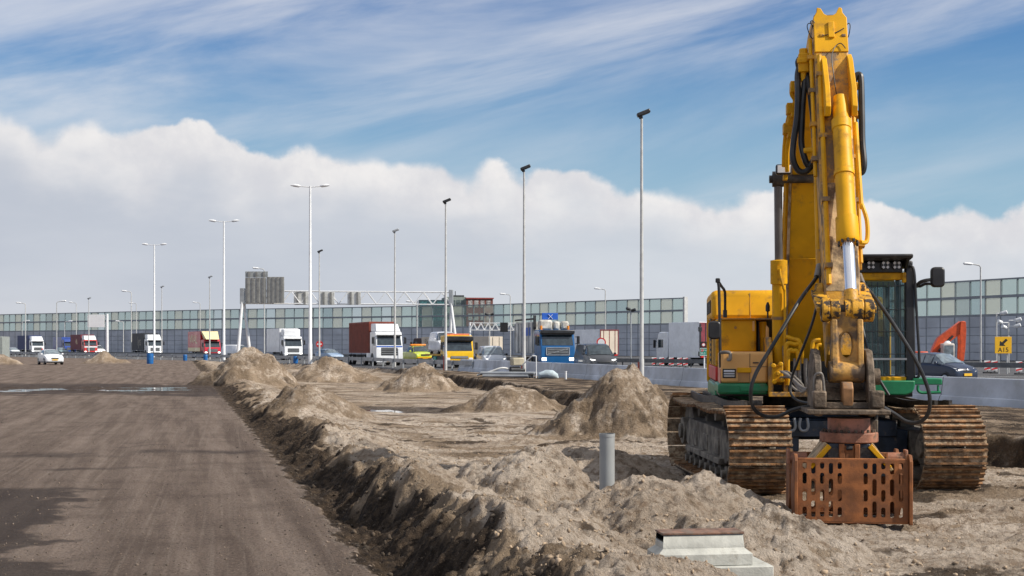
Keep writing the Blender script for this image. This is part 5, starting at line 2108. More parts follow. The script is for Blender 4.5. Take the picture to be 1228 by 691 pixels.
noise_wall([(29.2, 226), (13, 243), (-4, 262), (-34, 281), (-66, 299), (-100, 323), (-134, 347), (-160, 366)],
           'long curved grey noise wall with two rows of glass, left of the yellow excavator')
noise_wall([(80, 118), (70, 140), (61.2, 158), (53.2, 175), (44, 195)],
           'noise wall of grey panels and glass behind the black hatchback, right of the yellow excavator', end_post=False)

# ------------------------------------------------------------------ office building beyond the wall
d = 330
e = empty('office_building', (at(547, d), d, 0), R(8), 'red brown office building with a glass corner rising behind the noise wall', 'building')
w = (592 - 503) / F_PX * d / 2
Ht = CAM_H + (415 - 356) / F_PX * d
b = MB()
b.box(w * .28, 0, 0, w, 12, Ht - .5)
b.build('brick_wall', mat('dark_red_cladding', (.20, .075, .06), .7), e)
b = MB()
b.box(-w * .28, .6, 0, w * .28, 12, Ht)
b.build('pale_wall', mat('grey_green_cladding', (.27, .31, .28), .7), e)
b = MB()
b.box(-w, .3, 0, -w * .28, 12, Ht - .8)
b.build('glass_corner', mat('dark_teal_glass', (.035, .075, .09), .15, var=.3), e)
b = MB()
b.box(-w * .1, 3, Ht + .002, w * .25, 7, Ht + .5)
b.box(w * .02, 5, Ht + .5, w * .04, 5.2, Ht + 1.6)
b.build('roof_unit', M_DARK, e)
b = MB()
b.box(w * .26, -.25, Ht - .5, w * 1.02, 12, Ht - .2)
b.build('roof_edge', mat('red_edge', (.30, .06, .05), .6), e)
wm = None
for k in range(4):
    for f in range(4):
        x0 = w * (.33 + .165 * k)
        z0 = Ht - 2.6 - f * 3.2
        q = MB()
        q.box(x0, -.06, z0, x0 + w * .11, .02, z0 + 1.7)
        q.build('window', mat('pale_window', (.42, .40, .38), .2, var=.3), e, smooth=0)
for k in range(4):
    for f in range(4):
        x0 = w * (-.25 + .13 * k)
        z0 = Ht - 2.4 - f * 3.2
        q = MB()
        q.box(x0, .54, z0, x0 + w * .10, .62, z0 + 1.6)
        q.build('window', mat('dim_window', (.10, .13, .13), .15, var=.3), e, smooth=0)
for k in range(3):
    for f in range(4):
        x0 = w * (-.97 + .23 * k)
        z0 = Ht - 2.7 - f * 3.2
        q = MB()
        q.box(x0, .25, z0, x0 + w * .19, .32, z0 + 1.5)
        q.build('window', mat('teal_window', (.05, .16, .17), .12, var=.3), e, smooth=0)

# ------------------------------------------------------------------ gantries
def truss(b, p0, p1, h, dep, n, r=.045):
    p0, p1 = Vector(p0), Vector(p1)
    t = (p1 - p0)
    side = Vector((-t.y, t.x, 0)).normalized() * dep / 2
    up = Vector((0, 0, h))
    for s in (-1, 1):
        for u in (0, 1):
            b.tube([p0 + side * s + up * u, p1 + side * s + up * u], r * 1.25, 6)
        for k in range(n):
            a = p0 + t * (k / n) + side * s
            m = p0 + t * ((k + .5) / n) + side * s + up
            c = p0 + t * ((k + 1) / n) + side * s
            b.tube([a, m], r, 6)
            b.tube([m, c], r, 6)
    for k in range(n + 1):
        a = p0 + t * (k / n)
        b.tube([a - side, a + side], r * .8, 6)
        b.tube([a - side + up, a + side + up], r * .8, 6)


dA, dB = 147.0, 150.0
xa, za = at(291.5, dA, 364)
xb, zb2 = at(541, dB, 365.5)
gan = empty('sign_gantry', (xa, dA, 0), 0, 'white lattice sign gantry over the motorway carrying grey sign backs', 'gantry')
o0, o1 = Vector((0, 0, za)), Vector((xb - xa, dB - dA, zb2))
hT = 15 / F_PX * 148
b = MB()
truss(b, o0, o1, hT, 1.1, 11)
b.build('lattice_beam', M_WHITEM, gan, smooth=50)
for (p_, dx, inn) in ((o0, .30, .62), (o1, .42, -.3)):
    for sy in (-1, 1):
        b = MB()
        top_ = p_ + Vector((.0, 0, .2))
        ft = Vector((p_.x + (-.38 if sy < 0 else .62), p_.y + sy * 1.2, 0))
        if p_ is o1:
            ft = Vector((p_.x + (.85 if sy < 0 else -.25), p_.y + sy * 1.2, 0))
        b.tube([ft, top_ + Vector((0, sy * .5, 0))], [.20, .15], 12)
        b.build('leg', M_WHITEM, gan)
    b = MB()
    b.cbox(p_ + Vector((0, 0, hT / 2 + .1)), (.45, 1.3, hT + .35))
    b.build('corner_head', M_GALV, gan, bevel=.03)
M_SB = mat('sign_back_aluminium', (.36, .36, .34), .45, metal=.3, var=.1)
M_SBD = mat('sign_back_rib', (.24, .24, .23), .5, metal=.2)


def sign_back(x0, y0, x1, y1, dist, ribs, name='sign_back', m=None):
    p0 = at(x0, dist, y1)
    p1 = at(x1, dist, y0)
    b = MB()
    yy = dist - dA - .62
    b.box(p0[0] - xa, yy - .05, p0[1], p1[0] - xa, yy + .05, p1[1])
    o = b.build(name, m or M_SB, gan, bevel=.01)
    r_ = MB()
    for k in range(ribs):
        x_ = p0[0] - xa + (p1[0] - p0[0]) * (k + .5) / ribs
        r_.box(x_ - .10, yy - .14, p0[1] + .02, x_ + .10, yy - .052, p1[1] - .02)
    r_.build('rib', M_SBD, o)
    return o


sign_back(295.5, 326, 322.5, 333, dA, 3, m=mat('sign_back_pale', (.33, .35, .35), .5, metal=.2))
sign_back(295.5, 333.3, 320.5, 363.5, dA, 4)
sign_back(321, 332.5, 342, 363.8, dA, 4)
for x0, x1 in ((353.5, 371), (385, 402), (417.5, 433.5)):
    sign_back(x0, 350.5, x1, 366, dA + 1, 2, m=mat('pale_sign_back', (.62, .62, .59), .5, var=.15, vscale=2))

# small signal gantry further back, with two dark matrix signs
dS = 205.0
xs0, zs0 = at(563.5, dS, 396)
xs1, zs1 = at(668, dS, 396.5)
g2 = empty('signal_gantry', (xs0, dS, 0), 0, 'low white lattice gantry with two square black lane signals', 'gantry')
b = MB()
truss(b, (0, 0, zs0), (xs1 - xs0, 2, zs1), 1.1, .8, 12, .04)
b.build('lattice_beam', M_WHITEM, g2, smooth=50)
for xx, yy in ((0, 0), (xs1 - xs0, 2)):
    b = MB()
    b.tube([(xx, yy, 0), (xx, yy, zs0 + 1.2)], [.20, .16], 10)
    b.build('leg', M_WHITEM, g2)
for x0, x1 in ((599.8, 609.2), (619, 628)):
    p0, p1 = at(x0, dS, 398.3), at(x1, dS, 387)
    b = MB()
    b.box(p0[0] - xs0, -.9, p0[1], p1[0] - xs0, -.5, p1[1])
    b.build('lane_signal', M_SIGNK, g2, bevel=.02)

# distant gantry with a blank white sign on the left
dG = 262.0
g0 = at(128.5, dG)
g3 = empty('sign_gantry', (g0, dG, 0), 0, 'distant cantilever gantry with a blank white sign, near the dark red container lorry', 'gantry')
b = MB()
b.tube([(0, 0, 0), (0, 0, CAM_H + (415 - 376.5) / F_PX * dG)], [.30, .26], 12)
b.build('leg', M_WHITEM, g3)
p0, p1 = at(106, dG, 392.6), at(126, dG, 377.5)
b = MB()
b.box(p0[0] - g0, -.5, p0[1], p1[0] - g0, -.35, p1[1])
b.build('sign_panel', M_WHT, g3, bevel=.02)
b = MB()
b.tube([(p0[0] - g0 - .2, -.1, p1[1] - .5), (0, 0, p1[1] - .5)], .10, 8)
b.tube([(p0[0] - g0 - .2, -.1, p0[1] + .5), (0, 0, p0[1] + .5)], .10, 8)
b.build('beam', M_WHITEM, g3)

# ------------------------------------------------------------------ lamp posts
LG = 'lamp posts along the motorway'


def lamp_black(x, ytop, d, lab, s=1.0, m=M_POLE, headm=M_BLKP, flip=1, base_red=False):
    z = CAM_H + (415 - ytop) / F_PX * d
    lx = at(x, d)
    g0 = min(0, ground_height(lx, d))
    e = empty('lamp_post', (lx, d, g0), 0, lab, 'lamp post', LG)
    z -= g0
    b = MB()
    b.tube([(0, 0, 0), (0, 0, 1.2), (0, 0, 1.25), (0, 0, z * .45), (0, 0, z * .46), (0, 0, z - .25)], [.105 * s, .105 * s, .09 * s, .085 * s, .075 * s, .055 * s], 12)
    b.build('pole', m, e)
    if base_red:
        q = MB()
        q.tube([(-.13, 0, 0), (-.13, 0, 1.1)], .045, 8)
        q.build('red_sleeve', mat('red_sleeve', (.45, .10, .07), .6), e)
    h = MB()
    rot = Matrix.Rotation(R(-22 * flip), 3, 'Y')
    h.cbox((.08 * flip, 0, z - .10), (.60 * s, .34 * s, .17 * s), rot)
    h.cbox((-.04 * flip, 0, z - .25), (.16 * s, .14 * s, .22 * s))
    h.build('lamp_head', headm, e, bevel=.04)
    return e


lamp_black(769.5, 133, 58.5, 'tallest lamp post with a black head, nearest the yellow excavator', base_red=True)
lamp_black(628.5, 199, 76, 'lamp post with a black head right beside the blue tipper lorry', base_red=True)
lamp_black(534.5, 239, 93, 'lamp post with a black head in front of the yellow flatbed lorry', base_red=True)
lamp_black(473.5, 275, 116, 'lamp post with a grey head in front of the red container lorry', headm=M_GALV)
lamp_black(383, 300, 142, 'lamp post with a dark head right of the nearest twin arm lamp post')
lamp_black(251.5, 331, 178, 'lamp post with a dark head in front of the red lorry', headm=M_GALV)
lamp_black(194, 343, 208, 'lamp post with a dark head beside the white lorry with the black container', headm=M_GALV)
lamp_black(106.5, 357, 236, 'faint lamp post below the blank white sign', s=1.1, headm=M_GALV)


def lamp_twin(x, ytop, d, lab, arm=1.35):
    z = CAM_H + (415 - ytop) / F_PX * d
    e = empty('lamp_post', (at(x, d), d, 0), 0, lab, 'lamp post', 'white twin arm lamp posts')
    b = MB()
    b.tube([(0, 0, 0), (0, 0, 2), (0, 0, 2.05), (0, 0, z)], [.21, .20, .17, .10], 12)
    b.build('pole', M_WHITEM, e)
    for sg in (-1, 1):
        b = MB()
        b.tube([(0, 0, z - .08), (sg * arm * .6, 0, z - .02), (sg * arm, 0, z + .03)], .05, 8)
        b.build('arm', M_WHITEM, e)
        h = MB()
        h.tube([(sg * (arm - .35), 0, z + .02), (sg * (arm - .2), 0, z + .03), (sg * (arm + .3), 0, z + .10), (sg * (arm + .62), 0, z + .11)], [.06, .15, .15, .06], 10)
        h.build('lamp_head', M_WHITEM, e)


lamp_twin(372, 223.5, 134, 'tall white twin arm lamp post, nearest and tallest of three')
lamp_twin(268.5, 265.5, 172, 'tall white twin arm lamp post, middle one, right of the red lorry')
lamp_twin(185, 293.5, 212, 'tall white twin arm lamp post, farthest of three, by the black container')


def lamp_small(x, ytop, d, lab, arm=1.6, sg=-1, r=.075):
    z = CAM_H + (415 - ytop) / F_PX * d
    e = empty('lamp_post', (at(x, d), d, 0), 0, lab, 'lamp post', 'thin white lamp posts in the distance')
    b = MB()
    b.tube([(0, 0, 0), (0, 0, z - .3), (sg * .15, 0, z - .1), (sg * arm * .5, 0, z)], [r * 1.3, r, r * .9, r * .7], 8)
    b.build('pole', M_POLE, e)
    h = MB()
    h.tube([(sg * arm * .45, 0, z), (sg * arm * .6, 0, z + .03), (sg * arm, 0, z + .08), (sg * (arm + .1), 0, z + .08)], [.05, .13, .13, .05], 8)
    h.build('lamp_head', M_WHITEM, e)


for x, y, d, sg, lab in ((726, 346.5, 200, -1, 'thin white lamp post above the black van, in front of the noise wall'),
                         (612, 353, 215, -1, 'thin white lamp post above the silver van'),
                         (1176, 317, 130, -1, 'thin pale lamp post right of the orange excavator'),
                         (317, 322, 190, -1, 'thin lamp post standing behind the large grey sign backs'),
                         (157.5, 349.5, 230, -1, 'pale lamp post left of the black container'),
                         (163.5, 363.5, 300, -1, 'faint far lamp post behind the black container'),
                         (68, 361.5, 240, 1, 'pale lamp post behind the white car on the dirt road'),
                         (91.5, 363, 300, -1, 'faint lamp post left of the blank white sign'),
                         (30.5, 363.5, 240, -1, 'pale lamp post in front of the blue container lorry'),
                         (240, 363, 300, -1, 'faint far lamp post left of the red lorry\'s lamp post'),
                         (148, 385.5, 280, -1, 'short faint lamp post between the two container lorries'),
                         (77.5, 385.5, 290, 1, 'short faint lamp post above the white car'),
                         (26.5, 385, 300, 1, 'short faint lamp post above the far white car'),
                         (500, 362, 205, -1, 'faint lamp post seen below the gantry beam')):
    lamp_small(x, y, d, lab, sg=sg)


# camera masts
def camera_mast(x, ytop, d, lab, heads, r=.07, m=M_POLE):
    z = CAM_H + (415 - ytop) / F_PX * d
    e = empty('camera_mast', (at(x, d), d, 0), 0, lab, 'camera mast', 'camera masts')
    b = MB()
    b.tube([(0, 0, 0), (0, 0, z)], r, 10)
    b.build('pole', m, e)
    for dx, dz, mm in heads:
        h = MB()
        if dx:
            h.tube([(0, 0, z + dz), (dx, 0, z + dz)], .035, 6)
        h.cyl((dx, -.05, z + dz), (dx + .28 * (1 if dx >= 0 else -1), -.2, z + dz + .10), .13, 10)
        h.cbox((dx, 0, z + dz + .02), (.16, .18, .2))
        h.build('camera', mm, e, bevel=.02)
    return e


camera_mast(756.5, 372, 112, 'grey mast with a black camera head, right of the nearest lamp post pair', [(-.1, .05, M_BLKP), (.1, -.05, M_BLKP)], .06, M_GALV)
camera_mast(587, 378.5, 150, 'white mast with a black camera head in front of the small signal gantry', [(-.2, .1, M_BLKP), (.2, .1, M_BLKP)])
camera_mast(1195, 377, 88, 'thin white mast with one white camera, left of the yellow sign\'s lamps', [(.35, .05, M_WHITEM)], .05)
camera_mast(1209.5, 387, 90, 'thin white mast with four white cameras above the yellow sign', [(.5, .15, M_WHITEM), (-.5, .0, M_WHITEM), (.45, -.25, M_WHITEM), (-.22, -.35, M_WHITEM)], .05)

# ------------------------------------------------------------------ signs
d = 86
p0, p1 = at(1193, d, 424), at(1213, d, 404)
cx, cz = (p0[0] + p1[0]) / 2, (p0[1] + p1[1]) / 2
e = empty('direction_sign', (cx, d, 0), 0, 'square yellow road sign with a black diagonal arrow and A15', 'road sign')
b = MB()
hw = (p1[0] - p0[0]) / 2
b.box(-hw, -.03, cz - hw, hw, .03, cz + hw)
pan = b.build('sign_panel', M_SIGNY, e, bevel=.01)
a = MB()
ar = [(-.30, -.22), (.10, -.22), (-.02, -.10), (.26, .16), (.14, .28), (-.14, .02), (-.27, .12)]
s_ = hw * 1.75
a.prism([(u * s_ + .04, cz + .30 * hw + v * s_) for u, v in ar], -.036, -.031, 'y')
a.build('arrow', M_SIGNK, pan, smooth=0)
text_obj('A15', hw * .78, 'lettering', M_SIGNK, pan, facing((0, -.034, cz - .58 * hw)), .003)
for sx in (-.5, .5):
    q = MB()
    q.tube([(sx * hw, .06, 0), (sx * hw, .06, cz + hw * .9)], .04, 8)
    q.build('post', M_POLE, e)

d = 57.5
p0, p1 = at(839.8, d, 426.8), at(847.5, d, 417.6)
cx = (p0[0] + p1[0]) / 2
e = empty('kilometre_sign', (cx, d, 0), 0, 'small green kilometre sign on a white post at the concrete barrier', 'road sign')
hw = (p1[0] - p0[0]) / 2 + .02
b = MB()
b.box(-hw, -.015, p0[1], hw, .015, p1[1])
pan = b.build('sign_panel', M_SIGNG, e, bevel=.006)
q = MB()
for (u0, v0, u1, v1) in ((-1, 0, 1, .05), (-1, .95, 1, 1), (-1, .05, -.94, .95), (.94, .05, 1, .95)):
    q.box(u0 * hw, -.02, p0[1] + v0 * (p1[1] - p0[1]), u1 * hw, -.016, p0[1] + v1 * (p1[1] - p0[1]))
q.build('border', M_WHT, pan, smooth=0)
q = MB()
hh = p1[1] - p0[1]
q.box(-hw * .72, -.02, p0[1] + hh * .56, hw * .02, -.016, p0[1] + hh * .84)
q.build('red_field', M_SIGNR, pan, smooth=0)
text_obj('A15', hh * .25, 'lettering', M_WHT, pan, facing((-hw * .35, -.023, p0[1] + hh * .70)), .002)
text_obj('Re', hh * .25, 'lettering', M_WHT, pan, facing((hw * .52, -.018, p0[1] + hh * .70)), .002)
text_obj('55,3', hh * .36, 'lettering', M_WHT, pan, facing((-hw * .15, -.018, p0[1] + hh * .30)), .002)
b = MB()
b.box(-hw, -.012, p1[1] + .01, hw, .012, p1[1] + .28)
pk = b.build('black_panel', M_SIGNK, e, bevel=.006)
b = MB()
b.cyl((-.0, -.014, p1[1] + .145), (0, -.020, p1[1] + .145), .08, 16)
rdn = b.build('round_sign', M_SIGNR, pk)
b = MB()
b.cyl((0, -.021, p1[1] + .145), (0, -.024, p1[1] + .145), .058, 16)
b.build('disc_face', M_WHT, pk)
b = MB()
b.tube([(.04, .03, -.1), (.04, .03, p1[1] + .2)], .028, 8)
b.build('post', M_WHITEM, e)

d = 160
lx, lz = at(383.2, d, 412.8)
e = empty('no_entry_sign', (lx, d, 0), 0, 'round red no entry sign with a white bar, between two lamp posts', 'road sign')
b = MB()
b.cyl((0, -.1, lz), (0, -.06, lz), .42, 24)
f_ = b.build('sign_disc', M_SIGNR, e)
b = MB()
b.box(-.28, -.112, lz - .07, .28, -.102, lz + .07)
b.build('white_bar', M_WHT, f_, smooth=0)
b = MB()
b.tube([(0, 0, 0), (0, 0, lz + .35)], .04, 8)
b.build('post', M_POLE, e)

# red and white barrier boards by the dark guard rail
for k, (x, d) in enumerate(((784.5, 113), (793.5, 112), (805, 111), (815, 110), (822, 109.5), (1184, 88), (1192.5, 87.5), (1222, 84))):
    lx = at(x, d)
    e = empty('barrier_board', (lx, d, 0), 0, ('striped red and white board below the white lorry, by the dark guard rail' if k < 5 else 'striped red and white board right of the black hatchback'),
              'barrier board', 'striped barrier boards left of the excavator' if k < 5 else 'striped barrier boards right of the hatchback')
    b = MB()
    b.box(-.20, -.02, .20, .20, .02, .84)
    o = b.build('board', M_WHT, e)
    for j in range(3):
        q = MB()
        z0 = .21 + j * .20
        q.add([(-.198, -.026, z0), (-.198, -.026, z0 + .11), (.198, -.026, z0 + .20), (.198, -.026, z0 + .09)], [(0, 1, 2, 3)])
        q.build('stripe', M_SIGNR, o, smooth=0)
    q = MB()
    q.box(-.25, -.18, 0, .25, .18, .09)
    q.box(-.03, -.015, .09, .03, .015, .25)
    q.build('foot', M_DARK, e, bevel=.01)

# grey container at the left edge
d = 140
e = empty('site_container', (at(-9, d), d, 0), R(12), 'pale grey site container cut by the left edge', 'container')
b = MB()
zt_ = CAM_H + (415 - 403.5) / F_PX * d
for k in range(16):
    b.box(-.9 + k * .12, -.03, .1, -.9 + k * .12 + .07, 0, zt_ - .1)
b.box(-.95, 0, 0, .95, 5, zt_)
b.build('shell', mat('pale_grey_green', (.30, .33, .31), .6, var=.1), e)
b = MB()
b.box(-.9, .4, zt_ + .002, .1, 3, zt_ + .95)
b.build('roof_unit', mat('pale_grey_blue', (.36, .40, .40), .6, var=.1), e, bevel=.05)

# ------------------------------------------------------------------ vehicles: local frame with the front at y = 0 facing -y, body towards +y
def wheel(parent, x, y, r, w, side, rim=M_RIM, name='wheel'):
    b = MB()
    b.tube([(x - w / 2, y, r), (x - w / 2 + .02, y, r), (x + w / 2 - .02, y, r), (x + w / 2, y, r)], [r * .92, r, r, r * .92], 22)
    o = b.build(name, M_TYRE, parent)
    q = MB()
    xs = x + side * w / 2
    q.tube([(xs + side * .004, y, r), (xs + side * .012, y, r)], [r * .62, r * .55], 16)
    q.tube([(xs + side * .012, y, r), (xs + side * .03, y, r)], r * .16, 8)
    q.build('rim', rim, o)
    return o


def ring_at(st):
    y, zb, zm, zt, wb, wt = st
    h = [(wb * .90, zb), (wb, zb + .16), (wb * 1.0, zm - .12), (wb * .965, zm), (wt, zt - .07), (wt * .84, zt - .01), (0, zt + .015)]
    return [Vector((u, y, z)) for u, z in h] + [Vector((-u, y, z)) for u, z in h[:-1][::-1]]


def car(name, label, cat, loc, rz, paint, st, glass, wheels, group=None, lights=None, lit=True, plate=True, grille=None, mirrors=None, extras=None, glassm=M_CARG, bumper=None):
    e = empty(name, loc, rz, label, cat, group)
    rings = [ring_at(s) for s in st]
    n = len(rings[0])
    b = MB()
    vs = [p for r_ in rings for p in r_]
    fs = [tuple(range(n)), tuple((len(rings) - 1) * n + k for k in range(n))[::-1]]
    for i in range(len(rings) - 1):
        for k in range(n):
            j = (k + 1) % n
            fs.append((i * n + k, i * n + j, (i + 1) * n + j, (i + 1) * n + k))
    b.add(vs, fs)
    body = b.build('body', paint, e, smooth=50)
    sm = body.modifiers.new('Bevel', 'BEVEL')
    sm.width = .025
    sm.segments = 2
    sm.limit_method = 'ANGLE'
    sm.angle_limit = R(25)

    mid = Vector((0, (st[0][0] + st[-1][0]) / 2, .8))

    def patch(lo, hi, nm, m, shrink=.07, off=.03):
        """glass strip between two rows of body points, a little proud of the skin"""
        q = [Vector(p) for p in lo] + [Vector(p) for p in hi]
        n_ = len(lo)
        c = sum(q, Vector()) / len(q)
        nrm = (q[n_] - q[0]).cross(q[n_ - 1] - q[0]).normalized()
        if nrm.dot(c - mid) < 0:
            nrm = -nrm
        g = MB()
        o = [c + (p - c) * (1 - shrink) + nrm * off for p in q]
        i_ = [c + (p - c) * (1 - shrink) - nrm * .02 for p in q]
        fs = []
        N2 = 2 * n_
        for k in range(n_ - 1):
            fs.append((k, k + 1, n_ + k + 1, n_ + k))
            fs.append((k, k + 1, N2 + k + 1, N2 + k))
            fs.append((n_ + k, n_ + k + 1, N2 + n_ + k + 1, N2 + n_ + k))
        fs += [(0, n_, N2 + n_, N2), (n_ - 1, N2 - 1, N2 + N2 - 1, N2 + n_ - 1)]
        g.add(o + i_, fs)
        return g.build(nm, m, e, smooth=30)
    for kind, i in glass:
        a, c = rings[i], rings[i + 1]
        if kind == 'w':
            patch(a[4:9], c[4:9], 'windscreen', glassm, .05)
        elif kind == 'r':
            patch(a[4:9], c[4:9], 'rear_window', glassm, .08)
        elif kind == 's':
            patch([a[3], c[3]], [a[4], c[4]], 'side_window', glassm, .09)
            patch([a[9], c[9]], [a[8], c[8]], 'side_window', glassm, .09)
    for (wy, r_, wx) in wheels:
        for sg in (-1, 1):
            wheel(e, sg * wx, wy, r_, .19, sg)
            ar = MB()
            ar.cyl((sg * (wx + .02), wy, r_ + .02), (sg * (wx + .088), wy, r_ + .02), r_ * 1.14, 22)
            ar.build('wheel_arch', M_DARK, e)
    if lights:
        x_, y_, z_, w_, h_ = lights
        for sg in (-1, 1):
            l = MB()
            l.add([(sg * (x_ - w_), y_ - .05, z_ - h_), (sg * (x_ + w_), y_ + .11, z_ - h_ * .5), (sg * (x_ + w_), y_ + .13, z_ + h_), (sg * (x_ - w_), y_ - .01, z_ + h_ * .6),
                   (sg * (x_ - w_), y_ + .3, z_ - h_), (sg * (x_ + w_), y_ + .4, z_ - h_ * .5), (sg * (x_ + w_), y_ + .42, z_ + h_), (sg * (x_ - w_), y_ + .32, z_ + h_ * .6)],
                  [(0, 1, 2, 3), (4, 5, 6, 7), (0, 1, 5, 4), (1, 2, 6, 5), (2, 3, 7, 6), (3, 0, 4, 7)])
            l.build('headlight', M_HEADL if lit else M_HEADO, e, bevel=.012)
    yf = st[0][0]
    if plate:
        l = MB()
        l.box(-.26, yf - .045, plate if plate is not True else .38, .26, yf - .02, (plate if plate is not True else .38) + .12)
        l.build('number_plate', M_PLATE, e)
    if bumper:
        z0, z1, w_ = bumper
        l = MB()
        l.box(-w_, yf - .03, z0, w_, yf + .25, z1)
        l.build('bumper', M_DARK, e, bevel=.04)
    if grille:
        z0, z1, w_ = grille
        l = MB()
        l.box(-w_, yf - .018, z0, w_, yf + .2, z1)
        l.build('grille', M_DARK, e, bevel=.02)
    if mirrors:
        x_, y_, z_ = mirrors
        for sg in (-1, 1):
            l = MB()
            l.cbox((sg * (x_ + .11), y_, z_), (.17, .11, .14))
            l.cbox((sg * (x_ + .0), y_, z_ - .05), (.12, .04, .04))
            l.build('mirror', paint if paint.name != 'paint_silver' else M_DARK, e, bevel=.03)
    return e


def bx(parent, name, m, x0, y0, z0, x1, y1, z1, bevel=.0):
    q = MB()
    q.box(x0, y0, z0, x1, y1, z1)
    return q.build(name, m, parent, bevel=bevel)


HATCH = [(0, .30, .62, .66, .66, .50), (.06, .22, .72, .76, .77, .60), (.35, .20, .86, .90, .80, .66), (.78, .20, .96, 1.00, .815, .70), (1.42, .20, .98, 1.42, .815, .58), (1.9, .20, .99, 1.48, .815, .59),
         (2.7, .20, 1.0, 1.46, .815, .58), (3.2, .22, 1.0, 1.34, .80, .55), (3.38, .30, .98, 1.02, .76, .60), (3.42, .34, .70, .74, .70, .58)]
d = 62
hb_ = car('hatchback', 'black small hatchback with a yellow number plate, driving behind the concrete barrier', 'car',
          (at(1155, d), d - .6, 0), R(31), car_paint('black_blue', (.018, .026, .052)), HATCH,
          [('w', 3), ('s', 3), ('s', 4), ('s', 5), ('s', 6), ('r', 7)], [(.62, .29, .72), (2.95, .29, .72)], lights=(.60, .10, .70, .13, .09), lit=False, plate=.42,
          grille=(.60, .68, .26), mirrors=(.80, 1.05, 1.02), bumper=(.24, .38, .60), glassm=M_CARGL)
bdg = MB()
bdg.cbox((0, -.02, .70), (.14, .03, .08))
bdg.build('badge', M_CHROME, hb_, bevel=.012)

SEDAN = [(0, .30, .60, .64, .70, .52), (.08, .22, .72, .76, .82, .62), (.6, .20, .88, .92, .86, .70), (1.15, .20, .97, 1.01, .87, .72), (1.85, .20, .99, 1.42, .87, .60), (2.4, .20, 1.0, 1.47, .87, .60),
         (3.2, .20, 1.01, 1.44, .87, .59), (3.75, .22, 1.01, 1.25, .85, .56), (4.0, .30, .98, 1.02, .80, .62), (4.1, .34, .70, .74, .74, .6)]
sgl = [('w', 3), ('s', 3), ('s', 4), ('s', 5), ('s', 6), ('r', 7)]
d = 127
car('car', 'white hatchback with muddy sides driving towards the camera on the dirt road', 'car', (at(66, d), d, .0), R(31), car_paint('white', (.74, .75, .77)), SEDAN, sgl,
    [(.75, .31, .78), (3.3, .31, .78)], lights=(.66, .10, .68, .13, .08), lit=False, plate=.42, grille=(.56, .68, .34), mirrors=(.86, 1.3, 1.04), bumper=(.20, .34, .72), glassm=M_CARGL)
d = 265
car('car', 'white car far off at the left, just ahead of the blue container lorry', 'car', (at(19.5, d), d, 0), R(35), car_paint('white2', (.70, .74, .76)), SEDAN, sgl,
    [(.75, .31, .78), (3.3, .31, .78)], lights=(.66, .10, .68, .13, .08), lit=False, glassm=M_CARGL)
d = 150
car('car', 'light blue car behind the pointed sand heap, left of the red container', 'car', (at(405, d), d, 0), R(35), car_paint('light_blue', (.26, .36, .50)), SEDAN, sgl,
    [(.75, .31, .78), (3.3, .31, .78)], lights=(.66, .10, .68, .13, .08), lit=False, glassm=M_CARGL)
d = 262
car('car', 'teal grey car below the blue lorry, left of the dark red container', 'car', (at(84, d), d - 3, 0), R(35), car_paint('teal', (.20, .30, .32)), SEDAN, sgl,
    [(.75, .31, .78), (3.3, .31, .78)], lights=(.66, .10, .68, .13, .08), lit=False, glassm=M_CARGL)

VANS = [(0, .32, .66, .70, .72, .56), (.07, .24, .82, .86, .88, .68), (.45, .22, 1.04, 1.08, .93, .76), (.95, .22, 1.18, 1.22, .945, .80), (1.75, .22, 1.22, 1.86, .95, .74), (2.2, .22, 1.22, 1.95, .95, .76),
        (3.2, .22, 1.22, 1.96, .95, .77), (4.6, .22, 1.22, 1.95, .95, .77), (4.78, .30, 1.2, 1.86, .93, .74)]
d = 86
car('van', 'black panel van with lit headlights, right of the blue tipper lorry', 'van', (at(724.5, d), d, 0), R(10), car_paint('black_van', (.030, .032, .038)), VANS,
    [('w', 3), ('s', 3), ('s', 4)], [(.95, .32, .82), (3.95, .32, .82)], lights=(.70, .12, .84, .16, .12), plate=.42, grille=(.70, .80, .42), mirrors=(.95, 1.35, 1.30), bumper=(.26, .42, .8))
SMALLV = [(0, .30, .64, .68, .66, .52), (.07, .22, .78, .82, .80, .62), (.40, .20, .98, 1.02, .85, .70), (.85, .20, 1.10, 1.14, .86, .72), (1.60, .20, 1.14, 1.70, .87, .66), (2.0, .20, 1.14, 1.80, .87, .68),
          (3.0, .20, 1.14, 1.80, .87, .68), (4.0, .20, 1.14, 1.78, .87, .68), (4.15, .28, 1.1, 1.70, .84, .66)]
d = 98
car('van', 'silver small van with lit headlights, between the yellow flatbed and the blue tipper lorry', 'van', (at(595, d), d, 0), R(10), car_paint('silver', (.50, .53, .58)), SMALLV,
    [('w', 3), ('s', 3), ('s', 4)], [(.80, .30, .77), (3.4, .30, .77)], lights=(.64, .12, .78, .15, .10), plate=.40, grille=(.60, .74, .40), mirrors=(.87, 1.2, 1.18), bumper=(.22, .36, .72), glassm=M_CARGL)
d = 186
car('van', 'white van seen behind the tall sand heap, right of a white lamp post', 'van', (at(301, d), d, 0), R(58), car_paint('white3', (.76, .77, .79)), VANS,
    [('w', 3), ('s', 3)], [(.95, .32, .82), (3.95, .32, .82)], lights=(.70, .12, .84, .16, .12), lit=False)
d = 275
car('van', 'white van with a red mark, right behind the dark red container lorry', 'van', (at(122, d), d, 0), R(40), car_paint('white4', (.70, .70, .70)), VANS,
    [('w', 3), ('s', 3)], [(.95, .32, .82), (3.95, .32, .82)], lights=(.70, .12, .84, .16, .12), lit=False)

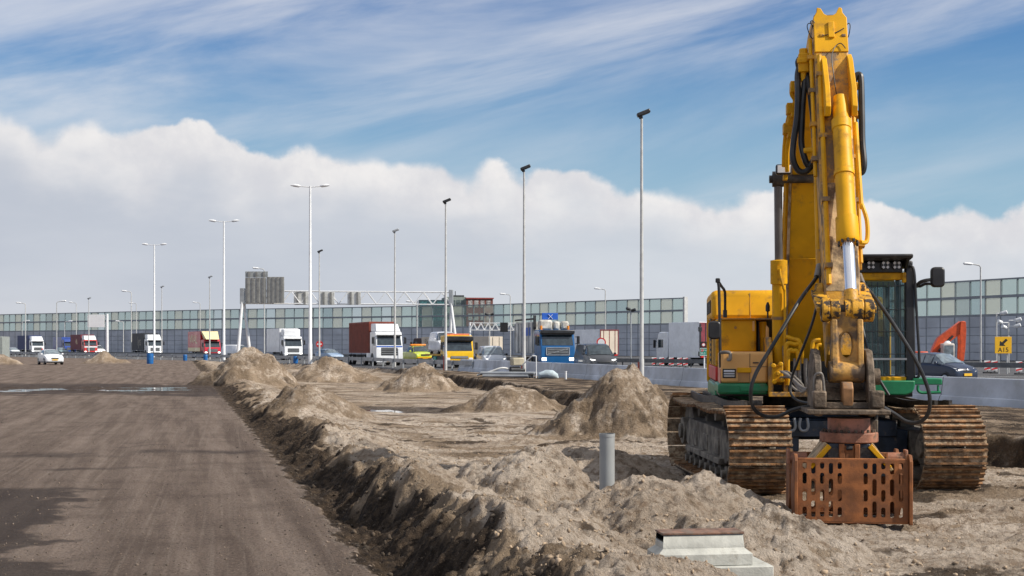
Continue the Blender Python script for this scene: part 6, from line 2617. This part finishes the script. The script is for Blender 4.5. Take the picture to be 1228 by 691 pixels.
# fluorescent pick-up with an orange light bar
PICK = [(0, .42, .80, .84, .74, .58), (.08, .36, .98, 1.02, .88, .70), (.6, .34, 1.12, 1.16, .91, .76), (1.25, .34, 1.18, 1.22, .92, .78), (1.95, .34, 1.20, 1.74, .92, .64), (2.5, .34, 1.20, 1.80, .92, .66),
        (3.3, .34, 1.20, 1.76, .92, .64), (3.6, .34, 1.18, 1.22, .92, .80), (5.0, .36, 1.16, 1.20, .91, .80)]
d = 130
M_FLUO = car_paint('fluorescent', (.55, .66, .04))
pk_ = car('pickup', 'fluorescent yellow pickup with an orange roof light bar behind the flatbed lorry', 'pickup', (at(510, d), d, 0), R(22), M_FLUO, PICK,
          [('w', 3), ('s', 3), ('s', 4), ('s', 5)], [(.95, .38, .80), (4.1, .38, .80)], lights=(.66, .10, .96, .15, .09), lit=False, plate=.55, grille=(.82, 1.0, .42), mirrors=(.92, 1.6, 1.30), bumper=(.38, .60, .84))
bx(pk_, 'light_bar', M_AMBER, -.80, 2.2, 1.83, .80, 2.55, 1.99, .03)
bx(pk_, 'warning_chevron', M_SIGNR, -.3, 5.0, .6, .3, 5.02, 1.0)
bx(pk_, 'front_stripe', M_YEL, -.80, -.06, .62, .80, -.035, .74)


# ------------------------------------------------------------------ lorries
def lorry(label, loc, rz, cabm, W_=2.5, cab_h=3.0, cab_l=2.1, roof=None, box=None, group='lorries on the motorway', grille=(.9, 1.5), screen=(1.75, 2.65), lit=True, bump_m=None,
          axles=(1.35, 5.2, 6.5), visor=True, mir=True, fairing=None, name='lorry', cat='lorry', lamp_z=.75):
    e = empty(name, loc, rz, label, cat, group)
    h = W_ / 2
    b = MB()
    zb = .42
    z0, z1 = screen
    prof = [(0.0, zb), (-.02, z0 - .15), (.02, z0), (.26, z1), (.34, cab_h - .12), (.50, cab_h), (cab_l, cab_h), (cab_l, zb + .3), (cab_l - .25, zb + .3), (cab_l - .35, zb), (.35, zb)]
    b.prism(prof, -h, h)
    cab = b.build('cab', cabm, e, bevel=.07)
    g = MB()
    g.add([(-h * .90, .02 - .018, z0 + .03), (h * .90, .02 - .018, z0 + .03), (h * .86, .26 - .018, z1 - .03), (-h * .86, .26 - .018, z1 - .03),
           (-h * .90, .10, z0 + .03), (h * .90, .10, z0 + .03), (h * .86, .33, z1 - .03), (-h * .86, .33, z1 - .03)],
          [(0, 1, 2, 3), (0, 1, 5, 4), (1, 2, 6, 5), (2, 3, 7, 6), (3, 0, 4, 7)])
    g.build('windscreen', M_CARG, cab, smooth=0)
    for sg in (-1, 1):
        g = MB()
        x0, x1 = sg * (h + .012), sg * (h - .05)
        g.prism([(.30, z0 - .02), (.42, z1 - .08), (1.15, z1 - .08), (1.15, z0 - .02)], min(x0, x1), max(x0, x1))
        g.build('side_window', M_CARG, cab, smooth=0)
        g = MB()
        g.box(min(sg * (h + .004), sg * (h - .02)), 1.24, zb + .4, max(sg * (h + .004), sg * (h - .02)), 1.262, z1)
        g.build('door_seam', M_DARK, cab)
        l = bx(cab, 'headlight', M_HEADL if lit else M_HEADO, min(sg * h * .93, sg * h * .66), -.045, lamp_z - .10, max(sg * h * .93, sg * h * .66), .1, lamp_z + .12, .03)
        if mir:
            q = MB()
            q.cbox((sg * (h + .26), .10, z1 - .42), (.20, .14, .60))
            q.cbox((sg * (h + .13), .16, z1 - .18), (.16, .05, .05))
            q.cbox((sg * (h + .13), .16, z1 - .66), (.16, .05, .05))
            q.build('mirror', M_BLKP, cab, bevel=.03)
        bx(cab, 'step', M_DARK, min(sg * (h + .01), sg * (h - .1)), .30, zb + .02, max(sg * (h + .01), sg * (h - .1)), .68, zb + .32, .02)
    gz0, gz1 = grille
    gr_ = bx(cab, 'grille', M_DARK, -h * .62, -.045, gz0, h * .62, .05, gz1, .03)
    q = MB()
    for k in range(3):
        z = gz0 + (gz1 - gz0) * (k + .8) / 3.4
        q.box(-h * .60, -.055, z - .02, h * .60, -.046, z + .02)
    q.build('grille_bar', M_GALV, cab)
    bx(cab, 'bumper', bump_m or M_DARK, -h * .985, -.07, zb - .10, h * .985, .12, zb + .16, .03)
    bx(cab, 'number_plate', M_PLATE, -.26, -.085, zb - .06, .26, -.072, zb + .06)
    if visor:
        q = MB()
        q.prism([(.20, z1 + .10), (-.06, z1 + .02), (-.05, z1 - .02), (.22, z1 + .02)], -h * .93, h * .93)
        q.build('sun_visor', M_BLKP, cab)
    if fairing:
        m_, zt, y1 = fairing
        q = MB()
        hw = h * .93
        ztop = zt
        v = [(-hw, .42, cab_h + .004), (hw, .42, cab_h + .004), (hw, y1, cab_h + .004), (-hw, y1, cab_h + .004), (-hw * .9, .95, ztop - .03), (hw * .9, .95, ztop - .03), (hw, y1, ztop), (-hw, y1, ztop)]
        q.add(v, [(0, 3, 2, 1), (4, 5, 6, 7), (0, 1, 5, 4), (1, 2, 6, 5), (2, 3, 7, 6), (3, 0, 4, 7)])
        q.build('roof_fairing', m_, cab, bevel=.08)
    L = max(axles) + 1.2
    if box:
        L = max(L, box[1])
    q = MB()
    for sg in (-1, 1):
        q.box(sg * .45 - .06, cab_l - .3, .72, sg * .45 + .06, L - .2, .98)
    q.box(-h * .96, cab_l + .25, .55, -h * .70, min(axles[1] - .75, cab_l + 2.2), .95)
    q.box(h * .70, cab_l + .25, .55, h * .96, min(axles[1] - .75, cab_l + 2.2), .95)
    q.build('chassis', M_DARK, e, bevel=.02)
    for ay in axles:
        for sg in (-1, 1):
            wheel(e, sg * (h - .2), ay, .50, .32, sg)
            if ay == axles[0]:
                q = MB()
                q.cyl((sg * (h - .06), ay, .56), (sg * (h + .006), ay, .56), .60, 22)
                q.build('wheel_arch', M_DARK, e)
    return e, cab


def cargo(e, name, m, W_, y0, y1, z0, z1, ribs=0, ribm=None, bevel=.02):
    h = W_ / 2
    o = bx(e, name, m, -h, y0, z0, h, y1, z1, bevel)
    if ribs:
        for sg in (-1, 1):
            q = MB()
            for k in range(ribs):
                y = y0 + .12 + (y1 - y0 - .24) * k / ribs
                q.box(min(sg * h, sg * (h + .03)), y, z0 + .12, max(sg * h, sg * (h + .03)), y + (y1 - y0) / ribs * .5, z1 - .12)
            q.build('corrugation', ribm or m, o)
        q = MB()
        for k in range(5):
            x = -h + .12 + (W_ - .24) * k / 5
            q.box(x, y0 - .03, z0 + .12, x + (W_ - .24) / 10, y0, z1 - .12)
        q.build('corrugation', ribm or m, o)
    return o


def stripe(parent, m, W_, y0, y1, z0, z1, name='stripe'):
    h = W_ / 2
    for sg in (-1, 1):
        bx(parent, name, m, min(sg * h, sg * (h + .012)), y0, z0, max(sg * h, sg * (h + .012)), y1, z1)


PHI = R(20)
WHITEC = car_paint('lorry_white', (.76, .78, .80))
# white lorry with the rust red container
d = 121
e, c = lorry('white lorry with a rust red container, driving behind the guard rail', (at(467, d), d, 0), PHI, WHITEC, 2.5, 3.1, 2.3, axles=(1.4, 4.6, 9.5, 10.8), grille=(.95, 1.65), screen=(1.85, 2.72),
             fairing=(WHITEC, 3.85, 2.3), bump_m=WHITEC, lit=False)
bx(c, 'blue_stripe', M_SIGNB, -1.2, -.035, 1.70, 1.2, -.012, 1.80)
bx(c, 'white_panel', WHITEC, -1.24, -.06, .60, -.80, -.02, 1.55, .03)
bx(c, 'white_panel', WHITEC, .80, -.06, .60, 1.24, -.02, 1.55, .03)
bx(e, 'side_fairing', WHITEC, -1.25, 2.0, .45, -1.18, 3.6, 1.15, .02)
cargo(e, 'container', mat('rust_red_container', (.21, .040, .022), .6, var=.1, vscale=1.2, dirt=(.14, .05, .035), dlo=.55, dhi=.75, dscale=1.5), 2.44, 2.75, 10.9, 1.12, 4.05, 26)

# white box lorry
d = 170
e, c = lorry('white box lorry with a black sun visor, left of the nearest twin arm lamp post', (at(352, d), d, 0), R(25), WHITEC, 2.4, 3.0, 2.0, axles=(1.3, 5.6), grille=(1.0, 1.5), screen=(1.75, 2.65), lamp_z=.80)
cargo(e, 'box_body', car_paint('box_white', (.78, .79, .81)), 2.5, 2.2, 8.6, 1.0, 4.05)
bx(c, 'roof_fairing', WHITEC, -1.12, .75, 3.004, 1.12, 1.98, 3.95, .15)
# red lorry with a cream fairing
d = 200
M_RLOR = car_paint('lorry_red', (.52, .02, .035))
M_CREAM = car_paint('cream', (.78, .66, .36))
e, c = lorry('red lorry with a cream roof fairing and cream band on its red box', (at(255, d), d, 0), R(29), M_RLOR, 2.5, 2.75, 2.0, axles=(1.3, 5.4, 6.7), grille=(.85, 1.35), screen=(1.60, 2.40), bump_m=M_RLOR, lamp_z=.8)
q = MB()
q.add([(-1.0, -.05, 2.78), (1.0, -.05, 2.78), (1.25, 1.5, 4.0), (-1.25, 1.5, 4.0), (-1.0, 1.4, 2.76), (1.0, 1.4, 2.76), (1.25, 2.0, 4.0), (-1.25, 2.0, 4.0)],
      [(0, 1, 2, 3), (4, 5, 6, 7), (0, 1, 5, 4), (1, 2, 6, 5), (2, 3, 7, 6), (3, 0, 4, 7)])
q.build('roof_fairing', M_CREAM, c, bevel=.04)
bxo = cargo(e, 'box_body', M_RLOR, 2.55, 2.05, 9.0, .95, 4.0)
stripe(bxo, M_CREAM, 2.55, 2.2, 8.9, .98, 1.55)
text_obj('WAL', 1.9, 'lettering', M_CREAM, bxo, facing((-1.29, 5.8, 2.75), (0, -1, 0)), .008)
# white lorry with a black container
d = 226
e, c = lorry('white lorry with a black container carrying pale lettering, between two far lamp posts', (at(186, d), d, 0), R(30), WHITEC, 2.5, 3.0, 2.2, axles=(1.4, 4.6, 9.0, 10.2), screen=(1.8, 2.7), fairing=(WHITEC, 3.75, 2.2), grille=(.95, 1.5))
for sg in (-1, 1):
    bx(c, 'red_corner', M_REDP, min(sg * .55, sg * 1.2), -.085, .40, max(sg * .55, sg * 1.2), -.072, .62)
bxo = cargo(e, 'container', mat('black_container', (.022, .026, .034), .55, var=.1), 2.5, 2.6, 10.6, 1.05, 4.0)
text_obj('lys', 2.2, 'lettering', mat('pale_lettering', (.30, .28, .24), .6), bxo, facing((-1.26, 5.6, 2.55), (0, -1, 0)), .008)
# red and white lorry with a dark red container
d = 255
e, c = lorry('white and red lorry with a dark red container, left of the far gantry', (at(109, d), d, 0), R(32), car_paint('lorry_red2', (.56, .035, .03)), 2.5, 2.95, 2.2, axles=(1.4, 4.6, 9.0, 10.2), screen=(1.8, 2.7), fairing=(WHITEC, 3.8, 2.2), lamp_z=.7)
bx(c, 'white_band', WHITEC, -1.22, -.04, 1.50, 1.22, -.025, 1.74)
bxo = cargo(e, 'container', mat('dark_red_container', (.17, .022, .035), .6), 2.5, 2.6, 10.6, 1.05, 4.0)
q = MB()
q.prism([(5.0, 2.2), (5.9, 2.1), (6.6, 2.6), (6.0, 3.2), (5.4, 3.0)], -1.275, -1.26)
q.build('pale_emblem', mat('pale_emblem', (.50, .34, .22), .6), bxo)
# white lorry with a blue container
d = 276
e, c = lorry('white lorry with a dark blue container, farthest left on the motorway', (at(45.5, d), d, 0), R(33), WHITEC, 2.5, 3.0, 2.2, axles=(1.4, 4.6, 9.0, 10.2), screen=(1.8, 2.7), fairing=(WHITEC, 3.8, 2.2))
cargo(e, 'container', mat('blue_container', (.03, .045, .14), .6), 2.5, 2.6, 12.6, 1.05, 4.0)
bx(c, 'red_mark', M_REDP, .5, -.04, .95, 1.0, -.02, 1.3)
# blue lorry behind it
d = 284
e, c = lorry('blue lorry half hidden behind the dark red container', (at(84.5, d), d, 0), R(34), car_paint('lorry_blue2', (.03, .07, .30)), 2.5, 3.2, 2.0, axles=(1.4, 5.0, 6.2), screen=(1.8, 2.6))
cargo(e, 'box_body', car_paint('box_blue', (.04, .08, .30)), 2.5, 2.2, 9.0, 1.05, 3.7)

# blue tipper lorry
d = 94
M_BLOR = car_paint('lorry_blue', (.012, .10, .27))
e, c = lorry('blue tipper lorry with a grey load body and a small blue roof sign', (at(669, d), d, 0), R(12), M_BLOR, 2.5, 2.95, 2.0, axles=(1.35, 3.3, 6.4, 7.8), grille=(1.22, 1.62), screen=(1.82, 2.62), bump_m=M_BLOR, lamp_z=.86)
q = MB()
q.box(-.82, -.06, 1.14, .82, -.047, 1.20)
q.box(-.82, -.06, 1.64, .82, -.047, 1.70)
q.box(-.86, -.06, 1.14, -.79, -.047, 1.70)
q.box(.79, -.06, 1.14, .86, -.047, 1.70)
q.build('grille_frame', M_GALV, c)
q = MB()
q.cbox((0, -.06, 1.42), (.14, .03, .10))
q.cbox((0, -.052, 1.42), (1.5, .02, .035), Matrix.Rotation(R(-14), 3, 'Y'))
q.build('badge', M_GALV, c)
for k in range(6):
    q = MB()
    x = -1.2 + k * .22 if k < 3 else .60 + (k - 3) * .22
    q.add([(x, -.078, .33), (x + .10, -.078, .33), (x + .22, -.078, .57), (x + .12, -.078, .57)], [(0, 1, 2, 3)])
    q.build('bumper_stripe', M_WHT, c, smooth=0)
q = MB()
q.box(-1.24, -.02, 2.66, 1.24, .30, 2.93)
q.build('dark_visor', M_BLKP, c, bevel=.06)
lb = MB()
lb.prism([(2.35, 1.25), (2.35, 3.55), (8.6, 3.55), (8.6, 1.25)], -1.25, 1.25)
body = lb.build('load_body', mat('grey_tipper', (.60, .60, .57), .6, var=.15, vscale=1, dirt=(.24, .21, .17), dlo=.5, dhi=.75, dscale=1.2), e, bevel=.04)
for k in range(6):
    bx(body, 'body_rib', M_GALV, -1.31, 2.4 + k * 1.2, 1.3, -1.252, 2.52 + k * 1.2, 3.5)
bx(body, 'blue_panel', M_SIGNB, -1.262, 3.2, 2.55, -1.252, 5.9, 3.15)
q = MB()
q.tube([(-1.2, 2.3, 3.75), (-1.2, 8.6, 3.75)], .07, 8)
q.cbox((-1.15, 2.3, 3.5), (.18, .18, 1.0))
q.build('sheet_roll', M_DARK, body)
q = MB()
for x0, x1, zt in ((-1.05, -.10, 3.66), (.0, .45, 3.56), (.55, 1.12, 3.58)):
    q.box(x0, 1.15, 2.954, x1, 1.85, zt)
q.build('roof_box', mat('cream_box', (.55, .53, .47), .6, var=.2), c, bevel=.14)
for x in (-.98, 1.0):
    q = MB()
    q.cyl((x, 1.0, 2.956), (x, 1.0, 3.24), .09, 12)
    q.build('beacon', M_AMBER, c)
sg_ = bx(c, 'roof_sign', M_SIGNB, -.78, 1.5, 3.68, .38, 1.62, 4.16, .02)
q = MB()
q.bar((-.34, 1.485, 3.74), (-.02, 1.485, 4.06), .02, .09, up=(0, 1, 0))
q.bar((-.02, 1.478, 3.74), (-.34, 1.478, 4.06), .02, .09, up=(0, 1, 0))
q.build('white_cross', M_WHT, sg_)
M_VEST = mat('fluorescent_vest', (.42, .50, .10), .8)
for x in (-.62, .55):
    q = MB()
    q.tube([(x, .42, 1.83), (x, .42, 1.95), (x, .40, 2.12), (x, .40, 2.18)], [.16, .2, .17, .07], 10)
    q.build('driver_vest', M_VEST, c)

# yellow flatbed lorry carrying a white van
d = 108
M_YLOR = car_paint('lorry_yellow', (.80, .48, .01))
e, c = lorry('yellow recovery lorry with a black sun visor carrying a white van', (at(551, d), d, 0), R(15), M_YLOR, 2.35, 2.65, 1.9, axles=(1.3, 5.4), grille=(.78, .98), screen=(1.38, 2.22), bump_m=M_YLOR, lit=False, lamp_z=.72)
q = MB()
q.box(-1.17, -.06, 2.22, 1.17, .40, 2.60)
q.build('dark_visor', M_BLKP, c, bevel=.06)
bx(c, 'light_bar', mat('orange_bar', (.70, .22, .10), .5), -1.0, .75, 2.654, 1.0, 1.15, 2.80, .03)
bx(e, 'flatbed', mat('bed_yellow', (.60, .34, .03), .6), -1.2, 2.0, .98, 1.2, 8.2, 1.12, .02)
fm = Matrix.Rotation(R(15), 4, 'Z')
off = fm @ Vector((-.25, 2.4, 0))
vv_ = car('van', 'white van loaded on the yellow recovery lorry', 'van', (at(551, d) + off.x, d + off.y, 1.122), R(15), car_paint('van_white', (.66, .68, .73)), [(s[0], s[1], s[2] * .96, s[3] * .96, s[4] * .94, s[5] * .94) for s in VANS],
          [('w', 3), ('s', 3)], [(.95, .31, .76), (3.95, .31, .76)], lights=(.66, .12, .82, .15, .11), lit=False, plate=False, mirrors=(.9, 1.35, 1.26), bumper=(.30, .50, .75))
# teal thing on its side
bx(e, 'tool_locker', mat('teal_locker', (.02, .28, .22), .5), -1.22, 3.6, .45, -.8, 4.6, .92, .02)

# lorries going the other way, behind the dark guard rail
def away(label, x_rl, d_rl, rz, L, z0, z1, sidem, rearm, W_=2.5, cabm=None, rear_split=4, frame=None, cab_z=2.9):
    """box lorry seen from behind: x_rl, d_rl place the rear corner nearest the left of the photo"""
    rot = Matrix.Rotation(rz, 4, 'Z')
    # local: front at y=0 facing -y; rear corner nearest left is (+W/2 or -W/2, L)
    cand = [rot @ Vector((s * W_ / 2, L, 0)) for s in (-1, 1)]
    cr = min(cand, key=lambda v: v.x)
    loc = (at(x_rl, d_rl) - cr.x, d_rl - cr.y, 0)
    e = empty('lorry', loc, rz, label, 'lorry', 'lorries on the far carriageway')
    h = W_ / 2
    body = bx(e, 'box_body', sidem, -h, 2.2, z0, h, L - .03, z1, .02)
    rear = bx(e, 'rear_door', rearm, -h + .06, L - .026, z0 + .06, h - .06, L + .02, z1 - .06)
    for k in range(rear_split):
        x = -h + .1 + (W_ - .2) * (k + .5) / rear_split
        bx(rear, 'door_rib', frame or M_DARK, x - .035, L + .021, z0 + .1, x + .035, L + .05, z1 - .1)
    if frame:
        for (x0, x1, a, b2) in ((-h, -h + .09, z0, z1), (h - .09, h, z0, z1)):
            bx(rear, 'door_frame', frame, x0, L - .02, a, x1, L + .06, b2)
        bx(rear, 'door_frame', frame, -h + .1, L - .02, z1 - .1, h - .1, L + .06, z1)
    c = MB()
    c.prism([(0, .5), (-.02, 1.7), (.3, cab_z - .2), (.5, cab_z), (2.0, cab_z), (2.0, .8), (1.6, .5)], -h + .03, h - .03)
    cab = c.build('cab', cabm or WHITEC, e, bevel=.08)
    for sg in (-1, 1):
        q = MB()
        q.cbox((sg * (h + .26), .15, 2.0), (.22, .16, .75))
        q.cbox((sg * (h + .1), .2, 2.2), (.2, .05, .05))
        q.build('mirror', M_BLKP, cab, bevel=.03)
        bx(cab, 'side_window', M_CARG, min(sg * (h - .02), sg * (h - .06)), .35, 1.65, max(sg * (h - .02), sg * (h - .06)), 1.2, 2.4)
    bx(e, 'chassis', M_DARK, -.6, 1.5, .6, .6, L - .1, z0 - .004, .02)
    for ay in (1.3, L - 3.0, L - 1.7):
        for sg in (-1, 1):
            wheel(e, sg * (h - .2), ay, .48, .3, sg)
    for sg in (-1, 1):
        bx(e, 'tail_lamp', M_REDL, min(sg * .7, sg * 1.1), L - .08, .75, max(sg * .7, sg * 1.1), L + .03, .92)
    return e, body, rear


M_BOXW = car_paint('trailer_white', (.80, .82, .85))
aw = R(217)
e, b_, r_ = away('white box lorry with a dark red rear door, seen beside the yellow excavator', 838.5, 119, R(206), 7.2, .75, 3.95, M_BOXW, mat('dark_red_door', (.22, .028, .045), .6), rear_split=2, cab_z=3.1)
q = MB()
h = 1.25
for z in (1.1, 3.3):
    q.cbox((h - .06, 7.26, z), (.35, .12, .40))
q.box(h - .16, 7.232, .9, h - .02, 7.30, 3.8)
q.build('door_hardware', M_BLKP, r_, bevel=.02)
M_BEIGE = mat('beige_curtain', (.56, .49, .40), .7, var=.06, vscale=1)
away('white trailer lorry with a beige ribbed rear in a red frame, behind the black van', 719.5, 142, R(214), 12.5, .85, 3.55, M_BOXW, M_BEIGE, rear_split=3, frame=mat('dark_red_frame', (.20, .03, .03), .6))
e, b_, r_ = away('beige curtain sided lorry standing behind the pickup and the flatbed lorry', 586, 176, R(222), 16.5, .75, 3.05, M_BEIGE, M_BEIGE, cabm=mat('dark_brown_cab', (.06, .035, .035), .6), rear_split=2)
text_obj('Bewaakt', 1.0, 'lettering', mat('faded_lettering', (.26, .22, .17), .7), b_, facing((1.262, 4.6, 2.35), (0, 1, 0)), .006)
for yy, m_ in ((2.9, M_DARK), (4.3, M_DARK)):
    q = MB()
    q.cyl((1.252, yy, 1.45), (1.266, yy, 1.45), .26, 14)
    q.build('dark_spot', m_, b_)
bx(b_, 'red_patch', mat('faded_red', (.42, .13, .10), .7), 1.252, 2.3, .8, 1.264, 3.6, 1.18)
e, b_, r_ = away('low white box lorry half hidden between the blue tipper lorry and the black van', 712, 168, R(214), 7, .8, 2.9, M_BOXW, M_BOXW)
q = MB()
d = 112
q2 = at(721, d, 409)
pr = MB()
pr.tube([(.34 * math.cos(R(a)), 0, .34 * math.sin(R(a))) for a in range(0, 181, 15)], .055, 8)
o = empty('speed_sign', (q2[0], d, 0), 0, 'round white sign with a red ring showing above the black van', 'road sign')
f_ = MB()
f_.cyl((0, -.01, q2[1] - .12), (0, .02, q2[1] - .12), .40, 24)
s1 = f_.build('sign_disc', M_SIGNR, o)
f_ = MB()
f_.cyl((0, -.016, q2[1] - .12), (0, -.011, q2[1] - .12), .29, 24)
f_.build('disc_face', M_WHT, s1)
f_ = MB()
f_.tube([(0, .05, 0), (0, .05, q2[1])], .04, 8)
f_.build('post', M_POLE, o)

# ------------------------------------------------------------------ orange excavator in the distance
d = 100
ox = at(1122, d)
oe = empty('excavator', (ox, d, 0), 0, 'small orange red excavator working behind the black hatchback', 'excavator')
def OP(x, y):
    l, z = at(x, d, y)
    return l - ox, z
q = MB()
x0, z0 = OP(1094, 438)
x1, z1 = OP(1109, 421.5)
q.box(x0, -.9, z0 + .2, x1, 1.1, z1)
q.build('body', M_ORNG, oe, bevel=.08)
q = MB()
x2, _ = OP(1142, 0)
q.box(x0 + .2, -1.2, .62, x2, 1.2, .95)
q.build('frame', M_DARK, oe, bevel=.05)
for yy in (-1.15, 1.15):
    q = MB()
    q.prism([(x0 - .2, .35), (x0 + .1, .68), (x2, .68), (x2 + .3, .35), (x2, .02), (x0 + .1, .02)], yy - .25, yy + .25, 'y')
    q.build('track', M_STEELD, oe, bevel=.05)
q = MB()
a, b2 = OP(1126, 434), OP(1140, 412)
q.box(a[0], -.95, a[1], b2[0], .1, b2[1])
cb_ = q.build('cab', mat('pale_cab', (.55, .50, .45), .5), oe, bevel=.08)
bx(cb_, 'window', M_CARGL, a[0] + .1, -.965, a[1] + .5, b2[0] - .1, -.952, b2[1] - .15)
q = MB()
c_ = OP(1134, 410.5)
q.tube([(c_[0], -.4, c_[1] - .25), (c_[0], -.4, c_[1] - .05), (c_[0], -.4, c_[1] + .1)], [.30, .28, .12], 12)
q.build('beacon', M_WHT, cb_)
boomo = [OP(*v) for v in ((1114, 430), (1118, 417), (1124, 405), (1139, 394), (1150, 386), (1155.5, 385), (1156.5, 395), (1150, 401), (1138, 410), (1131, 419), (1126, 430))]
q = MB()
q.prism(boomo, -.25, .25, 'y')
q.build('boom', M_ORNG, oe, bevel=.03)
st_ = [OP(*v) for v in ((1150.5, 385.5), (1156.5, 386), (1157, 397), (1156, 418), (1154, 434), (1149, 434), (1150, 415), (1149.5, 398))]
q = MB()
q.prism(st_, -.35, -.252, 'y')
q.prism(st_, .252, .35, 'y')
q.build('stick', M_ORNG, oe, bevel=.02)
q = MB()
a, b2 = OP(1124, 421), OP(1141, 403)
q.tube([(a[0], -.32, a[1]), (b2[0], -.32, b2[1])], .09, 8)
q.build('boom_cylinder', M_DARK, oe)
q = MB()
bk_ = [OP(*v) for v in ((1149, 433), (1155, 433), (1158, 440), (1153, 444), (1144, 443))]
q.prism(bk_, -.5, .5, 'y')
q.build('bucket', M_STEELD, oe, bevel=.03)
